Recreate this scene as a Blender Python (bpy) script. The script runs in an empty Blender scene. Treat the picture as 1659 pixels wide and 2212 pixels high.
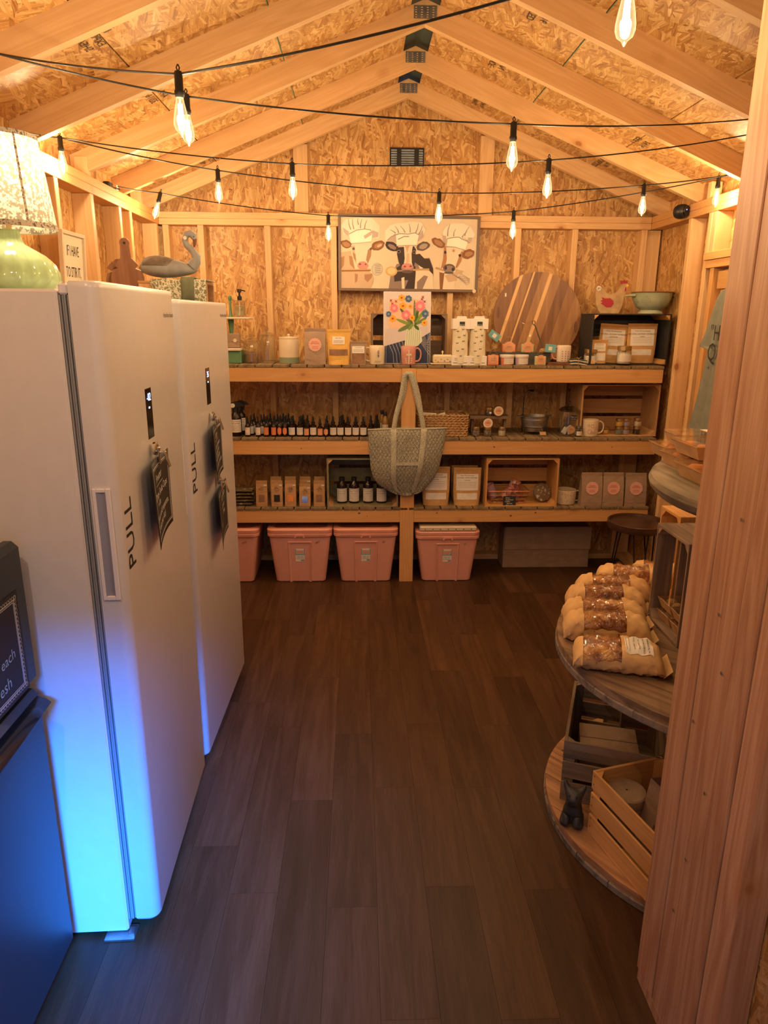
import bpy, math, random
from math import sin, cos, pi, radians, sqrt, hypot
from mathutils import Vector, Matrix

# ------------------------------------------------------------------ camera
SC = bpy.context.scene
COL = SC.collection
H = 1.69
FPX, PITCH, YAW, ROLL = 1514.4, 0.2727, 0.03663, 0.00679
_F = Vector((sin(YAW)*cos(PITCH), cos(YAW)*cos(PITCH), -sin(PITCH)))
_R = Vector((cos(YAW), -sin(YAW), 0)); _U = _R.cross(_F)
_R2 = _R*cos(ROLL)+_U*sin(ROLL); _U2 = -_R*sin(ROLL)+_U*cos(ROLL)
cam = bpy.data.cameras.new('camera'); camo = bpy.data.objects.new('camera', cam); COL.objects.link(camo)
mt = Matrix((_R2, _U2, -_F)).transposed().to_4x4(); mt.translation = (0, 0, H)
camo.matrix_world = mt
cam.sensor_fit = 'VERTICAL'; cam.sensor_height = 24.0; cam.lens = FPX/2212*24.0; cam.clip_start = .02
SC.camera = camo

# ------------------------------------------------------------------ exposure, sky, daylight at the doorway
SC.view_settings.view_transform = 'Standard'; SC.view_settings.look = 'None'
SC.view_settings.gamma = 1; SC.view_settings.use_curve_mapping = False
SC.view_settings.exposure = 0.78
SC.cycles.max_bounces = 7; SC.cycles.glossy_bounces = 3
BULB_W = 8.0          # watts of each string bulb
LAMP_W = 9.0
SKY = (0.42, 0.62, 1.0); SKY_S = 0.36
WARM = (1.0, 0.76, 0.48)
w = bpy.data.worlds.new('sky'); SC.world = w; w.use_nodes = True
w.node_tree.nodes['Background'].inputs[0].default_value = (*SKY, 1)
w.node_tree.nodes['Background'].inputs[1].default_value = SKY_S
def area(name, loc, to, sx, sy, col, W, spread=180):
    l = bpy.data.lights.new(name, 'AREA'); l.shape = 'RECTANGLE'; l.size = sx; l.size_y = sy; l.color = col; l.energy = W
    l.spread = radians(spread)
    o = bpy.data.objects.new(name, l); COL.objects.link(o); o.location = loc
    o.rotation_euler = (Vector(to)-Vector(loc)).to_track_quat('-Z', 'Y').to_euler(); return o
area('sky_light', (0.25, -2.3, 2.75), (-.72, 1.6, .06), .9, .4, (.01, .20, 1.0), 12.5, 19)

# ------------------------------------------------------------------ helpers
def ray(px, py):
    return _R2*((px-829.5)/FPX)-_U2*((py-1106)/FPX)+_F
def on(px, py, ax, v):
    d = ray(px, py); i = 'xyz'.index(ax); o = (0, 0, H); t = (v-o[i])/d[i]
    return Vector((d.x*t, d.y*t, H+d.z*t))
def far(px, py, t):
    d = ray(px, py); return Vector((d.x*t, d.y*t, H+d.z*t))
_TX = {}
def textgeo(s):
    if s in _TX: return _TX[s]
    cu = bpy.data.curves.new('t', 'FONT'); cu.body = s; cu.size = 1; cu.align_x = 'CENTER'; cu.resolution_u = 2
    o = bpy.data.objects.new('t', cu); COL.objects.link(o)
    dg = bpy.context.evaluated_depsgraph_get(); dg.update()
    me = bpy.data.meshes.new_from_object(o.evaluated_get(dg))
    V = [(v.co.x, v.co.y) for v in me.vertices]; F = [tuple(p.vertices) for p in me.polygons]
    bpy.data.objects.remove(o); bpy.data.curves.remove(cu); bpy.data.meshes.remove(me)
    _TX[s] = (V, F); return _TX[s]
class MB:
    def __init__(s): s.v = []; s.f = []; s.mi = []; s.m = 0
    def add(s, V, F):
        n = len(s.v); s.v += [tuple(p) for p in V]
        for f in F: s.f.append(tuple(i+n for i in f)); s.mi.append(s.m)
        return s
    def box(s, x0, x1, y0, y1, z0, z1, c=0.0):
        if x0 > x1: x0, x1 = x1, x0
        if y0 > y1: y0, y1 = y1, y0
        if z0 > z1: z0, z1 = z1, z0
        if c <= 0:
            V = [(x, y, z) for x in (x0, x1) for y in (y0, y1) for z in (z0, z1)]
            return s.add(V, [(0, 1, 3, 2), (4, 6, 7, 5), (0, 4, 5, 1), (2, 3, 7, 6), (0, 2, 6, 4), (1, 5, 7, 3)])
        c = min(c, (x1-x0)*.45, (y1-y0)*.45, (z1-z0)*.45)
        cx, cy, cz = (x0+x1)/2, (y0+y1)/2, (z0+z1)/2; hx, hy, hz = (x1-x0)/2, (y1-y0)/2, (z1-z0)/2
        V = []; ix = {}
        for a in (-1, 1):
            for b in (-1, 1):
                for d in (-1, 1):
                    for k, (ex, ey, ez) in enumerate(((0, c, c), (c, 0, c), (c, c, 0))):
                        ix[a, b, d, k] = len(V); V.append((cx+a*(hx-ex), cy+b*(hy-ey), cz+d*(hz-ez)))
        F = []
        def q(l, sg): F.append(tuple(l) if sg > 0 else tuple(reversed(l)))
        for a in (-1, 1):
            q([ix[a, -1, -1, 0], ix[a, 1, -1, 0], ix[a, 1, 1, 0], ix[a, -1, 1, 0]], a)
            q([ix[-1, a, -1, 1], ix[1, a, -1, 1], ix[1, a, 1, 1], ix[-1, a, 1, 1]], -a)
            q([ix[-1, -1, a, 2], ix[1, -1, a, 2], ix[1, 1, a, 2], ix[-1, 1, a, 2]], a)
            for b in (-1, 1):
                q([ix[a, b, -1, 0], ix[a, b, -1, 1], ix[a, b, 1, 1], ix[a, b, 1, 0]], a*b)
                q([ix[a, -1, b, 0], ix[a, 1, b, 0], ix[a, 1, b, 2], ix[a, -1, b, 2]], a*b)
                q([ix[-1, a, b, 1], ix[-1, a, b, 2], ix[1, a, b, 2], ix[1, a, b, 1]], -a*b)
                for d in (-1, 1): q([ix[a, b, d, 0], ix[a, b, d, 1], ix[a, b, d, 2]], a*b*d)
        return s.add(V, F)
    def lathe(s, prof, n=20, cx=0, cy=0, cap0=True, cap1=True, sx=1, sy=1):
        V = []; F = []; m = len(prof)
        for r, z in prof:
            for i in range(n):
                a = 2*pi*i/n; V.append((cx+r*cos(a)*sx, cy+r*sin(a)*sy, z))
        for j in range(m-1):
            for i in range(n):
                k = (i+1) % n; F.append((j*n+i, j*n+k, (j+1)*n+k, (j+1)*n+i))
        if cap0: F.append(tuple(reversed(range(n))))
        if cap1: F.append(tuple((m-1)*n+i for i in range(n)))
        return s.add(V, F)
    def tube(s, pts, r, n=8, cap=True):
        P = [Vector(p) for p in pts]; V = []; F = []; up = None; m = len(P)
        for i, p in enumerate(P):
            t = (P[min(i+1, m-1)]-P[max(i-1, 0)])
            t = t.normalized() if t.length > 1e-9 else Vector((0, 0, 1))
            if up is None: up = Vector((0, 0, 1)) if abs(t.z) < .9 else Vector((1, 0, 0))
            a = t.cross(up); a = a.normalized() if a.length > 1e-6 else Vector((1, 0, 0))
            b = a.cross(t).normalized(); up = b
            rr = r[i] if isinstance(r, (list, tuple)) else r
            for k in range(n): V.append(p+a*(rr*cos(2*pi*k/n))+b*(rr*sin(2*pi*k/n)))
        for i in range(m-1):
            for k in range(n):
                l = (k+1) % n; F.append((i*n+k, i*n+l, (i+1)*n+l, (i+1)*n+k))
        if cap: F.append(tuple(reversed(range(n)))); F.append(tuple((m-1)*n+k for k in range(n)))
        return s.add(V, F)
    def prism(s, poly, d0, d1, ax='y'):
        def mk(u, v, d): return (u, d, v) if ax == 'y' else ((d, u, v) if ax == 'x' else (u, v, d))
        n = len(poly); V = [mk(u, v, d0) for u, v in poly]+[mk(u, v, d1) for u, v in poly]
        F = [tuple(range(n)), tuple(reversed(range(n, 2*n)))]
        for i in range(n): j = (i+1) % n; F.append((i, i+n, j+n, j))
        return s.add(V, F)
    def grid(s, nu, nv, fn, wrap=False):
        V = [fn(i/(nu if wrap else nu-1), j/(nv-1)) for j in range(nv) for i in range(nu)]; F = []
        for j in range(nv-1):
            for i in range(nu if wrap else nu-1):
                k = (i+1) % nu; F.append((j*nu+i, j*nu+k, (j+1)*nu+k, (j+1)*nu+i))
        return s.add(V, F)
    def text(s, t, size, fn, align=0):
        V, F = textgeo(t)
        if not V: return s
        w_ = max(v[0] for v in V)-min(v[0] for v in V); dx = w_/2*-align
        return s.add([fn((u+dx)*size, v*size) for u, v in V], F)
    def poly(s, pts, fn):
        return s.add([fn(u, v) for u, v in pts], [tuple(range(len(pts)))])
def mesh_of(mb, mats, smooth=True, ang=35):
    me = bpy.data.meshes.new('m'); me.from_pydata(mb.v, [], mb.f)
    for m in (mats if isinstance(mats, (list, tuple)) else [mats]): me.materials.append(m)
    me.polygons.foreach_set('material_index', mb.mi)
    if smooth:
        me.polygons.foreach_set('use_smooth', [True]*len(me.polygons)); me.set_sharp_from_angle(angle=radians(ang))
    me.update(); return me
def obj(name, mb, mats, parent=None, loc=(0, 0, 0), rot=(0, 0, 0), fix=False, **k):
    me = mesh_of(mb, mats, **k)
    if fix:
        import bmesh
        b = bmesh.new(); b.from_mesh(me); bmesh.ops.recalc_face_normals(b, faces=b.faces); b.to_mesh(me); b.free()
    me.name = name
    o = bpy.data.objects.new(name, me); COL.objects.link(o); o.location = loc; o.rotation_euler = rot
    if parent: o.parent = parent
    return o
def tag(o, label=None, cat=None, group=None, kind=None):
    if label: o['label'] = label
    if cat: o['category'] = cat
    if group: o['group'] = group
    if kind: o['kind'] = kind
    return o
def thing(name, label, cat, loc=(0, 0, 0), rz=0, group=None, rot=None):
    o = bpy.data.objects.new(name, None); COL.objects.link(o); o.empty_display_size = .05
    o.location = loc; o.rotation_euler = rot if rot else (0, 0, rz)
    return tag(o, label, cat, group)
def copy_tree(o, loc, rz=None, label=None, group=None):
    c = o.copy(); COL.objects.link(c); c.location = loc
    if rz is not None: c.rotation_euler = (0, 0, rz)
    if label: c['label'] = label
    if group: c['group'] = group
    for ch in list(o.children):
        d = ch.copy(); COL.objects.link(d); d.parent = c
        for g in list(ch.children):
            e = g.copy(); COL.objects.link(e); e.parent = d
    return c

# ------------------------------------------------------------------ materials
class NT:
    def __init__(s, name):
        s.m = bpy.data.materials.new(name); s.m.use_nodes = True; s.t = s.m.node_tree
        s.b = s.t.nodes['Principled BSDF']; s.out = s.t.nodes['Material Output']
    def n(s, ty, props=None, **ins):
        x = s.t.nodes.new('ShaderNode'+ty)
        for k, v in (props or {}).items(): setattr(x, k, v)
        for k, v in ins.items(): s.set(x, k, v)
        return x
    def set(s, x, k, v):
        i = x.inputs[int(k[1:])] if (k[0] == 'i' and k[1:].isdigit()) else x.inputs[k.replace('_', ' ')]
        if isinstance(v, bpy.types.NodeSocket): s.t.links.new(v, i)
        elif isinstance(v, (tuple, list)) and len(v) == 3 and i.type == 'RGBA': i.default_value = (*v, 1)
        else: i.default_value = v
    def link(s, a, b): s.t.links.new(a, b)
    def math(s, op, a, b=0.0, c=None):
        x = s.n('Math', {'operation': op}, i0=a, i1=b)
        if c is not None: s.set(x, 'i2', c)
        return x.outputs[0]
    def mix(s, f, a, b, bt='MIX'):
        x = s.n('Mix', {'data_type': 'RGBA', 'blend_type': bt}); s.set(x, 'i0', f)
        for i, v in ((6, a), (7, b)):
            if isinstance(v, bpy.types.NodeSocket): s.link(v, x.inputs[i])
            else: x.inputs[i].default_value = (*v, 1)
        return x.outputs[2]
    def ramp(s, f, stops):
        x = s.n('ValToRGB'); s.set(x, 'i0', f); e = x.color_ramp.elements
        while len(e) < len(stops): e.new(.5)
        for k, (p, c) in zip(e, stops): k.position = p; k.color = (*c, 1) if len(c) == 3 else c
        return x.outputs[0]
    def mr(s, v, a, b, c=0.0, d=1.0):
        return s.n('MapRange', None, i0=v, i1=a, i2=b, i3=c, i4=d).outputs[0]
    def coords(s, scale=(1, 1, 1), rnd=True, rot=(0, 0, 0)):
        tc = s.n('TexCoord').outputs['Object']
        if rnd:
            oi = s.n('ObjectInfo'); k = s.math('MULTIPLY', oi.outputs['Random'], 37.0)
            tc = s.n('VectorMath', {'operation': 'ADD'}, i0=tc, i1=k).outputs[0]
        return s.n('Mapping', None, Vector=tc, Scale=scale, Rotation=rot).outputs[0]
    def bump(s, h, st=.3, d=.002):
        x = s.n('Bump', None, Strength=st, Distance=d, Height=h); s.link(x.outputs[0], s.b.inputs['Normal'])
def plain(name, col, rough=.5, metal=0.0, noise=0.0, spec=None, bump=0, sub=0):
    t = NT(name); t.b.inputs['Roughness'].default_value = rough; t.b.inputs['Metallic'].default_value = metal
    if spec is not None: t.b.inputs['Specular IOR Level'].default_value = spec
    c2 = t.coords((1, 1, 1)); nz = t.n('TexNoise', None, Vector=c2, Scale=24.0, Detail=3.0).outputs[0]
    k = t.mr(nz, .3, .7, 1-noise-.02, 1+noise+.02)
    c = t.mix(1.0, col, t.n('CombineColor', None, i0=k, i1=k, i2=k).outputs[0], 'MULTIPLY')
    t.link(c, t.b.inputs['Base Color'])
    if bump: t.bump(nz, bump, .002)
    return t.m
def pine(name, ax, c1=(.78, .52, .27), c2=(.66, .40, .18), rough=.55, knots=True, age=0.0):
    t = NT(name); i = 'xyz'.index(ax)
    sc = [9, 9, 9]; sc[i] = .7; v = t.coords(tuple(sc))
    nz = t.n('TexNoise', None, Vector=v, Scale=1.0, Detail=2.0, Distortion=.6).outputs[0]
    rings = t.math('FRACT', t.math('MULTIPLY', nz, 9.0)); rings = t.math('ABSOLUTE', t.math('SUBTRACT', rings, .5))
    sc2 = [160, 160, 160]; sc2[i] = 5; fine = t.n('TexNoise', None, Vector=t.coords(tuple(sc2)), Scale=1.0, Detail=2.0).outputs[0]
    f = t.math('ADD', t.math('MULTIPLY', rings, 1.1), t.math('MULTIPLY', t.math('SUBTRACT', fine, .5), 1.0))
    c = t.mix(f, c2, c1)
    br = t.n('ObjectInfo').outputs['Random']; k = t.mr(br, 0, 1, .88, 1.1)
    c = t.mix(1.0, c, t.n('CombineColor', None, i0=k, i1=k, i2=k).outputs[0], 'MULTIPLY')
    if knots:
        s3 = [5, 5, 5]; s3[i] = 3.2
        vo = t.n('TexVoronoi', None, Vector=t.coords(tuple(s3)), Scale=1.0).outputs['Distance']
        c = t.mix(t.mr(vo, .075, .05), c, (.24, .085, .03))
        c = t.mix(t.mr(vo, .17, .07, 0, .55), c, (.50, .22, .07))
    if age:
        an = t.n('TexNoise', None, Vector=t.coords((3, 3, 3)), Scale=2.0, Detail=4.0).outputs[0]
        c = t.mix(t.mr(an, .35, .65, 0, age), c, (.18, .14, .11))
    t.link(c, t.b.inputs['Base Color']); t.b.inputs['Roughness'].default_value = rough
    t.bump(t.math('ADD', fine, t.math('MULTIPLY', rings, .3)), .15, .001)
    return t.m
def osb(name, plane, dark=1.0):
    t = NT(name); tc = t.n('TexCoord').outputs['Object']
    oi = t.n('ObjectInfo'); k = t.math('MULTIPLY', oi.outputs['Random'], 11.0)
    sp = t.n('SeparateXYZ', None, Vector=tc).outputs
    a, b = {'xz': (0, 2), 'yz': (1, 2), 'xy': (0, 1)}[plane]
    v = t.n('CombineXYZ', None, X=t.math('ADD', sp[a], k), Y=t.math('ADD', sp[b], k)).outputs[0]
    wn = t.n('TexNoise', {'noise_dimensions': '2D'}, Vector=v, Scale=6.0, Detail=2.0).outputs['Color']
    wv = t.n('VectorMath', {'operation': 'SCALE'}, i0=wn, Scale=.022).outputs[0]
    v = t.n('VectorMath', {'operation': 'ADD'}, i0=v, i1=wv).outputs[0]
    c = None; hh = None
    for n, (ang, sx, sy, th) in enumerate([(10, 8, 34, 0), (62, 8, 42, .3), (-38, 9, 50, .36), (105, 8, 40, .42), (28, 11, 62, .48), (-70, 9, 46, .52), (85, 13, 75, .6)]):
        m = t.n('Mapping', None, Vector=v, Rotation=(0, 0, radians(ang))).outputs[0]; m = t.n('Mapping', None, Vector=m, Scale=(sx, sy, 1), Location=(n*3.3, n*1.7, 0)).outputs[0]
        vo = t.n('TexVoronoi', {'voronoi_dimensions': '2D', 'feature': 'F1', 'distance': 'CHEBYCHEV'}, Vector=m, Scale=1.0, Randomness=.9)
        vc = t.n('SeparateColor', None, Color=vo.outputs['Color']).outputs
        m2 = t.n('Mapping', None, Vector=m, Scale=(.7, 4, 1)).outputs[0]
        fb = t.n('TexNoise', {'noise_dimensions': '2D'}, Vector=m2, Scale=1.0, Detail=1.0).outputs[0]
        g = t.math('ADD', t.math('MULTIPLY', vc[1], .52), t.math('MULTIPLY', fb, .62))
        col = t.ramp(g, [(0.12, (.17*dark, .066*dark, .018*dark)), (.34, (.42*dark, .195*dark, .055*dark)), (.6, (.57*dark, .315*dark, .10*dark)), (1.0, (.82*dark, .56*dark, .27*dark))])
        if c is None: c = col; hh = vc[1]
        else:
            msk = t.math('GREATER_THAN', vc[0], th)
            edge = t.math('LESS_THAN', vo.outputs['Distance'], .46)
            msk = t.math('MULTIPLY', msk, edge)
            c = t.mix(msk, c, col); hh = t.math('ADD', t.math('MULTIPLY', hh, t.math('SUBTRACT', 1.0, msk)), t.math('MULTIPLY', msk, vc[1]))
    sm = t.n('TexNoise', None, Vector=tc, Scale=5.0, Detail=3.0).outputs[0]; kk = t.mr(sm, .3, .7, .9, 1.1)
    c = t.mix(1.0, c, t.n('CombineColor', None, i0=kk, i1=kk, i2=kk).outputs[0], 'MULTIPLY')
    t.link(c, t.b.inputs['Base Color']); t.b.inputs['Roughness'].default_value = .5
    t.bump(hh, .35, .0015); return t.m
def glassy(name, tint=(1, 1, 1), op=.1, rough=.03):
    t = NT(name); tr = t.n('BsdfTransparent', None, Color=tint); gl = t.n('BsdfGlossy', None, Roughness=rough, Color=(1, 1, 1))
    lw = t.n('LayerWeight', None, Blend=.25); f = t.mr(lw.outputs['Facing'], 0, 1, op*.4, min(1, op*3+.25))
    ms = t.n('MixShader', None, i0=f, i1=tr.outputs[0], i2=gl.outputs[0]); t.link(ms.outputs[0], t.out.inputs[0]); return t.m
def emis(name, col, st):
    t = NT(name); e = t.n('Emission', None, Color=col, Strength=st); t.link(e.outputs[0], t.out.inputs[0]); return t.m
def floorwood():
    t = NT('floor_planks'); oi = t.n('ObjectInfo').outputs['Random']
    v = t.coords((22, 1.6, 1)); nz = t.n('TexNoise', None, Vector=v, Scale=1.0, Detail=5.0, Distortion=1.2).outputs[0]
    fine = t.n('TexNoise', None, Vector=t.coords((260, 14, 1)), Scale=1.0, Detail=2.0).outputs[0]
    big = t.n('TexNoise', None, Vector=t.coords((3, 1.5, 1)), Scale=1.5, Detail=2.0).outputs[0]
    f = t.math('ADD', t.math('MULTIPLY', nz, .8), t.math('ADD', t.math('MULTIPLY', fine, .35), t.math('MULTIPLY', big, .35)))
    c = t.ramp(f, [(.45, (.042, .0175, .007)), (.72, (.070, .031, .013)), (.98, (.104, .049, .022))])
    k = t.mr(oi, 0, 1, .72, 1.18)
    c = t.mix(1.0, c, t.n('CombineColor', None, i0=k, i1=k, i2=t.math('MULTIPLY', k, .98)).outputs[0], 'MULTIPLY')
    t.link(c, t.b.inputs['Base Color']); t.b.inputs['Roughness'].default_value = .42
    t.b.inputs['Specular IOR Level'].default_value = .25
    t.bump(fine, .25, .001); return t.m
def weathered(name, ax, c1=(.27, .195, .125), c2=(.10, .068, .042)):
    t = NT(name); i = 'xyz'.index(ax); sc = [30, 30, 30]; sc[i] = 2.0
    nz = t.n('TexNoise', None, Vector=t.coords(tuple(sc)), Scale=1.0, Detail=5.0, Distortion=.8).outputs[0]
    bg = t.n('TexNoise', None, Vector=t.coords((5, 5, 5)), Scale=1.0, Detail=3.0).outputs[0]
    f = t.math('ADD', t.math('MULTIPLY', nz, .8), t.math('MULTIPLY', bg, .3))
    c = t.ramp(f, [(.38, c2), (.62, c1), (.85, tuple(min(1, x*1.25) for x in c1))])
    t.link(c, t.b.inputs['Base Color']); t.b.inputs['Roughness'].default_value = .75; t.bump(nz, .5, .003); return t.m
def kraftmat(name, col=(.47, .29, .14), rough=.75):
    t = NT(name); nz = t.n('TexNoise', None, Vector=t.coords((1, 1, 1)), Scale=18.0, Detail=5.0).outputs[0]
    big = t.n('TexVoronoi', {'feature': 'DISTANCE_TO_EDGE'}, Vector=t.coords((1, 1, 1.4)), Scale=11.0).outputs['Distance']
    k = t.mr(nz, .3, .7, .9, 1.08)
    c = t.mix(1.0, col, t.n('CombineColor', None, i0=k, i1=k, i2=k).outputs[0], 'MULTIPLY'); t.link(c, t.b.inputs['Base Color'])
    t.b.inputs['Roughness'].default_value = rough
    t.bump(t.math('ADD', t.math('MULTIPLY', nz, .5), t.mr(big, 0, .25)), .35, .004); return t.m
def quiltmat():
    t = NT('quilted_cotton'); tc = t.coords((1, 1, 1), rnd=False); s = t.n('SeparateXYZ', None, Vector=tc).outputs
    u = t.math('MULTIPLY', t.math('ADD', s[0], t.math('MULTIPLY', s[2], .62)), 44); v = t.math('MULTIPLY', t.math('SUBTRACT', s[0], t.math('MULTIPLY', s[2], .62)), 44)
    su = t.math('ABSOLUTE', t.math('SUBTRACT', t.math('FRACT', u), .5)); sv = t.math('ABSOLUTE', t.math('SUBTRACT', t.math('FRACT', v), .5))
    e = t.math('MAXIMUM', su, sv); q = t.mr(e, .5, .33, 0, 1)
    fl = t.n('TexVoronoi', None, Vector=tc, Scale=240.0).outputs['Distance']
    nz = t.n('TexNoise', None, Vector=tc, Scale=260.0, Detail=1.0).outputs[0]
    c = t.mix(t.mr(nz, .42, .58), (.19, .18, .13), (.47, .45, .36)); c = t.mix(t.mr(q, 0, .5, .45, 0), c, (.10, .10, .065))
    t.link(c, t.b.inputs['Base Color']); t.b.inputs['Roughness'].default_value = .9; t.bump(q, .7, .004); return t.m
def webmat():
    t = NT('woven_strap'); tc = t.coords((1, 1, 1), rnd=False)
    wv = t.n('TexNoise', None, Vector=tc, Scale=320.0, Detail=1.0).outputs[0]
    t.link(t.mix(t.mr(wv, .4, .6), (.25, .24, .17), (.55, .53, .42)), t.b.inputs['Base Color']); t.b.inputs['Roughness'].default_value = .9; t.bump(wv, .4, .001); return t.m
def floral(name, base, ink, sc=45.0, th=.28, gate=(.42, .5)):
    t = NT(name); tc = t.coords((1, 1, 1)); wn = t.n('TexNoise', None, Vector=tc, Scale=sc*.6, Detail=2.0).outputs['Color']
    v = t.n('VectorMath', {'operation': 'ADD'}, i0=tc, i1=t.n('VectorMath', {'operation': 'SCALE'}, i0=wn, Scale=.9/sc).outputs[0]).outputs[0]
    d = t.n('TexVoronoi', {'feature': 'DISTANCE_TO_EDGE'}, Vector=v, Scale=sc).outputs['Distance']
    d2 = t.n('TexNoise', None, Vector=v, Scale=sc*2.2, Detail=1.0).outputs[0]
    f = t.math('MULTIPLY', t.mr(d, th*.4, th, 0, 1), t.mr(d2, gate[0], gate[1], 0, 1))
    t.link(t.mix(f, ink, base), t.b.inputs['Base Color']); t.b.inputs['Roughness'].default_value = .85; return t.m
def breadmat():
    t = NT('bread_crust'); tc = t.coords((1, 1, 1)); n = t.n('TexNoise', None, Vector=tc, Scale=16.0, Detail=6.0, Distortion=.7).outputs[0]
    c = t.ramp(n, [(.32, (.09, .028, .010)), (.5, (.30, .105, .028)), (.68, (.62, .33, .11))])
    t.link(c, t.b.inputs['Base Color']); t.b.inputs['Roughness'].default_value = .22
    nn = t.n('TexNoise', None, Vector=tc, Scale=26.0, Detail=3.0, Distortion=2.0).outputs[0]; t.bump(nn, .7, .012); return t.m
def boardmat():
    t = NT('acacia'); tc = t.n('TexCoord').outputs['Object']; s = t.n('SeparateXYZ', None, Vector=tc).outputs
    nz = t.n('TexNoise', None, Vector=t.coords((26, 1, 1.6), rnd=False), Scale=1.0, Detail=4.0, Distortion=1.0).outputs[0]
    x = t.math('SUBTRACT', s[0], t.math('MULTIPLY', t.math('SUBTRACT', s[2], .285), .32)); st = t.math('FLOOR', t.math('MULTIPLY', x, 15))
    wh = t.n('TexWhiteNoise', {'noise_dimensions': '1D'}, W=t.math('ADD', st, 3.0)).outputs['Value']
    c = t.ramp(t.math('ADD', t.math('MULTIPLY', nz, .6), t.math('MULTIPLY', wh, .4)), [(.2, (.13, .05, .02)), (.5, (.27, .125, .05)), (.8, (.42, .22, .09))])
    for p, hw in ((-.195, .009), (-.118, .004), (-.006, .010)):
        d = t.math('ABSOLUTE', t.math('SUBTRACT', x, p)); c = t.mix(t.mr(d, hw+.003, hw), c, (.72, .44, .18))
    t.link(c, t.b.inputs['Base Color']); t.b.inputs['Roughness'].default_value = .4; return t.m
def wickermat():
    t = NT('water_hyacinth'); tc = t.coords((1, 1, 1)); n = t.n('TexNoise', None, Vector=tc, Scale=70.0, Detail=3.0).outputs[0]
    t.link(t.ramp(n, [(.3, (.22, .11, .04)), (.6, (.52, .30, .12))]), t.b.inputs['Base Color']); t.b.inputs['Roughness'].default_value = .6; return t.m
def brushed(name, col, rough=.35, noise=.12):
    return plain(name, col, rough, 1.0, noise)
P = {a: pine('pine_'+a, a) for a in 'xyz'}
PO = {a: pine('beam_pine_'+a, a, (.76, .43, .165), (.66, .34, .115)) for a in 'xyz'}
PF = pine('fir_post', 'z', (.66, .40, .24), (.42, .20, .10), .45)
CR = {a: pine('crate_pine_'+a, a, (.60, .36, .17), (.48, .26, .11), .7) for a in 'xyz'}
CRN = {a: pine('new_crate_'+a, a, (.72, .40, .14), (.60, .30, .09), .6) for a in 'xyz'}
CRD = {a: weathered('grey_crate_'+a, a) for a in 'xyz'}
CRB = {a: pine('aged_crate_'+a, a, (.30, .17, .09), (.20, .11, .055), .7, age=.6) for a in 'xyz'}
BLK = {a: plain('black_paint_'+a, (.02, .018, .018), .6) for a in 'xyz'}
OSBM = {p: osb('osb_'+p, p) for p in ('xz', 'yz', 'xy')}
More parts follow.
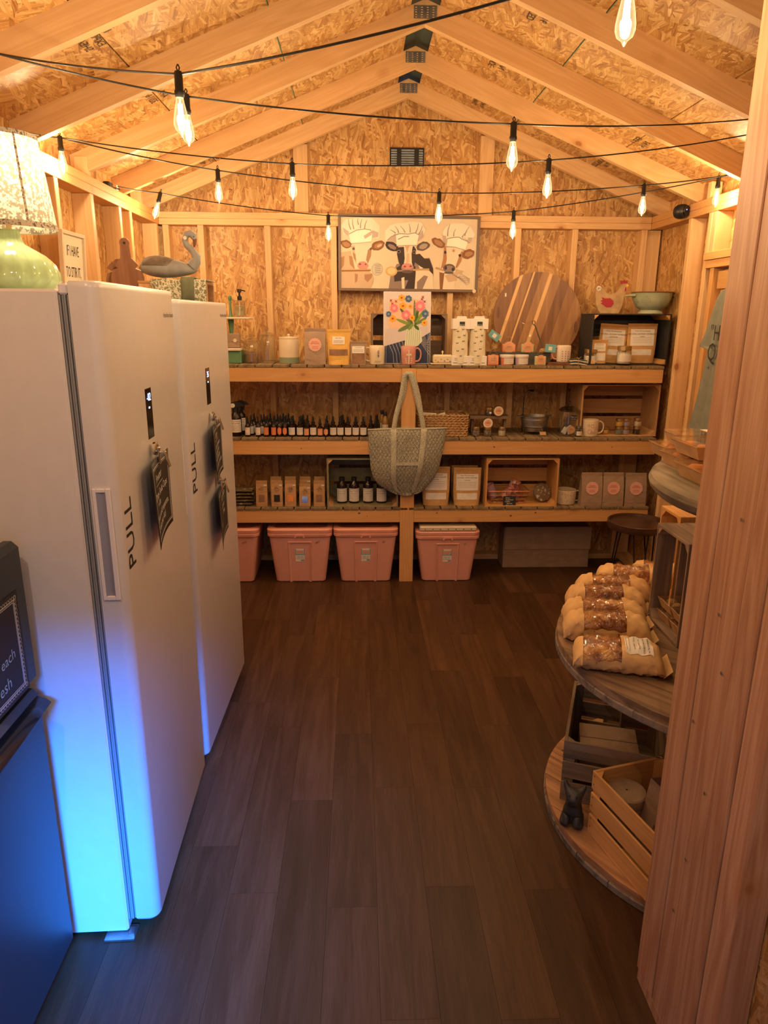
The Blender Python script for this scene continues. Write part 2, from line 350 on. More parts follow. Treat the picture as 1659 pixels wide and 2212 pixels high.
W = dict(
 deck=weathered('deck_board', 'y', (.25, .17, .085), (.12, .08, .04)), deckx=weathered('deck_board_x', 'x', (.36, .26, .14), (.18, .12, .065)),
 floor=floorwood(), spool=weathered('spool_wood', 'y', (.36, .20, .10), (.14, .075, .04)), rim=weathered('spool_rim', 'x', (.26, .20, .155), (.09, .068, .052)),
 log=weathered('driftwood', 'y', (.27, .205, .125), (.09, .062, .035)),
 white=plain('white_enamel', (.74, .72, .72), .28, bump=.02), gasket=plain('grey_gasket', (.30, .31, .33), .5), hand=plain('white_plastic', (.80, .78, .82), .35),
 black=plain('black', (.012, .012, .012), .4), blackg=plain('black_gloss', (.010, .009, .008), .12), dgrey=plain('dark_fridge', (.026, .034, .040), .38), ink=plain('black_ink', (.015, .012, .010), .6),
 chalk=plain('chalk', (.72, .72, .70), .9), chalkb=plain('blue_chalk', (.33, .50, .62), .9), cboard=plain('chalkboard', (.022, .018, .014), .6),
 chrome=brushed('chrome', (.75, .73, .70), .18), steel=brushed('galvanised', (.40, .40, .38), .42, .2), plate=brushed('zinc_plate', (.32, .32, .33), .45, .25), gold=brushed('brass_lid', (.62, .46, .22), .35), copper=brushed('copper_wire', (.60, .30, .20), .35),
 cream=plain('cream_glaze', (.72, .60, .42), .22), sage=plain('sage_glaze', (.24, .30, .20), .25), sagelt=plain('sage_enamel', (.40, .44, .30), .3), lampg=plain('lamp_glaze', (.38, .52, .27), .12, noise=.08),
 green=plain('green_paint', (.11, .26, .14), .45), teal=plain('teal_card', (.16, .42, .45), .7), wcard=plain('white_card', (.78, .72, .64), .7), paper=plain('label_paper', (.74, .64, .53), .8), peach=plain('peach_label', (.72, .36, .20), .8), orange=plain('orange_label', (.72, .24, .10), .8), pinkl=plain('pink_label', (.72, .38, .30), .8),
 pink=plain('pink_glaze', (.58, .26, .21), .35), tote=plain('pink_plastic', (.72, .345, .265), .42, bump=.04), lid=plain('pink_lid', (.80, .36, .26), .38), coral=plain('coral_soap', (.78, .27, .17), .5), gsoap=plain('green_soap', (.50, .50, .27), .5), lilac=plain('lilac_cream', (.52, .38, .50), .5), red=plain('red_print', (.40, .02, .03), .6), redc=plain('red_felt', (.42, .03, .05), .5), yellow=plain('yellow_paint', (.85, .52, .08), .6),
 kraft=kraftmat('kraft', (.50, .29, .13)), kraftd=kraftmat('kraft_grey', (.36, .245, .165)), kraftb=kraftmat('bread_bag', (.70, .43, .18)), pouch=kraftmat('kraft_pouch', (.58, .33, .12)), pouchy=kraftmat('yellow_pouch', (.72, .42, .10)), card=kraftmat('cardboard', (.33, .225, .15)),
 powder=plain('white_powder', (.75, .70, .62), .9, noise=.1), cocoa=plain('brown_mix', (.26, .14, .08), .9, noise=.2), ambr=plain('amber_bottle', (.018, .008, .004), .08), ambl=plain('oil', (.32, .17, .04), .2),
 glass=glassy('clear_glass', (.90, .93, .91), .26), film=glassy('cellophane', (.97, .97, .96), .035, .10), lidc=glassy('clear_lid', (.95, .94, .92), .14), bulbg=None,
 bread=breadmat(), quilt=quiltmat(), web=webmat(), wicker=wickermat(), acacia=boardmat(), walnut=pine('walnut', 'z', (.26, .11, .05), (.15, .06, .03), .45, False), tray=pine('dark_tray', 'x', (.10, .045, .025), (.055, .025, .015), .35, False),
 felt=plain('ridge_felt', (.022, .028, .020), .8), shirt=plain('sage_jersey', (.23, .235, .185), .95, noise=.06), shirtp=plain('black_print', (.03, .03, .03), .8),
 shade=None, frame=plain('grey_brown_frame', (.17, .115, .085), .6), canvas=plain('canvas', (.70, .58, .43), .9), whitew=plain('white_wood', (.70, .58, .42), .6), ctowel=floral('botanical_towel', (.22, .24, .15), (.70, .66, .52), 55, .10, (.40, .44)), gtowel=plain('sage_waffle', (.17, .19, .12), .95, noise=.2, bump=.6), grey=plain('goose_grey', (.30, .30, .30), .6, noise=.12), brown=plain('goose_back', (.17, .14, .11), .6, noise=.35), sign=plain('sign_paper', (.80, .72, .55), .8), bronze=plain('dark_stone', (.035, .033, .030), .45, noise=.3), twine=plain('twine', (.46, .30, .15), .9), tin=plain('dark_tin', (.12, .115, .095), .45, .6, .2),
 muslin=None, floorb=plain('subfloor', (.03, .02, .015), .9), fil=emis('glowing_filament', (1.0, .72, .36), 60.0), bled=emis('blue_display', (.35, .45, 1.0), 3.0), ledb=emis('blue_led', (.1, .15, 1.0), 6.0), vent=brushed('vent_metal', (.30, .33, .36), .5), orangef=plain('orange_cookie', (.72, .26, .07), .8, noise=.25), tomato=plain('dark_jam', (.05, .04, .05), .3), copperf=floral('cup_pattern', (.62, .33, .24), (.30, .12, .12), 30, .25), pcloth=floral('brown_floral', (.46, .38, .27), (.16, .10, .06), 38, .3), camo=floral('camo_foil', (.48, .40, .22), (.16, .12, .06), 22, .35), splat=floral('splatter_glaze', (.74, .66, .56), (.36, .14, .10), 55, .11), splat2=floral('doodle_glaze', (.72, .62, .48), (.42, .16, .10), 34, .13), stripe=plain('dark_green_wrap', (.06, .08, .06), .7))
def bulbmat():
    t = NT('glowing_bulb_glass'); tr = t.n('BsdfTransparent', None, Color=(1, .93, .8)); em = t.n('Emission', None, Color=(1.0, .74, .36), Strength=1.0)
    lw = t.n('LayerWeight', None, Blend=.45).outputs['Facing']; f = t.mr(lw, .2, 1, .22, .75)
    gl = t.n('BsdfGlossy', None, Roughness=.05); ms = t.n('MixShader', None, i0=f, i1=tr.outputs[0], i2=em.outputs[0]); m2 = t.n('MixShader', None, i0=.06, i1=ms.outputs[0], i2=gl.outputs[0])
    t.link(m2.outputs[0], t.out.inputs[0]); return t.m
W['bulbg'] = bulbmat()
def shademat():
    t = NT('lamp_shade'); tc = t.coords((1, 1, 1), rnd=False)
    d = t.n('TexVoronoi', None, Vector=tc, Scale=130.0).outputs['Distance']; nz = t.n('TexNoise', None, Vector=tc, Scale=90.0).outputs[0]
    f = t.math('MULTIPLY', t.mr(d, .28, .34), t.mr(nz, .46, .52))
    c = t.mix(f, (.80, .74, .62), (.34, .29, .21))
    t.link(c, t.b.inputs['Base Color']); t.b.inputs['Roughness'].default_value = .9
    tl = t.n('BsdfTranslucent', None, Color=c); ms = t.n('MixShader', None, i0=.55, i1=t.b.outputs[0], i2=tl.outputs[0]); t.link(ms.outputs[0], t.out.inputs[0]); return t.m
W['shade'] = shademat()
W['trim'] = floral('dark_floral_trim', (.13, .10, .075), (.45, .38, .28), 90, .2)
W['muslin'] = plain('muslin', (.72, .64, .47), .9, noise=.05, bump=.2)

# ------------------------------------------------------------------ the room
XL, XR, YB, YF = -1.25, 1.88, 4.765, -0.5      # inner stud faces
XC, ZP, SL = 0.304, 2.31, 0.40
RB = lambda x: 2.958-SL*abs(x-XC)              # underside of the rafters
OL, OR_, OB = XL-.089, XR+.089, YB+.089        # sheathing planes
def setting(name, mb, mats, label=None, **k):
    return tag(obj(name, mb, mats, **k), label, None, None, 'structure')
def part(name, parent, m, box, c=.002):
    return obj(name, MB().box(*box, c), m, parent)

fl = setting('floor', MB().box(OL, OR_, YF-.1, OB, -.03, -.006), W['floorb'], 'dark brown wood-look plank floor of the shed')
random.seed(4)
pw, plen = .15, .894
offs = {0: 1.69, -1: 2.17, -2: 1.75, 1: 2.234, 2: 1.76, 3: 2.226, 4: 1.74, 5: 2.157, -3: 1.95}
shared = {}
for k in range(-10, 14):
    x0 = -.1+k*pw
    if x0+pw < OL or x0 > OR_: continue
    o0 = offs.get(k, 1.6+random.random()*plen); n0 = math.floor((YF-o0)/plen)
    y = o0+n0*plen
    while y < OB:
        a, b = max(y, YF), min(y+plen, OB)
        key = round(b-a, 4)
        if b-a > .02:
            if key not in shared: shared[key] = mesh_of(MB().box(0, pw-.0006, 0, b-a-.0006, -.0055, 0), W['floor'])
            o = bpy.data.objects.new('plank', shared[key]); COL.objects.link(o); o.location = (x0, a, 0); o.parent = fl
        y += plen

# back wall ------------------------------------------------------------
wb = setting('wall_back', MB().prism([(OL, 0), (OR_, 0), (OR_, RB(OR_)+.1), (XC, RB(XC)+.1), (OL, RB(OL)+.1)], OB, OB+.012), OSBM['xz'], 'oriented strand board back wall with exposed pine studs')
for x in (-1.212, -.994, -.576, -.157, .597, 1.024, 1.391, 1.842):
    part('stud', wb, P['z'], (x-.019, x+.019, YB, OB, .04, ZP-.077))
part('stud', wb, P['z'], (1.86, 1.955, YB+.02, OB, .04, ZP-.077))
part('bottom_plate', wb, P['x'], (XL, XR, YB, OB, 0, .038))
part('top_plate', wb, P['x'], (XL, XR, YB-.001, OB, ZP-.076, ZP-.0385)); part('top_plate', wb, P['x'], (XL+.0, XR, YB, OB, ZP-.0378, ZP))
for x in (-.36, .81): part('gable_stud', wb, P['z'], (x-.044, x+.044, YB+.045, OB, ZP, RB(x)+.02))
gv = tag(bpy.data.objects.new('gable_vent', None), 'small louvred metal vent high in the gable wall', 'vent'); COL.objects.link(gv); gv.location = (.307, OB, 2.655)
obj('frame', MB().box(-.108, .108, -.012, 0, -.052, .052), W['black'], gv)
for i in range(7): obj('louver', MB().box(-.1, .1, -.005, .003, -.008, .002, .0005), W['vent'], gv, (0, -.015, -.042+i*.0138), (radians(28), 0, 0))
for x in (-.05, .06): obj('bar', MB().box(x-.014, x+.014, -.0215, -.019, -.05, .05), W['black'], gv)

# side walls ------------------------------------------------------------
wl = setting('wall_left', MB().box(OL-.012, OL, YF, OB, 0, 2.5), OSBM['yz'], 'oriented strand board left wall with exposed pine studs')
for y in (4.705, 4.18, 4.0, 3.597, 3.19, 2.79, 2.38, 1.97, 1.56, 1.15, .74, .33):
    part('stud', wl, P['z'], (OL, XL, y, y+.038, .04, ZP-.077))
part('bottom_plate', wl, P['y'], (OL, XL, YF, OB, 0, .038))
part('top_plate', wl, PO['y'], (OL, XL, YF, YB, ZP-.076, ZP-.0385)); part('top_plate', wl, PO['y'], (OL, XL, YF, YB, ZP-.0378, ZP))
for y in (3.62, 4.45): part('block', wl, P['z'], (XL-.07, XL-.01, y, y+.04, ZP, ZP+.085))
wr = setting('wall_right', MB().box(OR_, OR_+.012, YF, 2.3, 0, 2.5).box(OR_, OR_+.012, 3.9, OB, 0, 2.5).box(OR_, OR_+.012, 2.3, 3.9, 1.95, 2.5), OSBM['yz'], 'oriented strand board right wall with exposed pine studs')
for y in (4.19, 3.95, 2.26, 1.85, 1.44, 1.03, .62, .21): part('stud', wr, P['z'], (XR, OR_, y, y+.038, .04, ZP-.077))
for y in (3.5, 3.1, 2.7): part('cripple_stud', wr, P['z'], (XR, OR_, y, y+.038, 2.03, ZP-.077))
part('cripple_stud', wr, P['z'], (XR, OR_, 3.9, 3.94, 2.03, ZP-.077))
part('header', wr, PO['y'], (XR-.012, OR_, 2.3, 3.97, 1.99, 2.03)); part('header', wr, PO['y'], (XR-.006, OR_, 2.3, 3.95, 1.948, 1.988))
part('jack_stud', wr, PO['z'], (XR, OR_, 3.86, 3.9, .04, 1.948))
part('bottom_plate', wr, P['y'], (XR, OR_, YF, 2.3, 0, .038)); part('bottom_plate', wr, P['y'], (XR, OR_, 3.86, OB, 0, .038))
part('top_plate', wr, PO['y'], (XR, OR_, YF, YB, ZP-.076, ZP-.0385)); part('top_plate', wr, PO['y'], (XR, OR_, YF, YB, ZP-.0378, ZP))
for y in (4.02,): part('block', wr, P['z'], (XR+.01, XR+.07, y, y+.04, ZP, ZP+.085))
d1 = setting('door_1', MB().box(OR_-.03, OR_-.012, 2.305, 3.855, .02, 1.94), PO['z'], 'closed plank door in the right wall behind the shirt')
y = 2.31
while y < 3.84:
    part('board', d1, PO['z'], (OR_-.045, OR_-.031, y, min(y+.136, 3.85), .03, 1.93), .003); y += .14
part('rail', d1, PO['y'], (OR_-.066, OR_-.046, 2.31, 3.85, 1.84, 1.93)); part('rail', d1, PO['y'], (OR_-.066, OR_-.046, 2.31, 3.85, .03, .12))
mp = obj('mending_plate', MB().box(OR_-.07, OR_-.0665, 3.58, 3.68, 1.865, 1.925), W['plate'], d1)
# front wall with the open doorway behind the camera
wf = setting('wall_front', MB().box(OL, -.62, YF-.012, YF, 0, 2.4).box(.82, OR_, YF-.012, YF, 0, 2.4).box(-.62, .82, YF-.012, YF, 2.02, 2.4).prism([(OL, 2.4), (OR_, 2.4), (XC, 3.1)], YF-.012, YF), OSBM['xz'], 'front wall with the open doorway')
# partition beside the doorway: four boards and a sheathed bay
pt = setting('wall_partition', MB().box(.80, .812, YF, 1.44, 0, ZP), OSBM['yz'], 'stud partition at the right edge with strand board behind')
ys = [1.440, 1.346, 1.222, 1.155, 1.081]
for i in range(4): part('stud', pt, PF, (.73+(.0, .002, .0, .003)[i], .798, ys[i+1]+.0009, ys[i]-.0009, .039, ZP-.04), .002)
part('bottom_plate', pt, PF, (.733, .798, YF, 1.437, 0, .038)); part('top_plate', pt, PF, (.73, .81, YF, 1.44, ZP-.038, ZP))
part('seam_light_block', pt, PF, (.7985, .7995, 1.09, 1.43, .04, ZP-.04));  # thin sheet added behind the boards to stop light showing through their gaps
for y in (.62, .2): part('stud', pt, PF, (.73, .798, y, y+.038, .039, ZP-.04))
nh = MB()
for y, z in ((1.26, 1.32), (1.29, 1.11), (1.33, .84), (1.25, 1.0), (1.245, .72), (1.28, .52), (1.3, .36)):
    nh.add([(.7285, y+.004*cos(a), z+.004*sin(a)) for a in [k*pi/4 for k in range(8)]], [tuple(range(8))])
obj('nail_head', nh, W['steel'], pt)

# roof ------------------------------------------------------------------
ang = math.atan(SL); RT = 3.058
ce = tag(bpy.data.objects.new('ceiling', None), 'gabled ceiling of strand board on pine trusses', None, None, 'structure'); COL.objects.link(ce)
for sg in (-1, 1):
    for a, b in ((.065, .638), (.641, 1.168), (1.171, 1.72)):
        for y0, y1 in ((YF-.1, .73), (.733, 3.169), (3.172, 4.92)):
            ln = (b-a)/cos(ang)-.002
            o = obj('roof_panel', MB().box(0, ln, 0, y1-y0, 0, .011), OSBM['xy'], ce)
            ux = Vector((sg*cos(ang), 0, -sin(ang))); uy = Vector((0, 1, 0)); uz = ux.cross(uy)
            if uz.z < 0: uz = -uz
            o.matrix_world = Matrix((ux, uy, uz)).transposed().to_4x4()
            o.location = (XC+sg*a, y0, RT-SL*a)
    o = obj('green_edge', MB().box(0, .004, YF, 4.9, -.0006, .0), W['green'], ce); x = XC+sg*.6395
    o.location = (x-.002, 0, RT-SL*.6395-.0012)
obj('roof_light_block', MB().prism([(OL-.1, RT-SL*(XC-OL+.1)+.02), (XC, RT+.06), (OR_+.1, RT-SL*(OR_+.1-XC)+.02), (OR_+.1, RT-SL*(OR_+.1-XC)+.04), (XC, RT+.08), (OL-.1, RT-SL*(XC-OL+.1)+.04)], YF-.12, 4.93), W['floorb'], ce, smooth=False, fix=True)  # added dark sheet above the panels, keeps sky light out of the seams
obj('ridge_gap', MB().prism([(XC-.075, RT+.0), (XC, RT+.035), (XC+.075, RT+.0), (XC+.075, RT+.01), (XC, RT+.045), (XC-.075, RT+.01)], YF-.1, 4.92), W['stripe'], ce, smooth=False)
gm = None
for ti, y in enumerate((4.726, 4.20, 3.63, 3.04, 2.46, 1.88, 1.30, .72, .14)):
    tr = bpy.data.objects.new('roof_truss', None); COL.objects.link(tr); tr.parent = ce; tr.location = (XC, y, 0)
    for sg in (-1, 1):
        pts = [(0, RT-.1), (0, RT), (sg*1.72, RT-SL*1.72), (sg*1.72, RT-.1-SL*1.72)]
        # build in rafter-local axes so the grain follows it
        L = 1.72/cos(ang); m = MB()
        e = .1*cos(ang); sh = .1*sin(ang)
        m.prism([(0, 0), (sh, -e), (L, -e), (L, 0)] if sg > 0 else [(0, 0), (-sh, -e), (-L, -e), (-L, 0)], -.019, .019)
        o = obj('rafter', m, P['x'], tr, (0, .019, RT), (0, sg*ang, 0), smooth=False, fix=True)
    if gm is None:
        m = MB(); m.m = 0; m.box(-.052, .052, -.0022, 0, RT-.078, RT-.027); m.m = 1
        for i in range(4):
            for j in range(5): m.box(-.042+i*.026-.004, -.042+i*.026+.004, -.0032, -.0021, RT-.074+j*.0095, RT-.071+j*.0095)
        gm = mesh_of(m, [W['plate'], P['x']])
    g = bpy.data.objects.new('gusset_plate', gm); COL.objects.link(g); g.parent = tr
# printed grade stamps on the sheets
def stamp(px, py, sg, lines, size=.028):
    d = ray(px, py); t = (RT+SL*sg*XC-H)/(d.z+SL*sg*d.x); p = Vector((d.x*t, d.y*t, H+d.z*t))
    ux = Vector((0, 1, 0)); uv = Vector((-sg*cos(ang), 0, sin(ang))); m = MB(); nrm = Vector((sg*sin(ang), 0, cos(ang)))*-.0012
    for i, l in enumerate(lines):
        m.text(l, size*1.6, lambda u, v, i=i: p+nrm*2+ux*(u*sg)+uv*(v-i*size*1.8))
    obj('grade_stamp', m, W['ink'], ce, smooth=False)
stamp(215, 60, -1, ['19/32', 'EXPOSURE 1', 'SHEATHING'], .026); stamp(345, 205, -1, ['APA', '32/16'], .03)
stamp(1160, 30, 1, ['RATED', '7/16'], .03); stamp(1075, 130, 1, ['THIS SIDE', 'DOWN'], .03); stamp(1035, 215, 1, ['SHEATHING', 'SPAN 24/16'], .026)
stamp(1380, 305, 1, ['EXP 1', '24/16'], .028); stamp(1300, 350, 1, ['APA RATED', '7/16'], .028); stamp(450, 345, -1, ['PS 2-10', 'MILL'], .03)
# ground and daylight outside
tag(obj('ground_outside', MB().box(-12, 12, -14, YF-.02, -.2, -.15), plain('gravel', (.30, .28, .25), .9)), 'gravel ground outside the doorway', None, None, 'structure')

# ------------------------------------------------------------------ built-in shelving
YS = 4.333
sh = thing('shelving_unit', 'three-tier built-in pine shelving across the back wall', 'shelf', (0, 0, 0))
def knot(m, x, z, r): m.add([(x+r*cos(a), YS-.0006, z+r*.8*sin(a)) for a in [k*pi/4 for k in range(8)]], [tuple(reversed(range(8)))])
ZS = (1.403, .957, .507)
for i, (zt, zb) in enumerate(((1.385, 1.300), (.939, .851), (.489, .408))):
    part('beam', sh, PO['x'], (XL, .262, YS, YS+.038, zb, zt)); part('beam', sh, PO['x'], (.350, 1.878, YS, YS+.038, zb, zt))
    part('rear_ledger', sh, PO['x'], (XL, 1.88, YB-.04, YB-.001, zb, zt))
part('post', sh, PO['z'], (.262, .350, YS-.004, YS+.034, 0, 1.384))
m = MB(); random.seed(3)
for (x, z) in ((.31, 1.365), (.27, 1.35), (.49, .91), (.85, .9), (1.14, .49-.02), (.05, .45), (.16, .46), (.0, .47), (-.36, .89), (1.6, .9), (1.75, .46), (.5, .47), (.98, .45), (.34, .22), (.285, .62)):
    knot(m, x, z, random.uniform(.003, .009))
tag(obj('knot', m, W['walnut'], sh, smooth=False), None, None, None, 'stuff')
x = XL; dm = None
while x < 1.84:
    wd = .098
    if dm is None: dm = mesh_of(MB().box(0, wd, 0, YB-YS+.004, 0, .017, .0015), W['deck'])
    for zt in ZS:
        o = bpy.data.objects.new('deck_board', dm); COL.objects.link(o); o.location = (x, YS-.004, zt-.0172); o.parent = sh
    x += .1045

# ------------------------------------------------------------------ string lights
bulb0 = None
def make_bulb():
    t = thing('string_light_bulb', 'x', 'bulb')
    obj('socket', MB().lathe([(.0085, .058), (.0105, .054), (.0105, .018), (.0125, .014), (.0125, .006), (.0095, 0)], 12).tube([(0, 0, .056), (.004, 0, .066), (0, 0, .074), (-.004, 0, .066), (0, 0, .056)], .0018, 6), W['black'], t)
    obj('glass_bulb', MB().lathe([(.0085, .002), (.0105, -.010), (.0150, -.030), (.0185, -.052), (.0185, -.062), (.0150, -.072), (.0060, -.079), (.0025, -.086), (.0005, -.088)], 20, cap0=False), W['bulbg'], t)
    m = MB().tube([(0, 0, .004), (0, 0, -.015)], .0022, 6)
    obj('stem', m, W['cream'], t)
    f = MB(); k = [(0, 0, -.013)]
    for i in range(5):
        a = i*2*pi/5; f.tube([(.004*cos(a), .004*sin(a), -.014), (.0065*cos(a+.5), .0065*sin(a+.5), -.062)], .0017, 5)
    obj('filament', f, W['fil'], t)
    return t
def lightat(p, W_, r=.012, col=WARM, name='bulb_light'):
    l = bpy.data.lights.new(name, 'POINT'); l.energy = W_; l.color = col; l.shadow_soft_size = r
    o = bpy.data.objects.new(name, l); COL.objects.link(o); o.location = p
BULBS = [('A', 385, 160, 1.72, 'near string bulb with a second bulb right behind it, left of the ridge'),
 ('B', 402, 208, 2.15, 'bulb half hidden behind the near left bulb'),
 ('C', 129, 297, 2.86, 'bulb hanging right above the lamp shade by the left wall'),
 ('D', 340, 416, 3.85, 'tilted bulb at the left end of the rearmost string'),
 ('E', 470, 368, 3.25, 'bulb on the second string right of the left gable stud corner'),
 ('F', 631, 354, 2.95, 'bulb hanging in front of the left gable stud'),
 ('G', 709, 466, 4.0, 'bulb at the top left corner of the cow picture'),
 ('H', 1364, -92, 1.25, 'nearest bulb cut off by the top edge of the photo'),
 ('I', 1110, 268, 2.25, 'large bulb on the middle string between the ridge and the right rafters'),
 ('J', 1186, 346, 2.75, 'bulb right of the gable vent, second from the large right bulb'),
 ('K', 949, 417, 3.45, 'bulb hanging over the middle cow, above the picture top edge'),
 ('L', 1392, 400, 3.4, 'bulb left of the security camera'),
 ('M', 1110, 457, 3.8, 'small bulb right of the cow picture frame'),
 ('N', 1553, 383, 3.5, 'bulb right of the security camera beside the right plate')]
bp = {}
for nm, px, py, t_, lab in BULBS:
    p = far(px, py, t_); p.z -= 0.052; bp[nm] = p
    if bulb0 is None: bulb0 = make_bulb(); b = bulb0; b.location = p; b['label'] = lab; b['group'] = 'edison bulbs on the light strings'
    else: b = copy_tree(bulb0, p, label=lab, group='edison bulbs on the light strings')
    if nm == 'D': b.rotation_euler = (0, radians(18), 0)
    lightat((p.x, p.y, p.z-.045), BULB_W)
def wire(label, pts):
    P_ = []
    for a, b in zip(pts[:-1], pts[1:]):
        n = 10; L = (b-a).length
        for i in range(n): s_ = i/n; q = a.lerp(b, s_); q.z -= .012*L*4*s_*(1-s_); P_.append(q)
    P_.append(pts[-1])
    tag(obj('string_light_wire', MB().tube(P_, .0028, 6), W['black']), label, 'wire', 'black wires of the light strings')
def rafterpt(px, py, sg, k=.995):
    d = ray(px, py); t = (2.958+SL*sg*XC-H)/(d.z+SL*sg*d.x)*k; return Vector((d.x*t, d.y*t, H+d.z*t))
bz_ = copy_tree(bulb0, (1.22, 1.62, 2.27), label='added unseen bulb that brightens the spool display, behind the foreground post', group='edison bulbs on the light strings'); bp['Z'] = bz_.location.copy(); lightat((1.22, 1.62, 2.22), BULB_W)  # extra bulb added out of sight to brighten the spool display
top = lambda n: bp[n]+Vector((0, 0, .052))
wl0 = rafterpt(-12, 114, -1)
cw = on(45, 283, 'x', XL+.015)
wire('black wire from the left eave up to the nearest bulbs', [wl0, top('A'), far(1085, 2, 1.32), top('H'), top('Z'), Vector((1.60, 1.88, 2.42))])  # last stretch added to carry the unseen bulb over the spools
wire('black wire crossing below the ridge through the large right bulb', [wl0, top('B'), top('I'), rafterpt(1624, 257, 1)])
wire('black wire running in front of the gable vent', [cw, top('C'), top('F'), top('J'), rafterpt(1621, 290, 1)])
wire('black wire sagging just above the cow picture frame', [top('C'), top('E'), top('K'), top('L'), on(1608, 372, 'x', XR)])
wire('rearmost black wire along the top of the back wall', [on(255, 403, 'x', XL+.02), top('D'), top('G'), top('M'), top('N'), on(1608, 373, 'x', XR)])
# bulbs further up the room, over the doorway (out of the picture)
for x, y in ((-.6, .6), (.3, .3)): lightat((x, y, 2.25), BULB_W)

# ------------------------------------------------------------------ the two white freezers
def freezer(label, x0, y0, x1, y1, ztop, digits, near):
    d = Vector((x1-x0, y1-y0, 0)); wd = d.length; rz = math.atan2(-d.x, d.y)
    t = thing('upright_freezer', label, 'freezer', (x0, y0, 0), rz, 'white upright freezers')
    # local: +x out of the room side (door front at x=0), +y along the door
    body = MB().box(-.655, -.088, .0, wd, .012, ztop-.018, .006)
    obj('cabinet', body, W['white'], t)
    g = MB()
    for k in range(4): g.box(-.087+k*.0055, -.087+k*.0055+.0042, .006+.003*(k % 2), wd-.01, .05, ztop-.03, .001)
    obj('gasket', g, W['gasket'], t)
    # door: plan outline with a big rounded near corner, and a rounded far one
    R_ = .028; pl = [(-.064, 0.002), (-.064, wd-.002)]
    for i in range(5): a = i/4*pi/2; pl.append((-.012+.012*sin(a)-0, wd-.002-.012+.012*cos(a)))
    for i in range(9): a = i/8*pi/2; pl.append((-R_+R_*cos(a), .002+R_-R_*sin(a)))
    m = MB(); n = len(pl); z0, z1 = .045, ztop
    lv = [(z0, .010), (z0+.003, .004), (z0+.012, 0), (z1-.016, 0), (z1-.005, .0), (z1-.001, .003), (z1, .007)]
    cxm, cym = -.03, wd/2; V = []; F = []
    for z, ins in lv:
        for (x, y) in pl:
            V.append((x+(-ins if x > cxm else ins), y+(-ins if y > cym else ins), z))
    for j in range(len(lv)-1):
        for i in range(n): k = (i+1) % n; F.append((j*n+i, j*n+k, (j+1)*n+k, (j+1)*n+i))
    F.append(tuple(range(n))); F.append(tuple(reversed(range((len(lv)-1)*n, len(lv)*n))))
    m.add(V, F); dr = obj('door', m, W['white'], t, fix=True, ang=50)
    # hinge notch block and hinge foot
    obj('hinge_cover', MB().box(-.086, -.066, .004, .05, ztop-.03, ztop-.006, .004), W['hand'], t)
    obj('hinge_foot', MB().box(-.15, -.068, -.022, .03, .002, .008).box(-.085, -.07, -.012, .01, .008, .02), W['steel'], t)
    # recessed pull on the near side of the door
    hz0, hz1 = 1.018, 1.298; hx0, hx1 = -.058, -.016
    hb = obj('handle', MB().prism([(hx0, hz0), (hx1, hz0), (hx1, hz0+.01), (hx1, hz1), (hx0, hz1)], -.004, .0) if False else
             MB().box(hx0, hx0+.009, -.0045, .002, hz0, hz1, .002).box(hx1-.012, hx1, -.0045, .002, hz0, hz1, .002).box(hx0+.009, hx1-.012, -.0045, .002, hz0, hz0+.012, .002).box(hx0+.009, hx1-.012, -.0045, .002, hz1-.010, hz1, .002), W['hand'], dr)
    rc = MB().grid(8, 2, lambda u, v: (hx0+.009+u*(hx1-hx0-.021), -.003+.0045*sin(u*pi), hz0+.012+v*(hz1-hz0-.022)))
    obj('handle_recess', rc, plain('recess_grey', (.30, .31, .40), .4), dr)
    # display, badge, lettering
    yy = .335 if near else .345
    obj('display_panel', MB().box(-.001, .0012, yy-.030, yy+.030, 1.360, 1.497, .001), W['blackg'], dr)
    dm_ = MB().text(digits, .030, lambda u, v: (.0020, yy+u, 1.463+v)).box(.0012, .002, yy-.006, yy+.004, 1.442, 1.447)
    obj('display_digits', dm_, W['bled'], dr, smooth=False)
    obj('badge_lettering', MB().text('Hamilton Beach', .0195, lambda u, v: (.0012, wd-.075+u, 1.682+v)), W['ink'], dr, smooth=False)
    # PULL, rotated, reading upwards, wrapping the rounded corner
    def wrap(s, z):
        s = s+.010
        if s > R_*pi/2: return (.0008, .002+R_+(s-R_*pi/2), z)
        a = pi/2-s/R_; rr = R_+.0008; return (-R_+rr*cos(a), .002+R_-rr*sin(a), z)
    m = MB().text('PULL', .082, lambda u, v: (.0012, .031+.060-v, 1.168+u))
    obj('pull_lettering', m, W['ink'], dr, smooth=False)
    return t, dr
f1, dr1 = freezer('nearer of the two white upright freezers, display reading minus two', -.565, 1.612, -.585, 2.325, 1.760, '-02', True)
f2, dr2 = freezer('farther of the two white upright freezers, display reading thirty-five', -.582, 2.372, -.562, 3.13, 1.738, '35', False)

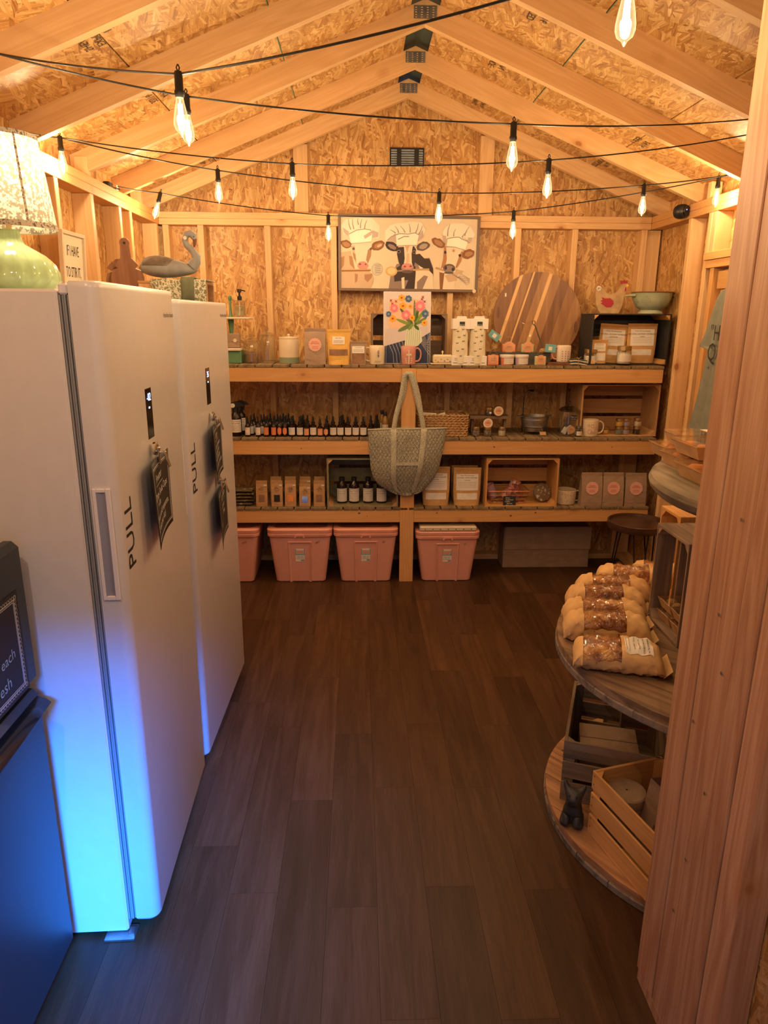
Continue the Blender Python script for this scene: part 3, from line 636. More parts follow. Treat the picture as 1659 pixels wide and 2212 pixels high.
# chalk signs held by magnetic clips (each hangs from a clip on the door)
def chalksign(cx, y0, y1, z0, z1, lines, lab, clipy, clipz, cx0=.055):
    c = thing('magnetic_clip', 'chrome magnetic clip above the '+lab.split(' on ')[0]+(', lower' if 'lower' in lab else ''), 'clip', (cx, clipy, clipz), 0, 'chrome magnetic clips')
    m = MB(); m.add([], []); obj('magnet', MB().lathe([(.017, 0), (.0185, .003), (.0185, .009), (.012, .012), (.004, .012)], 20), W['chrome'], c, (0.0005, 0, 0), (0, pi/2, 0))
    obj('jaw', MB().box(.012, .018, -.008, .008, -.045, .004, .002).box(.018, .034, -.007, .007, -.012, -.008, .001), W['chrome'], c)
    obj('jaw', MB().box(-.002, .002, -.008, .008, -.045, .004, .001), W['chrome'], c, (.030, 0, -.008), (0, radians(-16), 0))
    wd, hh = y1-y0, z1-z0
    t = thing('chalkboard_sign', lab, 'sign', (cx, y0, z0), 0, 'curled chalkboard signs')
    def pt_(u, v, o=0.0):   # u,v in metres; near edge curls away from the door
        k = 1-u/wd; b = (1-v/hh)
        return (.004+.024*k**1.8+.008*k*k*b+o, u, v-.008*k*k*b)
    g = MB().grid(12, 8, lambda a, b: pt_(a*wd, b*hh)); s0 = obj('sheet', g, W['cboard'], t)
    s0.modifiers.new('thick', 'SOLIDIFY').thickness = .0012
    m = MB(); e = .0012
    for ins, th in ((.016, .0022), (.021, .001)):
        for (ua, va, ub, vb) in ((ins, ins, wd-ins, ins), (wd-ins, ins, wd-ins, hh-ins), (ins, hh-ins, wd-ins, hh-ins), (ins, ins, ins, hh-ins)):
            n = 10; q = []
            for i in range(n+1):
                s_ = i/n; q.append((ua+(ub-ua)*s_, va+(vb-va)*s_))
            for a, b in zip(q[:-1], q[1:]):
                if abs(ub-ua) > abs(vb-va): m.add([pt_(a[0], a[1]-th/2, e), pt_(b[0], b[1]-th/2, e), pt_(b[0], b[1]+th/2, e), pt_(a[0], a[1]+th/2, e)], [(0, 1, 2, 3)])
                else: m.add([pt_(a[0]-th/2, a[1], e), pt_(a[0]+th/2, a[1], e), pt_(b[0]+th/2, b[1], e), pt_(b[0]-th/2, b[1], e)], [(0, 1, 2, 3)])
    n = int(hh/.011)
    for i in range(n):
        v = .014+(hh-.028)*i/(n-1)
        for k in range(6):
            a0, a1 = pi*k/6, pi*(k+1)/6; r0, r1 = .0042, .0052
            m.add([pt_(wd-.014+r_*sin(a_), v+r_*cos(a_), e) for r_, a_ in ((r0, a0), (r1, a0), (r1, a1), (r0, a1))], [(0, 1, 2, 3)])
    obj('chalk_border', m, W['chalk'], s0, smooth=False)
    m = MB()
    for (txt, sz, u, v) in lines: m.text(txt, sz, lambda a, b, u=u, v=v: pt_(u+a, v+b+a*.06, e))
    l0 = lines[0]
    for i in range(6):
        a = l0[2]-.05+i*.018; m.add([pt_(a, l0[3]-.012, e), pt_(a+.018, l0[3]-.011, e), pt_(a+.018, l0[3]-.0098, e), pt_(a, l0[3]-.0108, e)], [(0, 1, 2, 3)])
    obj('chalk_lettering', m, W['chalk'], s0, smooth=False)
    return t
chalksign(-.566, 1.80, 2.055, 1.09, 1.312, [('Freezer', .030, .10, .165), ('Dirty Soda Cups', .028, .118, .124), ('+ Ice', .026, .075, .098), ('(not sold separate,', .026, .118, .070), ('2 cup per kit)', .026, .092, .042)], 'chalkboard sheet listing soda cups on the nearer freezer', 1.925, 1.335)
chalksign(-.566, 2.59, 2.87, 1.075, 1.285, [('Dairy', .032, .12, .160), ('aged cheese', .026, .150, .122), ('pepper jack', .026, .13, .098), ('mild cheddar', .026, .135, .074), ('extra sharp cheddar', .024, .145, .048)], 'chalkboard sheet listing cheeses on the farther freezer, upper one', 2.71, 1.315)
chalksign(-.566, 2.62, 2.91, .812, 1.028, [('Lip Balm', .032, .17, .165), ('- Lemon', .026, .16, .125), ('Drop', .026, .18, .098), ('$3', .028, .09, .062)], 'chalkboard sheet reading lip balm on the farther freezer, lower one', 2.755, 1.055)

# ------------------------------------------------------------------ small dark refrigerator at the left edge
t = thing('dark_refrigerator', 'dark slate two-door refrigerator at the left edge with a chalkboard sheet', 'refrigerator', (-.80, .86, 0))
obj('cabinet', MB().box(-.42, -.03, .0, .70, .02, 1.175, .006), W['dgrey'], t)
obj('door', MB().box(-.026, .02, .0, .705, .835, 1.190, .014), W['dgrey'], t)
ld = obj('door', MB().box(-.026, .02, .0, .705, .045, .815, .014), W['dgrey'], t)
hp = MB(); hp.prism([(.021, .0), (.045, .03), (.045, .09), (.021, .12)], .18, .66, 'y')
hp = MB().grid(10, 5, lambda u, v: (.021+.030*sin(v*pi), .02+u*.655, .800-.045*sin(min(1, u*1.4)*pi/2)*0-.055*v*(.5+.5*sin(u*pi))))
obj('handle', hp, W['blackg'], ld).modifiers.new('t', 'SOLIDIFY').thickness = .004
obj('hinge_cap', MB().lathe([(.014, 0), (.014, .012), (.008, .016)], 12), W['black'], t, (-.02, .62, 1.178))
ft = MB()
for x in (-.38, -.08):
    for y in (.06, .64): ft.box(x-.02, x+.02, y-.02, y+.02, 0, .022)
tag(obj('foot', ft, W['black'], t), None, None, None, None)
t = thing('chalkboard_sign', 'chalkboard sheet with blue chalk prices taped on the dark refrigerator', 'sign', (-.7795, 1.262, .842), 0, 'curled chalkboard signs')
hh, wd = .245, .25
s0 = obj('sheet', MB().box(0, .001, 0, wd, 0, hh), W['cboard'], t)
m = MB()
for ins, th in ((.018, .0022), (.0225, .001)):
    m.box(.001, .0014, ins, wd-ins, ins-th/2, ins+th/2).box(.001, .0014, ins, wd-ins, hh-ins-th/2, hh-ins+th/2).box(.001, .0014, wd-ins-th/2, wd-ins+th/2, ins, hh-ins)
for i in range(22):
    for ax in (0, 1, 2):
        c = (wd-.014, .014+(hh-.028)*i/21) if ax == 0 else ((wd-.012-i*.0105, .014) if ax == 1 else (wd-.012-i*.0105, hh-.014))
        for k in range(8):
            a0, a1 = 2*pi*k/8, 2*pi*(k+1)/8
            m.add([(.0014, c[0]+r_*cos(a_), c[1]+r_*sin(a_)) for r_, a_ in ((.0040, a0), (.0050, a0), (.0050, a1), (.0040, a1))], [(0, 1, 2, 3)])
obj('chalk_border', m, W['chalk'], s0, smooth=False)
m = MB()
for tx, sz, u, v in (('Eggs', .045, .10, .165), ('$5 each', .036, .150, .095), ('fresh', .040, .135, .040)): m.text(tx, sz, lambda a, b, u=u, v=v: (.0016, u+a, v+b+a*.1))
obj('chalk_lettering', m, W['chalkb'], s0, smooth=False)

# ------------------------------------------------------------------ table lamp on the nearer freezer
lp = on(33, 600, 'y', 2.02); LX = lp.x
t = thing('table_lamp', 'lit table lamp with floral fabric shade and green glazed base', 'lamp', (LX, 2.02, 1.745))
def rib(r, z, k=18):
    return [(r*(1+.018*cos(k*a)), a, z) for a in [2*pi*i/72 for i in range(72)]]
m = MB(); V = []; F = []; prof = [(.085, -.002), (.100, .010), (.113, .030), (.112, .050), (.100, .075), (.080, .095), (.055, .110), (.034, .122), (.026, .135), (.024, .155), (.026, .158)]
for r, z in prof:
    for rr, a, zz in rib(r, z): V.append((rr*cos(a), rr*sin(a), zz))
for j in range(len(prof)-1):
    for i in range(72): k = (i+1) % 72; F.append((j*72+i, j*72+k, (j+1)*72+k, (j+1)*72+i))
F.append(tuple(range(72))); F.append(tuple(range((len(prof)-1)*72, len(prof)*72)))
m.add(V, F); obj('base', m, W['lampg'], t, fix=True)
obj('pole', MB().lathe([(.007, .155), (.007, .27), (.012, .275), (.012, .30)], 12), W['gold'], t)
sb, st, z0, z1 = .119, .092, .160, .385
s_ = obj('lamp_shade', MB().lathe([(sb, z0), (st, z1)], 48, cap0=False, cap1=False), W['shade'], t)
obj('shade_trim', MB().lathe([(sb+.001, z0-.002), (sb, z0+.012)], 48, cap0=False, cap1=False), W['trim'], s_)
obj('shade_trim', MB().lathe([(st+.002, z1-.010), (st+.001, z1+.001)], 48, cap0=False, cap1=False), W['trim'], s_)
for a in (-.75, 1.2, 3.3): 
    m = MB(); m.add([((sb+.0012)*cos(a-.03), (sb+.0012)*sin(a-.03), z0), ((sb+.0012)*cos(a+.03), (sb+.0012)*sin(a+.03), z0), ((st+.0012)*cos(a+.03), (st+.0012)*sin(a+.03), z1), ((st+.0012)*cos(a-.03), (st+.0012)*sin(a-.03), z1)], [(0, 1, 2, 3)])
    obj('shade_seam', m, W['trim'], s_)
obj('light_bulb', MB().lathe([(.012, .30), (.022, .32), (.026, .335), (.020, .352), (.004, .36)], 16), emis('lamp_bulb', (1, .80, .52), 30), t)
lightat((LX, 2.02, 1.745+.33), LAMP_W, .03, (1, .78, .50), 'lamp_light')

# framed saying, boards, goose and towels behind the freezers
t = thing('framed_sign', 'slim wood framed sign with thin black capitals leaning on the left wall', 'sign', (XL+.02, 3.06, 1.60), 0, rot=(0, radians(3), 0))
hh, wd = .42, .25
for b in ((0, .018, 0, wd, 0, .014), (0, .018, 0, wd, hh-.014, hh), (0, .018, 0, .014, .014, hh-.014), (0, .018, wd-.014, wd, .014, hh-.014)): obj('frame_rail', MB().box(*b, .001), W['whitew'], t)
obj('panel', MB().box(.002, .008, .014, wd-.014, .014, hh-.014), W['sign'], t)
m = MB()
for i, l in enumerate(('IF I HAVE', 'TO STIR IT,', "IT'S HOMEMADE")):
    m.text(l, .052, lambda u, v, i=i: (.0088, wd/2+u*(.62 if i < 2 else .50), .325-i*.085+v*1.15))
obj('lettering', m, W['ink'], t, smooth=False)
def cutting_board(y, z, wd, hh, hl, rx, lab, m_, xo):
    t = thing('cutting_board', lab, 'cutting board', (xo, y, z), 0, 'paddle boards by the left wall', (0, radians(-9), radians(rx)))
    pts = [(-wd/2, 0), (wd/2, 0)]; pts += [(wd/2, hh-.03), (wd/2-.008, hh-.008), (wd/2-.03, hh)]
    pts += [(.045, hh+.012), (.020, hh+.04), (.017, hh+hl-.03)]
    pts += [(.019*cos(a), hh+hl-.02+.019*sin(a)) for a in [i*pi/6 for i in range(7)]]
    pts += [(-.017, hh+hl-.03), (-.020, hh+.04), (-.045, hh+.012), (-wd/2+.03, hh), (-wd/2+.008, hh-.008), (-wd/2, hh-.03)]
    obj('board', MB().prism(pts, -.008, .008, 'x'), m_, t)
    obj('hanging_hole', MB().lathe([(.005, -.0085), (.005, .0085)], 10), W['ink'], t, (0, 0, hh+hl-.02), (0, pi/2, 0)); return t
cutting_board(0, 0, .125, .145, .115, 0, 'brown paddle cutting board with a hole, standing behind the freezer tops', pine('board_brown', 'z', (.36, .17, .08), (.24, .10, .045), .5, False), 0).matrix_world = Matrix.Translation((-.925, 3.0, 1.722)) @ Matrix.Rotation(radians(-78), 4, 'Z') @ Matrix.Rotation(radians(8), 4, 'Y')
cutting_board(0, 0, .10, .135, .05, 0, 'short cutting board standing just behind the paddle board', pine('board_brown2', 'z', (.42, .21, .10), (.30, .14, .06), .5, False), 0).matrix_world = Matrix.Translation((-.975, 3.04, 1.722)) @ Matrix.Rotation(radians(-70), 4, 'Z') @ Matrix.Rotation(radians(8), 4, 'Y')
# wooden crate, towels and goose on the farther freezer
cx0 = -.715; gy = 3.0; zf2 = 1.722
t = thing('riser_box', 'low slatted wooden box on the farther freezer under the goose', 'box', (cx0-.01, gy, zf2))
for x in (-.09, 0, .09): obj('slat', MB().box(x-.042, x+.042, -.10, -.088, 0, .084, .001), CR['z'], t)
obj('top', MB().box(-.135, .120, -.10, .10, .085, .094, .001), CR['x'], t); obj('back', MB().box(-.135, .120, .088, .10, 0, .084), CR['x'], t)
def towel(x0, x1, lab, m_, zt, dy=0.0):
    pr = [(.09, zt+.001), (-.095-dy, zt+.003), (-.104-dy, zt-.004), (-.107-dy, zt-.03), (-.107-dy, zt-.092)]
    o = MB().grid(6, len(pr), lambda u, v: (x0+(x1-x0)*u, pr[round(v*(len(pr)-1))][0]-.002*sin(u*9), pr[round(v*(len(pr)-1))][1]))
    q = obj('tea_towel', o, m_, None, (cx0-.01, gy, zf2)); q.modifiers.new('t', 'SOLIDIFY').thickness = .003
    return tag(q, lab, 'towel')
towel(-.085, .130, 'cream and sage leaf print tea towel draped under the goose', W['ctowel'], .096); towel(.035, .085, 'folded sage waffle cloth lying over the leaf print towel', W['gtowel'], .103, .005)
t = thing('goose_figurine', 'grey carved goose decoy with curved neck standing on the towels', 'figurine', (cx0-.035, gy, zf2+.104)); t.scale = (.78, .8, .82)
def gb(u, v):
    x = -.165+.30*v; r = sin(min(1, max(0, v))**.75*pi)**.6
    a = 2*pi*u; return (x, .062*r*cos(a), .048+.052*r*sin(a)*(1 if sin(a) > 0 else .8)+.012*(.5-v))
m = MB().grid(24, 16, gb, wrap=True); obj('body', m, W['grey'], t)
m = MB().grid(16, 10, lambda u, v: (-.160+.25*v, (.066*sin(v**.75*pi)**.6)*cos(pi*(u*.9+.05)), .053+(.056*sin(v**.75*pi)**.6)*sin(pi*(u*.9+.05))+.012*(.5-v)))
obj('wing', m, W['brown'], t)
nk = [(.105, 0, .06), (.128, 0, .085), (.132, 0, .105), (.112, 0, .135), (.085, 0, .158), (.076, 0, .182), (.088, 0, .206), (.108, 0, .212), (.124, 0, .200), (.128, 0, .185)]
obj('neck', MB().tube(nk, [.030, .026, .021, .017, .015, .015, .016, .018, .018, .012], 12), W['grey'], t)
obj('beak', MB().tube([(.128, 0, .190), (.126, 0, .165), (.122, 0, .150)], [.011, .008, .004], 8), W['walnut'], t)
obj('eye', MB().lathe([(.001, -.002), (.003, 0), (.001, .002)], 8), W['black'], t, (.127, -.016, .196), (pi/2, 0, 0))
obj('price_sticker', MB().lathe([(.009, 0), (.009, .0008)], 16), W['wcard'], t, (.083, -.018, .190), (pi/2, 0, 0))

# ------------------------------------------------------------------ shelf goods: builders
def fit(pl, pr, pt, pb, zs, ymin=4.345, ymax=4.70):
    """centre x, front y, width and height of a thing whose base is seen at pb and whose top at pt"""
    y = min(ymax, max(ymin, on((pl+pr)/2, pb, 'z', zs).y))
    a, b = on(pl, pb, 'y', y), on(pr, pb, 'y', y); t_ = on((pl+pr)/2, pt, 'y', y)
    return (a.x+b.x)/2, y, b.x-a.x, t_.z-zs
def lines(m, fn, w_, rows, z0, dz, th=.0012, seed=0):
    rr = random.Random(seed)
    for i in range(rows):
        x = -w_/2; z = z0-i*dz
        while x < w_/2-.002:
            l = rr.uniform(.003, .010); x2 = min(x+l, w_/2)
            m.add([fn(x, z-th/2), fn(x2, z-th/2), fn(x2, z+th/2), fn(x, z+th/2)], [(0, 1, 2, 3)]); x = x2+.0015
def pouch(name, label, cat, x, y, z, w_, h, d, mat, group=None, window=None, lab=None, rz=0, flat=.12, t0=None):
    """standing pouch: oval foot, pinched flat top; window=(z0,z1,mat,wfrac) lab=(z0,z1,wfrac,mat,[(text,size,z)],rows)"""
    t = thing(name, label, cat, (x, y+d/2, z), rz, group)
    def half(v):                      # half depth at height v (0..1)
        return d/2*max(.03, (1-v/(1-flat))**.8 if v < 1-flat else .03)
    def wid(v): return w_/2*(.92+.08*min(1, v*3))
    def fr(u, v, o=0.0): return (u, -(half(v)*sqrt(max(0, 1-(abs(u)/(w_/2))**2.2)))-.0012-o, v*h)
    m = MB()
    def sh_(u, v):
        a = 2*pi*u; cx = wid(v)*(abs(cos(a))**.7)*(1 if cos(a) > 0 else -1); yy = half(v)*sin(a)
        return (cx, yy, v*h)
    m.grid(28, 12, sh_, wrap=True); obj('pouch_body', m, mat, t)
    obj('heat_seal', MB().box(-w_/2, w_/2, -.0024, .0024, h*(1-flat*.5), h, .0008), mat, t)
    def band(z0, z1, wf, o):
        g = MB(); g.grid(9, 5, lambda a, b: fr((a-.5)*w_*wf, z0+(z1-z0)*b, o)); return g
    if window:
        z0, z1, wm, wf = window; obj('window', band(z0, z1, wf, .0006), wm, t)
    if lab:
        z0, z1, wf, lm, tx, rows = lab; lb = obj('label', band(z0, z1, wf, .0012), lm, t)
        m = MB(); f2_ = lambda u, v: fr(u, v/h, .0018)
        for (s, sz, vv) in tx: m.text(s, sz, lambda u, v, vv=vv: f2_(u, vv*h+v))
        if rows: lines(m, f2_, w_*wf*.8, rows, (z0+(z1-z0)*.5)*h, (z1-z0)*h*.4/rows, .0011, 5)
        obj('lettering', m, W['ink'], lb, smooth=False)
    return t
def blockbag(name, label, cat, x, y, z, w_, h, d, mat, group=None, rz=0, fold=.1):
    """square bottomed paper bag with a folded top"""
    t = thing(name, label, cat, (x, y+d/2, z), rz, group); m = MB()
    lv = [(0, 1, 1), (.06, 1.0, 1.02), (.30, .99, .96), (.62, .985, .70), (.86, .98, .34), (1-fold*.2, .97, .10), (1, .965, .06)]
    V = []; F = []; n = 10
    for v, a, b in lv:
        X, Y = w_/2*a, d/2*b
        V += [(-X, -Y, v*h), (0, -Y*1.03-.001, v*h), (X, -Y, v*h), (X*(1-.10*(1-b)*1.2), -Y*.4, v*h), (X*(1-.16*(1-b)), 0, v*h), (X*(1-.10*(1-b)*1.2), Y*.4, v*h), (X, Y, v*h), (0, Y, v*h), (-X, Y, v*h), (-X*(1-.14*(1-b)), 0, v*h)]
    for j in range(len(lv)-1):
        for i in range(n): k = (i+1) % n; F.append((j*n+i, j*n+k, (j+1)*n+k, (j+1)*n+i))
    F.append(tuple(reversed(range(n)))); F.append(tuple((len(lv)-1)*n+i for i in range(n)))
    m.add(V, F); obj('bag_body', m, mat, t, ang=28)
    obj('folded_top', MB().box(-w_/2*.97, w_/2*.97, -d/2*.16-.004, -.001, h*(1-fold), h, .0012), mat, t)
    obj('bottom_fold', MB().box(-w_/2*.985, w_/2*.985, -d/2-.0022, -d/2+.001, h*.005, h*.16, .0008), mat, t)
    def fr(u, zz, o=.002):
        v = zz/h
        for (v0, a0, b0), (v1, a1, b1) in zip(lv[:-1], lv[1:]):
            if v <= v1: k = (v-v0)/(v1-v0); return (u, -(b0+(b1-b0)*k)*d/2*1.03-o, zz)
        return (u, -.01, zz)
    return t, fr
def scallop(m, cx, cz, r, fn, n=16):
    m.poly([(cx+r*(1+.045*cos(n*a))*cos(a), cz+r*(1+.045*cos(n*a))*sin(a)) for a in [2*pi*i/(n*4) for i in range(n*4)]], fn)
def jar(name, label, cat, x, y, z, r, h, fill, lidm, group=None, lab=None, fillh=.72):
    t = thing(name, label, cat, (x, y+r, z), 0, group); g = h*.80
    obj('glass_body', MB().lathe([(r*.85, 0), (r*.98, .003), (r, .008), (r, g*.80), (r*.86, g*.93), (r*.84, g)], 20, cap1=False), W['glass'], t)
    obj('contents', MB().lathe([(r*.82, .003), (r*.93, .008), (r*.93, g*fillh), (r*.3, g*(fillh+.02))], 16), fill, t)
    obj('lid', MB().lathe([(r*.90, g*.93), (r*.94, g*.95), (r*.94, h*.97), (r*.88, h)], 20), lidm, t)
    if lab:
        m = MB(); m.grid(9, 2, lambda a, b: (r*1.02*sin((a-.5)*2.0), -r*1.02*cos((a-.5)*2.0), g*(.18+.5*b))); lb = obj('label', m, lab, t)
        m = MB(); lines(m, lambda u, v: (r*1.04*sin(u/r), -r*1.04*cos(u/r), v), r*1.4, 4, g*.58, g*.10, .0009, 3); obj('lettering', m, W['ink'], lb, smooth=False)
    return t
def mug(name, label, x, y, z, w_, h, side, mat, group=None, flare=1.0, hm=None):
    r = w_/2; t = thing(name, label, 'mug', (x, y+r, z), 0, group)
    obj('cup', MB().lathe([(r*.80, 0), (r*.92/flare**.5, .003), (r*.95/flare**.3, h*.1), (r*flare**.2, h*.6), (r*flare**.2, h-.002), (r*.97*flare**.2, h), (r*.92, h-.002), (r*.88, h*.12), (.002, h*.1)], 28, cap1=False), mat, t)
    s = side; pts = [(s*r*.93, 0, h*.84), (s*r*1.25, 0, h*.88), (s*r*1.62, 0, h*.72), (s*r*1.66, 0, h*.45), (s*r*1.42, 0, h*.22), (s*r*.93, 0, h*.17)]
    q = []
    for i in range(len(pts)-1):
        for k in range(3):
            a = [Vector(pts[max(0, min(len(pts)-1, j))]) for j in (i-1, i, i+1, i+2)]; u = k/3
            q.append(.5*((2*a[1])+(-a[0]+a[2])*u+(2*a[0]-5*a[1]+4*a[2]-a[3])*u*u+(-a[0]+3*a[1]-3*a[2]+a[3])*u**3))
    q.append(Vector(pts[-1])); obj('handle', MB().tube(q, .0052, 8), hm or mat, t); return t
def cyl(r, cx=0.0): return lambda u, v: (r*sin(u/r), -r*cos(u/r), v)
def crate(label, cat, L, D, Hh, mats, loc, rot, group=None, ns=3, nb=3, gap=.012, cleat=None, endsplit=False, name='wooden_crate'):
    """open-topped crate: L between the end boards (local x), D across (y), Hh high (z), bottom at z=0"""
    t = thing(name, label, cat, loc, 0, group, rot); e = .011; s = .007
    for sx in (-1, 1):
        x0 = sx*(L/2-e/2)
        if endsplit:
            hh = (Hh-gap)/2
            for k in range(2): obj('end_board', MB().box(x0-e/2, x0+e/2, -D/2+s, D/2-s, s+k*(hh+gap), s+k*(hh+gap)+hh-s, .001), mats['y'], t)
        else: obj('end_board', MB().box(x0-e/2, x0+e/2, -D/2+s, D/2-s, s, Hh, .001), mats['y'], t)
    hh = (Hh-s-gap*(ns-1))/ns; sm = {}
    for sy in (-1, 1):
        for k in range(ns):
            z0 = s+k*(hh+gap); y0 = sy*(D/2-s/2)
            obj('slat', MB().box(-L/2, L/2, y0-s/2, y0+s/2, z0, z0+hh, .0012), mats['x'], t)
    bb = (D-gap*(nb-1))/nb
    for k in range(nb):
        y0 = -D/2+k*(bb+gap); obj('slat', MB().box(-L/2, L/2, y0, y0+bb, 0, s, .0012), mats['x'], t)
    c = .028
    for sx in (-1, 1):
        for sy in (-1, 1):
            xx, yy = sx*(L/2-e), sy*(D/2-s)
            obj('corner_cleat', MB().prism([(xx, yy), (xx-sx*c, yy), (xx, yy-sy*c)], s, Hh-.002, 'z'), cleat or mats['z'], t, smooth=False, fix=True)
    return t
FRONT = lambda rz=0: (Matrix.Rotation(rz, 4, 'Z') @ Matrix.Rotation(pi/2, 4, 'X')).to_euler()
def shelfcrate(label, pl, pr, pt, pb, zs, depth, mats, group, **k):
    """crate lying on its side, opening to the room: opening width/height from the photo"""
    x, y, w_, h = fit(pl, pr, pt, pb, zs)
    # local z -> -y, local y -> +z
    return crate(label, 'crate', w_, h, depth, mats, (x, y+depth, zs+h/2), (pi/2, 0, 0), group, **k), x, y, w_, h
def tagprice(parent, x, y, z, w_=.014, h=.009, rot=0):
    obj('price_sticker', MB().box(-w_/2, w_/2, -.0008, 0, -h/2, h/2), W['wcard'], parent, (x, y, z), (0, rot, 0))

# ------------------------------------------------------------------ top shelf
Z1, Z2, Z3 = ZS
# two-tier green and white stand
x, y, w_, h = fit(487, 543, 655, 785, Z1)
t = thing('tiered_stand', 'green turned-post stand with two whitewashed trays at the left end', 'stand', (on(502, 780, 'y', 4.45).x, 4.47, Z1))
obj('base', MB().box(-.06, .06, -.055, .055, 0, .075, .004), W['green'], t)
obj('lower_tray', MB().box(-.085, .062, -.075, .075, .076, .092, .003), W['whitew'], t)
obj('upper_tray', MB().box(-.095, .125, -.085, .075, .262, .274, .003), W['whitew'], t)
obj('post', MB().lathe([(.010, .092), (.012, .10), (.007, .13), (.013, .20), (.018, .25), (.018, .262)], 16).lathe([(.014, .274), (.012, .28), (.009, .30), (.006, .34), (.0085, .36), (.006, .368), (.009, .374), (.012, .383), (.011, .393), (.004, .400)], 16), W['green'], t)
tx, ty = t.location.x, 4.47
t = thing('soap_dispenser', 'square glass soap dispenser with black pump on the upper tray', 'dispenser', (tx+.062, ty-.02, Z1+.2745))
obj('bottle', MB().box(-.034, .034, -.03, .03, 0, .098, .010), W['glass'], t); obj('liquid', MB().box(-.030, .030, -.026, .026, .004, .070, .008), plain('soap_liquid', (.42, .32, .16), .3), t)
obj('pump', MB().lathe([(.013, .098), (.014, .104), (.014, .118), (.010, .122), (.006, .126), (.006, .142), (.013, .144), (.013, .162)], 14).tube([(0, 0, .155), (.02, 0, .155), (.036, 0, .150)], .0035, 8), W['black'], t)
m = MB().text('Homegrown', .017, lambda u, v: (.006-v, -.0305, .05+u*.9)); obj('lettering', m, W['wcard'], t, smooth=False)
t = thing('napkin_bundle', 'bundle of striped cloth napkins tied with twine on the lower tray', 'napkins', (tx-.005, ty-.03, Z1+.0925))
for k, (c, mm) in enumerate((('a', W['muslin']), ('b', W['kraftd']), ('c', W['muslin']), ('d', W['kraftd']))):
    obj('napkin', MB().box(-.062+k*.012+(k == 3)*.0, -.051+k*.012+(k == 3)*.075, -.035, .035, .001, .086, .003), mm, t)
obj('twine', MB().tube([(-.064, -.037, .046), (.062, -.037, .04), (.063, .037, .04), (-.064, .037, .046), (-.064, -.037, .046)], .0012, 5), W['twine'], t)
obj('price_tag', MB().lathe([(.011, 0), (.011, .001)], 16), W['whitew'], t, (.035, -.038, .045), (pi/2, 0, 0))
def lidjar(label, pl, pr, pt, pb, zs, fill=None, tagm=True):
    x, y, w_, h = fit(pl, pr, pt, pb, zs); r = w_/2; t = thing('glass_jar', label, 'jar', (x, y+r, zs), 0); n = 40; V = []; F = []; g = h*.76
    pr_ = [(r*.86, 0), (r*.98, .004), (r, .012), (r, g*.82), (r*.9, g*.94), (r*.80, g)]
    for rr, z in pr_:
        for i in range(n): a = 2*pi*i/n; q = rr*(1-.035*(i % 2)*(1 if g*.05 < z < g*.95 else 0)); V.append((q*cos(a), q*sin(a), z))
    for j in range(len(pr_)-1):
        for i in range(n): k = (i+1) % n; F.append((j*n+i, j*n+k, (j+1)*n+k, (j+1)*n+i))
    F.append(tuple(range(n))); m = MB().add(V, F); obj('ribbed_body', m, W['glass'], t)
    obj('lid', MB().lathe([(r*.84, g), (r*.90, g+.003), (r*.90, g+.010), (r*.55, g+.020), (r*.2, g+.024), (r*.16, g+.028), (r*.28, h-.006), (r*.2, h), (.002, h)], 24), W['glass'], t)
    if fill: obj('contents', MB().lathe([(r*.82, .003), (r*.93, .01), (r*.93, g*.42), (r*.6, g*.5), (.002, g*.52)], 20), fill, t)
    tagprice(t, r*.2, -r*1.01, g*.78, .017, .010, -.2); return t
lidjar('short ribbed glass jar with lid and dark contents beside the green stand', 524, 559, 722, 785, Z1, W['cocoa'])
lidjar('tall ribbed glass jar with knob lid beside the cream crock', 558, 595, 707, 784, Z1)
# crock
x, y, w_, h = fit(601, 645, 722, 786, Z1); r = w_/2
t = thing('stoneware_crock', 'lidded cream crock with sage base and embossed crest', 'crock', (x, y+r, Z1))
obj('crock_body', MB().lathe([(r*.94, .0), (r*.99, .003), (r, .01), (r, h*.28), (r*1.0, h*.80), (r*.97, h*.84)], 32), W['cream'], t)
obj('glaze_band', MB().lathe([(r*1.002, .004), (r*1.006, .010), (r*1.006, h*.215)], 32, cap0=False, cap1=False), W['sage'], t)
obj('lid', MB().lathe([(r*.99, h*.845), (r*1.0, h*.87), (r*.97, h*.90), (r*.3, h*.915), (r*.1, h*.93), (r*.16, h*.97), (r*.12, h), (.001, h)], 32), W['cream'], t)
m = MB()
for i in range(14):
    a = i*2.4; rr = .006+.0016*i; u0, v0 = rr*cos(a)-.012, rr*.9*sin(a)+h*.42
    m.poly([(u0+.006*cos(b+a)*1.2, v0+.0035*sin(b)) for b in [k*pi/4 for k in range(8)]], cyl(r*1.008))
obj('embossed_crest', m, W['cream'], t); tagprice(t, .028, -r*.86, h*.72, .014, .014)
# kraft bag with pink seal (top shelf) and two pouches
def sealbag(label, pl, pr, pt, pb, zs, d=.07, rz=0, group=None):
    x, y, w_, h = fit(pl, pr, pt, pb, zs); t, fr = blockbag('paper_bag', label, 'bag', x, y, zs, w_, h, d, W['kraftd'], group, rz)
    m = MB(); scallop(m, 0, h*.55, w_*.30, lambda u, v: fr(u, v, .0035)); lb = obj('seal_label', m, W['pinkl'], t, smooth=False)
    m = MB()
    for i, (s, sz) in enumerate((('NATURAL', .0085), ('BROWNIE MIX', .008), ('', .006), ('HOMEMADE', .0065), ('CHOCOLATE', .0065))):
        if s: m.text(s, sz, lambda u, v, i=i: fr(u, h*.55+.014-i*.0095+v, .0042))
    obj('lettering', m, W['red'], lb, smooth=False); return t
sealbag('kraft bag with round pink seal standing alone right of the cream crock', 658, 704, 709, 788, Z1)
x, y, w_, h = fit(706, 757, 712, 788, Z1)
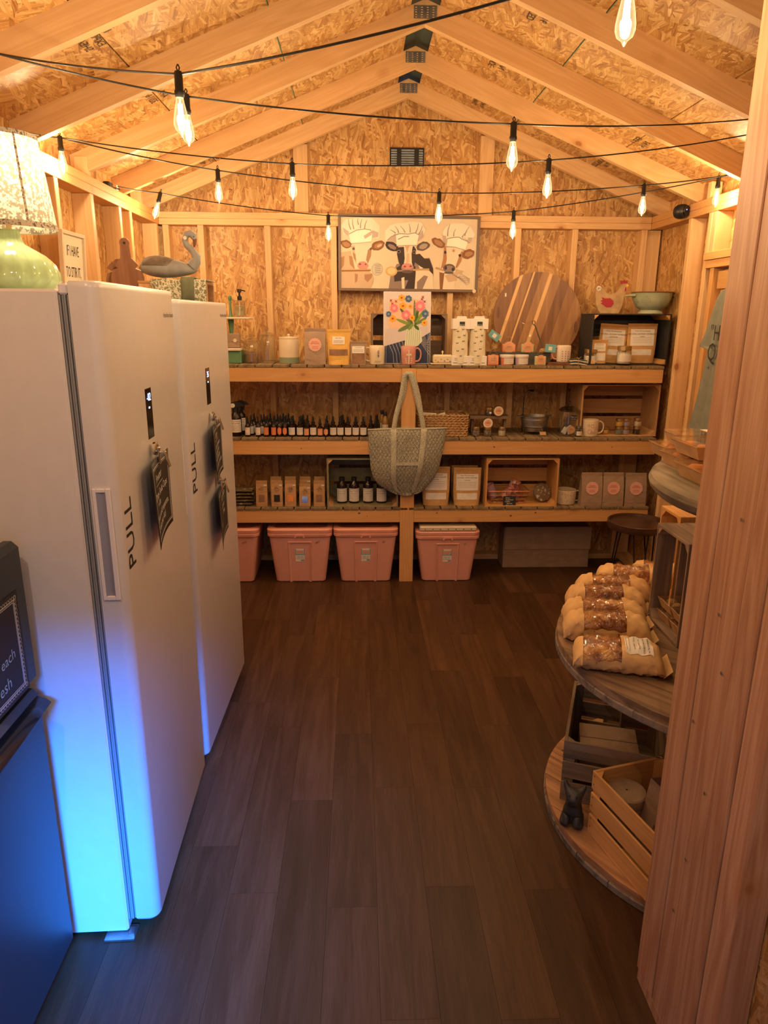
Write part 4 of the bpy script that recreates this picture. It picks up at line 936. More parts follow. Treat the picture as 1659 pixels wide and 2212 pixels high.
pouch('stand_up_pouch', 'golden kraft pouch with white label right of the sealed kraft bag', 'pouch', x, y, Z1, w_, h, .06, W['pouchy'], None, (.26, .44, W['cocoa'], .78), (.58, .80, .52, W['wcard'], [('DRY MIX', .009, .74)], 4))
x, y, w_, h = fit(757, 791, 738, 788, Z1)
pouch('clear_pouch', 'small clear-front pouch between the golden pouch and the rabbit mug', 'pouch', x, y, Z1, w_, h, .035, W['kraftd'], None, (.05, .5, W['cocoa'], .8), (.50, .80, .78, W['wcard'], [('COCOA MIX', .007, .72)], 3))
# rabbit mug
x, y, w_, h = fit(798, 831, 747, 789, Z1)
t = mug('rabbit_mug', 'cream mug with a brown rabbit and green sprigs', x, y, Z1, w_, h, -1, W['cream'])
c = cyl(w_/2+.0012); m = MB()
m.poly([(.008+.012*cos(a), h*.55+.020*sin(a)) for a in [k*pi/10 for k in range(20)]], cyl(w_/2+.0008)); lb = obj('embossed_oval', m, W['canvas'], t, smooth=False)
m = MB()
for cu, cv, ru, rv in ((.008, h*.48, .0055, .010), (.008, h*.62, .0045, .0055), (.0055, h*.71, .0014, .007), (.0105, h*.71, .0014, .007)): m.poly([(cu+ru*cos(a), cv+rv*sin(a)) for a in [k*pi/6 for k in range(12)]], c)
obj('rabbit_print', m, W['brown'], t, smooth=False)
m = MB()
for u0 in (-.012, -.004, .004, .012, .02):
    for k in range(3): m.poly([(u0+(k-1)*.002+.0022*cos(a), h*.13+k*.004+.0015*sin(a)) for a in [j*pi/3 for j in range(6)]], c)
obj('sprig_print', m, W['green'], t, smooth=False)

# flower canvas leaning on the crate behind it
x, y, w_, h = fit(829, 932, 628, 789, Z1); y = max(y, 4.40)
t = thing('flower_canvas', 'embossed canvas of pink, orange and blue flowers in a striped vase', 'picture', (x, y+.035, Z1), 0, rot=(radians(-5), 0, 0))
obj('canvas_board', MB().box(-w_/2, w_/2, -.009, .009, 0, h, .002), plain('pale_canvas', (.66, .58, .56), .85), t)
LAY = [0]
PM = {}
def pm(c):
    if c not in PM: PM[c] = plain('paint_%d' % len(PM), c, .85)
    return PM[c]
class Art:
    """flat printed picture: layered colour shapes"""
    def __init__(s, y): s.mb = MB(); s.mats = []; s.y = y; s.k = 0
    def _m(s, c):
        q = pm(c)
        if q not in s.mats: s.mats.append(q)
        s.mb.m = s.mats.index(q); s.k += 1
    def poly(s, c, pts): s._m(c); yy = s.y-.000035*s.k; s.mb.poly(pts, lambda u, v: (u, yy, v))
    def ell(s, c, cx, cy, rx, ry, rot=0, n=16, jag=0, seed=0):
        rr = random.Random(seed+int(abs(cx*9999))); P_ = []
        for i in range(n):
            a = 2*pi*i/n; q = 1+jag*(rr.random()-.5); ex, ey = rx*q*cos(a), ry*q*sin(a)
            P_.append((cx+ex*cos(rot)-ey*sin(rot), cy+ex*sin(rot)+ey*cos(rot)))
        s.poly(c, P_)
    def line(s, c, pts, w0, w1=None):
        w1 = w0 if w1 is None else w1; L_ = []; R2 = []; n = len(pts)
        for i, p in enumerate(pts):
            a, b = pts[max(0, i-1)], pts[min(n-1, i+1)]; dx, dy = b[0]-a[0], b[1]-a[1]; l = hypot(dx, dy) or 1
            ww = (w0+(w1-w0)*i/max(1, n-1))/2; L_.append((p[0]-dy/l*ww, p[1]+dx/l*ww)); R2.append((p[0]+dy/l*ww, p[1]-dx/l*ww))
        s._m(c); yy = s.y-.000035*s.k
        s.mb.add([(u, yy, v) for u, v in L_+R2], [(i, i+1, n+i+1, n+i) for i in range(n-1)])
    def star(s, c, cx, cy, r, n, inner=.6): s.poly(c, [(cx+(r if i % 2 else r*inner)*cos(pi*i/n), cy+(r if i % 2 else r*inner)*sin(pi*i/n)) for i in range(2*n)])
A = Art(-.0096); q = lambda px, py: ((px-880.5)/103*w_, (790-py)/162*h)     # photo pixels to canvas metres
sc_ = w_/103
A.poly((.60, .52, .52), [q(834, 760), q(834, 712), q(850, 708), q(927, 705), q(927, 730), q(880, 745)])
A.poly((.72, .42, .22), [q(836, 640), q(925, 640), q(925, 712), q(836, 715)]) if False else None
A.poly((.76, .50, .34), [q(842, 646), q(880, 640), q(908, 646), q(915, 690), q(895, 706), q(845, 712), q(838, 700)])
A.poly((.030, .045, .10), [q(831, 788), q(831, 750), q(874, 737), q(905, 734), q(931, 718), q(931, 788)])
for i in range(6): A.line((.72, .62, .55), [q(846+i*7-4, 747-i*2), q(850+i*7, 765), q(852+i*7.5, 787)], .0016)
for i in range(7): A.line((.72, .62, .55), [q(911+i*1.0, 741-i*3), q(918+i*1.2, 752-i*2), q(930, 770-i*8)], .0013)
vz = [q(882, 700), q(878, 722), q(875, 748), q(896, 752), q(905, 748), q(914, 738), q(912, 722), q(905, 700)]
A.poly((.62, .66, .50), vz)
for i in range(7): A.line((.10, .14, .10), [q(884+i*3.4, 702), q(880+i*4.6+.4, 724), q(880+i*4.4, 748)], .0016)
G1, G2, G3 = (.06, .12, .035), (.20, .30, .05), (.13, .20, .06)
for i, (a, b, c_, d_, wd_) in enumerate([(893, 700, 866, 668, 9), (890, 702, 858, 690, 9), (893, 700, 862, 715, 12), (892, 700, 880, 672, 8), (897, 700, 915, 672, 9), (900, 700, 922, 686, 9), (896, 702, 906, 712, 9), (893, 700, 884, 712, 9), (897, 698, 896, 650, 7), (899, 700, 905, 656, 8), (900, 695, 920, 668, 8), (888, 698, 874, 682, 8)]):
    mx, my = (a+c_)/2, (b+d_)/2; L_ = hypot(c_-a, d_-b)*sc_; A.ell((G1, G2, G3)[i % 3], *q(mx, my), L_*.55, wd_*sc_*.36, math.atan2(-(d_-b), c_-a))
for px, py in ((848, 655), (845, 648), (856, 650), (912, 645), (918, 650), (914, 640)): A.star((.38, .04, .04), *q(px, py), 4.5*sc_, 4, .3)
for px, py, r in ((852, 665, 10), (878, 680, 11.5), (908, 660, 13)):
    A.star((.72, .20, .26), *q(px, py), r*sc_, 14, .72); A.ell((.80, .40, .36), *q(px, py), r*.35*sc_, r*.35*sc_)
for px, py, r in ((868, 642, 7.5), (871, 660, 8.5), (849, 688, 8), (891, 686, 7), (887, 661, 5), (918, 697, 7)):
    A.star((.80, .38, .04), *q(px, py), r*sc_, 6, .8); A.ell((.40, .09, .02), *q(px, py), r*.32*sc_, r*.28*sc_)
for px, py, r in ((883, 644, 8), (840, 678, 6.5), (920, 677, 8.5)):
    A.star((.06, .13, .28), *q(px, py), r*sc_, 7, .82); A.ell((.25, .30, .40), *q(px, py), r*.35*sc_, r*.3*sc_)
for s_ in (3, 6): A.line((.74, .68, .64), [q(829+s_, 788), q(829+s_, 628+s_), q(932-s_, 628+s_), q(932-s_, 788)], .0012)
obj('flower_print', A.mb, A.mats, t, smooth=False)
shelfcrate('dark crate standing on its side behind the flower canvas', 802, 964, 677, 786, Z1, .20, CRB, 'crates on the shelves', nb=2, gap=.03)[0].location.y = 4.66
# pink cross mug
x, y, w_, h = fit(867, 899, 748, 790, Z1)
t = mug('cross_mug', 'dusty pink mug with a cream cross and leaves, on the shelf post', x, y, Z1, w_, h, 1, W['pink'])
c = cyl(w_/2+.0014); m = MB()
def seg(u0, v0, u1, v1): m.grid(4, 2, lambda a, b: c(u0+(u1-u0)*a, v0+(v1-v0)*b))
seg(-.0035, .006, .0035, h*.80); seg(-.016, h*.50, .016, h*.60)
for sg in (-1, 1):
    for k in range(3):
        cu, cv = sg*(.014+.002*k), .014+k*.012
        m.poly([(cu+sg*.006*cos(a)*.9, cv+.003*sin(a)+sg*.0*cos(a)+.003*cos(a)) for a in [j*pi/4 for j in range(8)]], c)
obj('cross_print', m, W['cream'], t, smooth=False)
# butter dish
x, y, w_, h = fit(930, 984, 758, 789, Z1)
t = thing('butter_dish', 'cream butter dish with painted garden sprigs on its lid', 'dish', (x, y+.045, Z1))
obj('plate', MB().lathe([(.3, .0), (.42, .002), (.5, .008), (.505, .011), (.45, .008), (.01, .007)], 4, cap1=False, sx=w_, sy=.14) if False else MB().box(-w_/2, w_/2, -.045, .045, .004, .010, .003).box(-w_*.32, w_*.32, -.03, .03, 0, .004), W['cream'], t)
ld = obj('lid', MB().box(-w_*.39, w_*.39, -.033, .033, .010, h*.72, .009), W['cream'], t)
obj('knob', MB().lathe([(.003, h*.72), (.0035, h*.8), (.0065, h*.86), (.0065, h*.93), (.002, h)], 14), W['cream'], ld)
for i, (u, v, col) in enumerate(((-.045, .028, (.55, .30, .04)), (-.03, .020, (.30, .33, .12)), (-.012, .034, (.55, .30, .04)), (.01, .024, (.20, .22, .45)), (.028, .034, (.30, .33, .12)), (.044, .022, (.20, .22, .45)))):
    m = MB(); m.poly([(u+.006*cos(a), v+.004*sin(a)) for a in [k*pi/4 for k in range(8)]], lambda p, q_: (p, -.0334, q_)); obj('sprig', m, pm(col), ld, smooth=False)
# two muslin rolls in card sleeves
for i, (pl, pr, lab) in enumerate(((975, 1013, 'left of the two boxed butterfly muslin rolls'), (1012, 1051, 'right of the two boxed butterfly muslin rolls, beside the tin tray'))):
    x, y, w_, h = fit(pl, pr, 683, 790, Z1); t = thing('muslin_roll', lab, 'cloth roll', (x, y+.04, Z1), 0, 'boxed muslin rolls'); c2 = cyl(w_/2*.90+.0012)
    obj('cloth', MB().lathe([(w_/2*.88, .01), (w_/2*.90, h*.3), (w_/2*.87, h*.5), (w_/2*.90, h*.8)], 20), W['muslin'], t)
    m = MB()
    for k, (u, v) in enumerate(((-.02, .30), (.012, .34), (-.024, .46), (.014, .50), (-.014, .58), (.02, .62), (-.022, .70), (.01, .74), (0, .20))):
        for sg in (-1, 1):
            m.poly([(u, v*h-.003), (u+sg*.006, v*h+.004), (u+sg*.007, v*h-.001), (u+sg*.0045, v*h-.005)], c2)
    obj('butterfly_print', m, W['dgrey'], t, smooth=False)
    cd = obj('top_sleeve', MB().box(-w_/2, w_/2, -.042, .04, h*.74, h*.95, .001).prism([(-w_*.3, h*.95), (w_*.3, h*.95), (w_*.26, h), (-w_*.26, h)], -.040, -.038), W['wcard'], t)
    lg = obj('logo_patch', MB().box(-.012, .020, -.0432, -.042, h*.775, h*.89), W['dgrey'], cd)
    obj('lettering', MB().text('ECO', .014, lambda u, v: (.004+u, -.0436, h*.80+v)), W['wcard'], cd, smooth=False)
    cb = obj('bottom_sleeve', MB().box(-w_/2, w_/2, -.042, .04, .0, h*.19, .001), W['wcard'], t)
    m = MB(); m.text('Bamboo', .008, lambda u, v: (-.022+u, -.0430, h*.13+v)); m.text('Muslin Swaddle', .0075, lambda u, v: (-.012+u, -.0430, h*.095+v)); lines(m, lambda u, v: (u, -.0430, v), w_*.8, 1, h*.05, .004, .003, 2)
    obj('lettering', m, W['ink'], cb, smooth=False)
# galvanised trough and the soaps
x, y, w_, h = fit(1050, 1180, 746, 785, Z1)
t = thing('metal_tray', 'dark galvanised low trough carrying soap bags', 'tray', (x, 4.505, Z1)); h = .072
for b, nm in (((-w_/2, w_/2, -.055, -.053, 0, h), 'side'), ((-w_/2, w_/2, .053, .055, 0, h), 'side'), ((-w_/2, -w_/2+.002, -.053, .053, 0, h), 'end'), ((w_/2-.002, w_/2, -.053, .053, 0, h), 'end'), ((-w_/2, w_/2, -.053, .053, 0, .002), 'bottom')): obj(nm, MB().box(*b), W['tin'], t)
obj('rim', MB().tube([(-w_/2, -.055, h), (w_/2, -.055, h), (w_/2, .055, h), (-w_/2, .055, h), (-w_/2, -.055, h)], .002, 6), W['tin'], t)
obj('false_shelf', MB().box(-w_/2+.003, w_/2-.003, -.052, .052, h-.012, h-.009), W['tin'], t)
def soapbag(label, pl, pr, pt, pb, zs, soap, yy, bw):
    x, _, w_, h = fit(pl, pr, pt, pb, zs); a = on((pl+pr)/2, pb, 'y', yy)
    zt = on((pl+pr)/2, pt, 'y', yy).z; h = zt-zs; t = thing('soap_bar', label, 'soap', (a.x, yy, zs), 0, 'wrapped soap bars'); s_ = min(h*.62, bw)
    b = obj('soap', MB().box(-w_*.42, w_*.42, -.014, .014, 0, s_, .004), soap, t)
    m = MB(); scallop(m, 0, s_*.62, w_*.36, lambda u, v: (u, -.0158, v)); lb = obj('seal_label', m, W['peach'], t, smooth=False)
    m = MB(); m.text('Soap Bar', .008, lambda u, v: (u, -.0164, s_*.66+v)); lines(m, lambda u, v: (u, -.0164, v), w_*.4, 2, s_*.55, .006, .0008, 2); obj('lettering', m, W['ink'], lb, smooth=False)
    rr = random.Random(int(pl)); m = MB(); n = 12
    lv = [(.55, .018, 0), (.5, .02, s_*.6), (.42, .017, s_), (.10, .006, s_+(h-s_)*.3), (.42, .016, h*.9), (.50, .02, h)]
    V = []; F = []
    for j, (a_, b_, z) in enumerate(lv):
        for i in range(n):
            an = 2*pi*i/n; k = 1+(.28*(rr.random()-.5) if j > 2 else .04*(i % 2)); V.append((w_*a_*cos(an)*k, b_*sin(an)*k, z+(.012*(rr.random()-.5) if j > 3 else 0)))
    for j in range(len(lv)-1):
        for i in range(n): k = (i+1) % n; F.append((j*n+i, j*n+k, (j+1)*n+k, (j+1)*n+i))
    m.add(V, F); obj('cellophane', m, W['film'], t, smooth=False)
    obj('raffia_bow', MB().tube([(-.012, -.008, s_+(h-s_)*.28), (0, -.009, s_+(h-s_)*.32), (.012, -.008, s_+(h-s_)*.26)], .0014, 5), W['twine'], t); return t
soapbag('coral soap in cellophane, on the left of the tin trough', 1083, 1115, 692, 745, Z1+.072, W['coral'], 4.49, .05)
soapbag('pale green soap in cellophane, on top of the trough', 1124, 1155, 694, 745, Z1+.072, W['gsoap'], 4.49, .05)
soapbag('coral soap in cellophane standing in front of the muslin rolls', 1050, 1078, 722, 790, Z1, W['coral'], 4.37, .06)
soapbag('pale green soap in front of the right end of the trough', 1152, 1180, 738, 790, Z1, W['gsoap'], 4.37, .055)
for pl, pr, mm, lab in ((1082, 1113, W['coral'], 'white lidded tub with pink cream, left of the pair'), (1114, 1144, W['lilac'], 'white lidded tub with lilac cream, right of the pair')):
    x, y, w_, h = fit(pl, pr, 767, 790, Z1); r = w_/2
    t = thing('cream_tub', lab, 'tub', (x, y+r, Z1), 0, 'lidded cream tubs'); obj('cup', MB().lathe([(r*.84, 0), (r*.86, .002), (r*.96, h*.78)], 24), mm, t)
    obj('lid', MB().lathe([(r*1.0, h*.74), (r*1.02, h*.77), (r*1.02, h*.97), (r*.97, h)], 24), W['wcard'], t)
    m = MB(); m.grid(10, 2, lambda a, b: cyl(r*.97)((a-.35)*r*1.7, h*(.12+.58*b))); lb = obj('label', m, W['paper'], t)
    m = MB(); lines(m, cyl(r*.985), r*1.1, 4, h*.6, h*.12, .0009, 7); obj('lettering', m, W['ink'], lb, smooth=False)
# brush with teal card leaning out of the tray, and teal-tagged bag
t = thing('dish_brush', 'wooden dish brush with dark looped handle and teal card', 'brush', (on(1178, 742, 'y', 4.44).x, 4.44, Z1+.074))
obj('handle', MB().tube([(-.01, 0, .02), (-.045, 0, .10), (-.068, 0, .155), (-.075, 0, .165)], .004, 8).tube([(-.075, 0, .165), (-.088, 0, .172), (-.090, 0, .188), (-.078, 0, .192), (-.070, 0, .178), (-.075, 0, .165)], .0028, 8), W['tin'], t)
obj('brush_head', MB().lathe([(.018, 0), (.024, .008), (.022, .018), (.010, .026)], 16), W['wicker'], t, (-.012, 0, .0))
cd = obj('card_tag', MB().box(-.008, .060, -.008, -.006, -.002, .046, .001), W['teal'], t, (0, -.02, .006), (0, radians(4), 0)); obj('card_patch', MB().box(.014, .036, -.0088, -.008, .010, .032), W['wcard'], cd)
t = thing('tagged_bag', 'cellophane bag of twine scrubber with a tilted teal tag', 'bag', (on(1068, 745, 'y', 4.43).x, 4.42, Z1+.09))
obj('scrubber', MB().lathe([(.018, 0), (.024, .01), (.022, .025), (.01, .034)], 12), W['wicker'], t); obj('cellophane', MB().lathe([(.028, 0), (.03, .03), (.022, .06), (.03, .085)], 9, cap1=False), W['film'], t, smooth=False)
cd = obj('card_tag', MB().box(-.036, .036, -.002, 0, -.022, .022, .001), W['teal'], t, (-.01, -.030, .085), (0, radians(35), 0)); obj('card_patch', MB().box(-.012, .012, -.0028, -.002, -.012, .012), W['wcard'], cd)
# big round acacia board
bc = on(1161, 684, 'y', 4.68); R_ = .285
t = thing('round_board', 'large round striped acacia board with side handles, leaning on the wall', 'serving board', (bc.x, 4.66, Z1), 0, rot=(radians(-7), 0, 0))
n = 64; V = [(R_*cos(2*pi*i/n), R_+R_*sin(2*pi*i/n)) for i in range(n)]
obj('board', MB().prism(V, -.010, .010), W['acacia'], t, smooth=True)
for sg, zz in ((-1, R_+.03), (1, R_-.06)): obj('grip_hole', MB().prism([(sg*(R_-.03)+.011*cos(a), zz+.038*sin(a)) for a in [k*pi/8 for k in range(16)]], -.0112, .0112), W['walnut'], t)
tagprice(t, -.21, -.0108, R_+.14, .010, .022)
# pink patterned mug on coasters
x, y, w_, h = fit(1183, 1232, 781, 790, Z1)
t = thing('coaster_stack', 'stack of thin wooden coasters under the pink striped mug', 'coasters', (x, y+.05, Z1), 0)
for k in range(2): obj('coaster', MB().box(-w_/2+k*.004, w_/2-.004*k, -.05, .05, k*.0085, k*.0085+.0078, .001), W['walnut'], t)
x, y, w_, h = fit(1202, 1232, 746, 782, Z1+.018); 
t = mug('striped_mug', 'pink mug with tiny floral stripes, standing on coasters', x, 4.38, Z1+.0172, w_, h, -1, W['paper'], hm=W['pink'])
m = MB(); c = cyl(w_/2+.0012)
for k in range(7):
    u = -.028+k*.0093; m.grid(2, 6, lambda a, b, u=u: c(u-.0006+a*.0012, .004+b*(h-.01)))
obj('stripe_print', m, W['pink'], t, smooth=False); m = MB()
for k in range(3):
    for j in range(5): m.poly([((-.0185+k*.0186)+.003*cos(a), .010+j*.014+.0035*sin(a)) for a in [i*pi/3 for i in range(6)]], c)
obj('flower_print', m, W['dgrey'], t, smooth=False)
x, y, w_, h = fit(1236, 1263, 747, 781, Z1); jar('mason_jar', 'mason jar with gold lid behind the striped green bundle', 'jar', x, 4.42, Z1, w_/2, .095, W['powder'], W['gold'], 'mason jars on the top shelf', W['paper'])
x, y, w_, h = fit(1232, 1268, 770, 790, Z1)
t = thing('wrapped_bundle', 'dark striped bundle tied with twine in front of a jar', 'bundle', (x, y+.02, Z1+.001))
for k in range(5): obj('layer', MB().grid(8, 2, lambda u, v, k=k: (-w_/2+u*w_, -.02+v*.04, .004+k*.0085-.012*(u-.3)*(1 if u > .3 else 0)+.004*sin(u*3))), W['stripe'] if k % 2 == 0 else W['paper'], t).modifiers.new('t', 'SOLIDIFY').thickness = .006
obj('twine', MB().tube([(-.004, -.024, -.0), (-.004, -.026, .042), (-.004, .024, .044)], .0015, 5).tube([(-.004, -.026, .040), (-.018, -.027, .052), (-.004, -.027, .044), (.012, -.027, .054), (-.004, -.026, .040)], .0012, 5), W['twine'], t)
# dark crate with detergent pouches
cr, x, y, w_, h = shelfcrate('black painted crate at the right end of the top shelf', 1272, 1440, 678, 789, Z1, .24, BLK, 'crates on the shelves', nb=2, gap=.03, cleat=CRN['z'])
YC = y
def detergent(label, pl, pr, pt, pb, zs, yy, ttl, tilt=0, group=None, d=.06, z=None):
    z = zs if z is None else z; a, b = on(pl, pb, 'y', yy), on(pr, pb, 'y', yy); h = on((pl+pr)/2, pt, 'y', yy).z-z
    w_ = b.x-a.x; L1 = ttl.split('|')
    t = pouch('stand_up_pouch', label, 'pouch', (a.x+b.x)/2, yy, z, w_, h, d, W['pouch'], group, (.20, .35, W['powder'], .66),
          (.44, .86, .80, W['wcard'], [('From This Homestead', .0105, .80), (L1[0], .0118, .72)]+([(L1[1], .010, .655)] if len(L1) > 1 else []), 4))
    if tilt: t.rotation_euler = (0, radians(tilt), 0)
    return t
detergent('laundry detergent pouch leaning at the left inside the black crate', 1290, 1350, 700, 787, Z1, YC+.09, 'NATURAL LAUNDRY DETERGENT|LAVENDER', 3, 'kraft powder pouches', z=Z1+.009)
detergent('laundry detergent pouch standing upright at the right inside the black crate', 1353, 1416, 699, 787, Z1, YC+.075, 'NATURAL LAUNDRY DETERGENT|SWEET', 0, 'kraft powder pouches', z=Z1+.009)
x, y, w_, h = fit(1277, 1311, 737, 788, Z1)
pouch('stand_up_pouch', 'small kraft pouch at the left foot of the black crate', 'pouch', x, y+.0, Z1+.0085, w_, h, .035, W['pouch'], 'kraft powder pouches', (.12, .44, W['powder'], .74), (.52, .84, .72, W['wcard'], [('SOAP POWDER', .007, .77)], 3))
x, y, w_, h = fit(1336, 1367, 748, 790, Z1); jar('mason_jar', 'mason jar of white powder with gold lid in front of the pouches', 'jar', x, y, Z1+.0085, w_/2, h-.008, W['powder'], W['gold'], 'mason jars on the top shelf', W['paper'], .8)
# colander and wooden hen on the crate
zc = Z1+on(1360, 679, 'y', YC).z-Z1+.006
x = on(1406, 675, 'y', YC+.12).x
t = thing('colander', 'sage enamel colander with two handles on top of the black crate', 'colander', (x, YC+.13, zc)); r = .122
obj('foot_ring', MB().lathe([(r*.62, 0), (r*.60, .006), (r*.50, .022), (r*.5, .024)], 32, cap1=False), W['sagelt'], t)
bw = obj('bowl', MB().lathe([(.004, .022), (r*.55, .024), (r*.80, .045), (r*.95, .085), (r*1.0, .122), (r*1.03, .126), (r*1.0, .128), (r*.97, .12), (r*.9, .08), (r*.75, .05), (.004, .03)], 40, cap0=False, cap1=False), W['sagelt'], t)
m = MB()
for ca in (-2.25, -1.25, -.2, 3.3):
    for i in range(7):
        for j in range(7):
            if (i-3)**2+(j-3)**2 > 11: continue
            a = ca+(i-3)*.075; z = .075+(j-3)*.0085; rr = r*(.80+(z-.045)/.04*.15 if z < .085 else .95+(z-.085)/.037*.05)+.0012
            m.add([(rr*cos(a+.016*cos(b)), rr*sin(a+.016*cos(b)), z+.0018*sin(b)) for b in [k*pi/3 for k in range(6)]], [tuple(range(6))])
obj('perforations', m, W['tin'], bw, smooth=False)
for sg in (-1, 1): obj('handle', MB().tube([(sg*r*.97, -.035, .108), (sg*(r+.030), -.028, .108), (sg*(r+.044), 0, .106), (sg*(r+.030), .028, .108), (sg*r*.97, .035, .108)], .0065, 8), W['sagelt'], t)
obj('rim', MB().lathe([(r*1.03, .124), (r*1.045, .127), (r*1.03, .130)], 40, cap0=False, cap1=False), W['walnut'], bw)
hx = on(1318, 660, 'y', YC+.14).x
t = thing('wooden_hen', 'flat plywood hen with red wing and comb standing on the black crate', 'hen', (hx, YC+.16, zc))
hp = [(-.055, 0), (.062, 0), (.075, .03), (.085, .075), (.094, .12), (.104, .165), (.090, .185), (.070, .178), (.058, .15), (.035, .125), (0, .115), (-.03, .125), (-.055, .155), (-.082, .165), (-.094, .14), (-.092, .10), (-.085, .05), (-.07, .02)]
obj('body', MB().prism(hp, -.008, .008), plain('plywood', (.50, .33, .17), .7, noise=.15), t, smooth=False)
obj('wing', MB().prism([(-.055, .098), (-.032, .090), (.0, .092), (.022, .075), (.024, .055), (.010, .038), (-.018, .036), (-.04, .050), (-.058, .06), (-.045, .068), (-.062, .075), (-.046, .082)], -.011, -.008), W['redc'], t, smooth=False)
obj('comb', MB().prism([(.060, .178), (.066, .198), (.074, .190), (.082, .202), (.090, .192), (.100, .198), (.102, .182), (.082, .180)], -.009, .007), W['redc'], t, smooth=False)
obj('beak', MB().prism([(.094, .168), (.102, .178), (.112, .168), (.102, .160)], -.010, -.004), W['yellow'], t, smooth=False)
obj('wattle', MB().prism([(.092, .160), (.098, .155), (.098, .138), (.090, .130), (.088, .145)], -.009, -.004), W['redc'], t, smooth=False)
pt_ = obj('price_tag', MB().lathe([(.015, 0), (.015, .0012)], 20), W['wcard'], t, (-.078, -.010, .150), (pi/2, 0, 0)); obj('lettering', MB().text('$9', .017, lambda u, v: (-.078+u, -.0125, .144+v)), W['ink'], t, smooth=False)

# ------------------------------------------------------------------ cow picture on the wall above
x0, x1, z0, z1 = -.130, .770, 1.843, 2.302
t = thing('cow_picture', 'framed print of three cows in chef hats holding kitchen tools', 'picture', ((x0+x1)/2, YB-.004, z0), 0, rot=(0, radians(.3), 0)); w_, h = x1-x0, z1-z0
for b in ((-w_/2, w_/2, -.022, -.002, 0, .017), (-w_/2, w_/2, -.022, -.002, h-.017, h), (-w_/2, -w_/2+.017, -.022, -.002, .017, h-.017), (w_/2-.017, w_/2, -.022, -.002, .017, h-.017)): obj('frame_rail', MB().box(*b, .0015), W['frame'], t)
obj('print_sheet', MB().box(-w_/2+.017, w_/2-.017, -.012, -.004, .017, h-.017), W['canvas'], t)
A = Art(-.0124); S_ = w_/1415.0          # zoomed photo units to metres
q = lambda px, py: (-w_/2+(px-133)*S_, h-(py-88)*(h/772.0))
def E_(c, px, py, rx, ry, rot=0, jag=0, n=18): A.ell(c, *q(px, py), rx*S_, ry*h/772, -radians(rot), n, jag)
def Pp(c, pts): A.poly(c, [q(*p) for p in pts])
def Ll(c, pts, w0, w1=None): A.line(c, [q(*p) for p in pts], w0*S_, None if w1 is None else w1*S_)
T1, T2, T3 = (.40, .22, .12), (.25, .11, .05), (.56, .40, .27); K1, K2, K3 = (.055, .038, .036), (.13, .095, .09), (.27, .20, .18)
HT, HS, HS2 = (.80, .72, .60), (.34, .26, .24), (.50, .40, .35); NO, ND = (.62, .27, .23), (.25, .07, .06); WH = (.74, .62, .48)
# left cow
Pp(T3, [(158, 470), (260, 450), (300, 640), (300, 838), (158, 838)]); Pp(T1, [(158, 520), (195, 505), (190, 600), (158, 640)]); Pp(T1, [(240, 500), (275, 510), (300, 640), (250, 590)])
Pp(T3, [(300, 650), (440, 650), (490, 700), (480, 780), (450, 838), (300, 838)]); Pp(T1, [(300, 680), (330, 690), (325, 760), (300, 780)]); Pp(T1, [(395, 690), (480, 680), (470, 720), (430, 770), (400, 740)])
E_(T2, 215, 385, 58, 40, 15, .2); E_(T1, 215, 388, 40, 24, 15, .2); E_(T2, 530, 395, 68, 48, -20, .2); E_(T1, 535, 395, 44, 26, -20, .2); E_((.70, .46, .30), 545, 395, 26, 12, -25)
Pp(WH, [(262, 390), (465, 380), (462, 470), (440, 590), (420, 640), (330, 640), (300, 560), (270, 470)])
Pp(T3, [(262, 400), (300, 400), (300, 480), (320, 600), (290, 540)]); Pp(T1, [(275, 470), (305, 480), (315, 560), (290, 530)]); Pp(T1, [(430, 440), (466, 410), (462, 500), (430, 580), (412, 540)])
E_(K2, 287, 430, 13, 14); E_(K2, 459, 430, 10, 14); E_(NO, 380, 600, 56, 44, 0, .08); E_(ND, 350, 585, 12, 10); E_(ND, 408, 585, 10, 9); E_(K3, 378, 645, 48, 12)
Ll(T2, [(165, 652), (300, 648), (460, 643)], 22); Ll((.55, .36, .18), [(165, 645), (300, 642), (460, 638)], 9)
E_((.45, .40, .33), 524, 635, 58, 66, 5); E_((.56, .50, .40), 524, 635, 50, 58, 5)
for k in range(5): Ll((.30, .25, .20), [(498+k*2, 595+k*19), (560, 590+k*19)], 6)
Pp(HT, [(190, 290), (160, 200), (200, 145), (330, 118), (470, 125), (545, 200), (535, 320), (470, 320), (460, 270), (240, 280)])
Pp(HS2, [(470, 240), (535, 265), (530, 310), (470, 320)]); Pp(HS2, [(180, 220), (240, 260), (235, 310), (190, 270)])
for a, b in (((235, 130), (258, 240)), ((275, 130), (290, 235)), ((370, 130), (355, 225)), ((420, 140), (395, 230)), ((330, 122), (335, 190))): Ll(HS, [a, ((a[0]+b[0])/2-6, (a[1]+b[1])/2), b], 4, 12)
Pp((.90, .82, .70), [(240, 285), (320, 240), (455, 235), (470, 270), (462, 360), (350, 372), (262, 380)]); Ll(HS, [(240, 285), (320, 243), (400, 232), (455, 240), (470, 270)], 8); Ll(HS2, [(262, 378), (350, 372), (462, 358)], 8); Pp(HS2, [(385, 300), (465, 250), (465, 290), (400, 330)])
Ll(HS, [(490, 720), (480, 790), (455, 830)], 3)
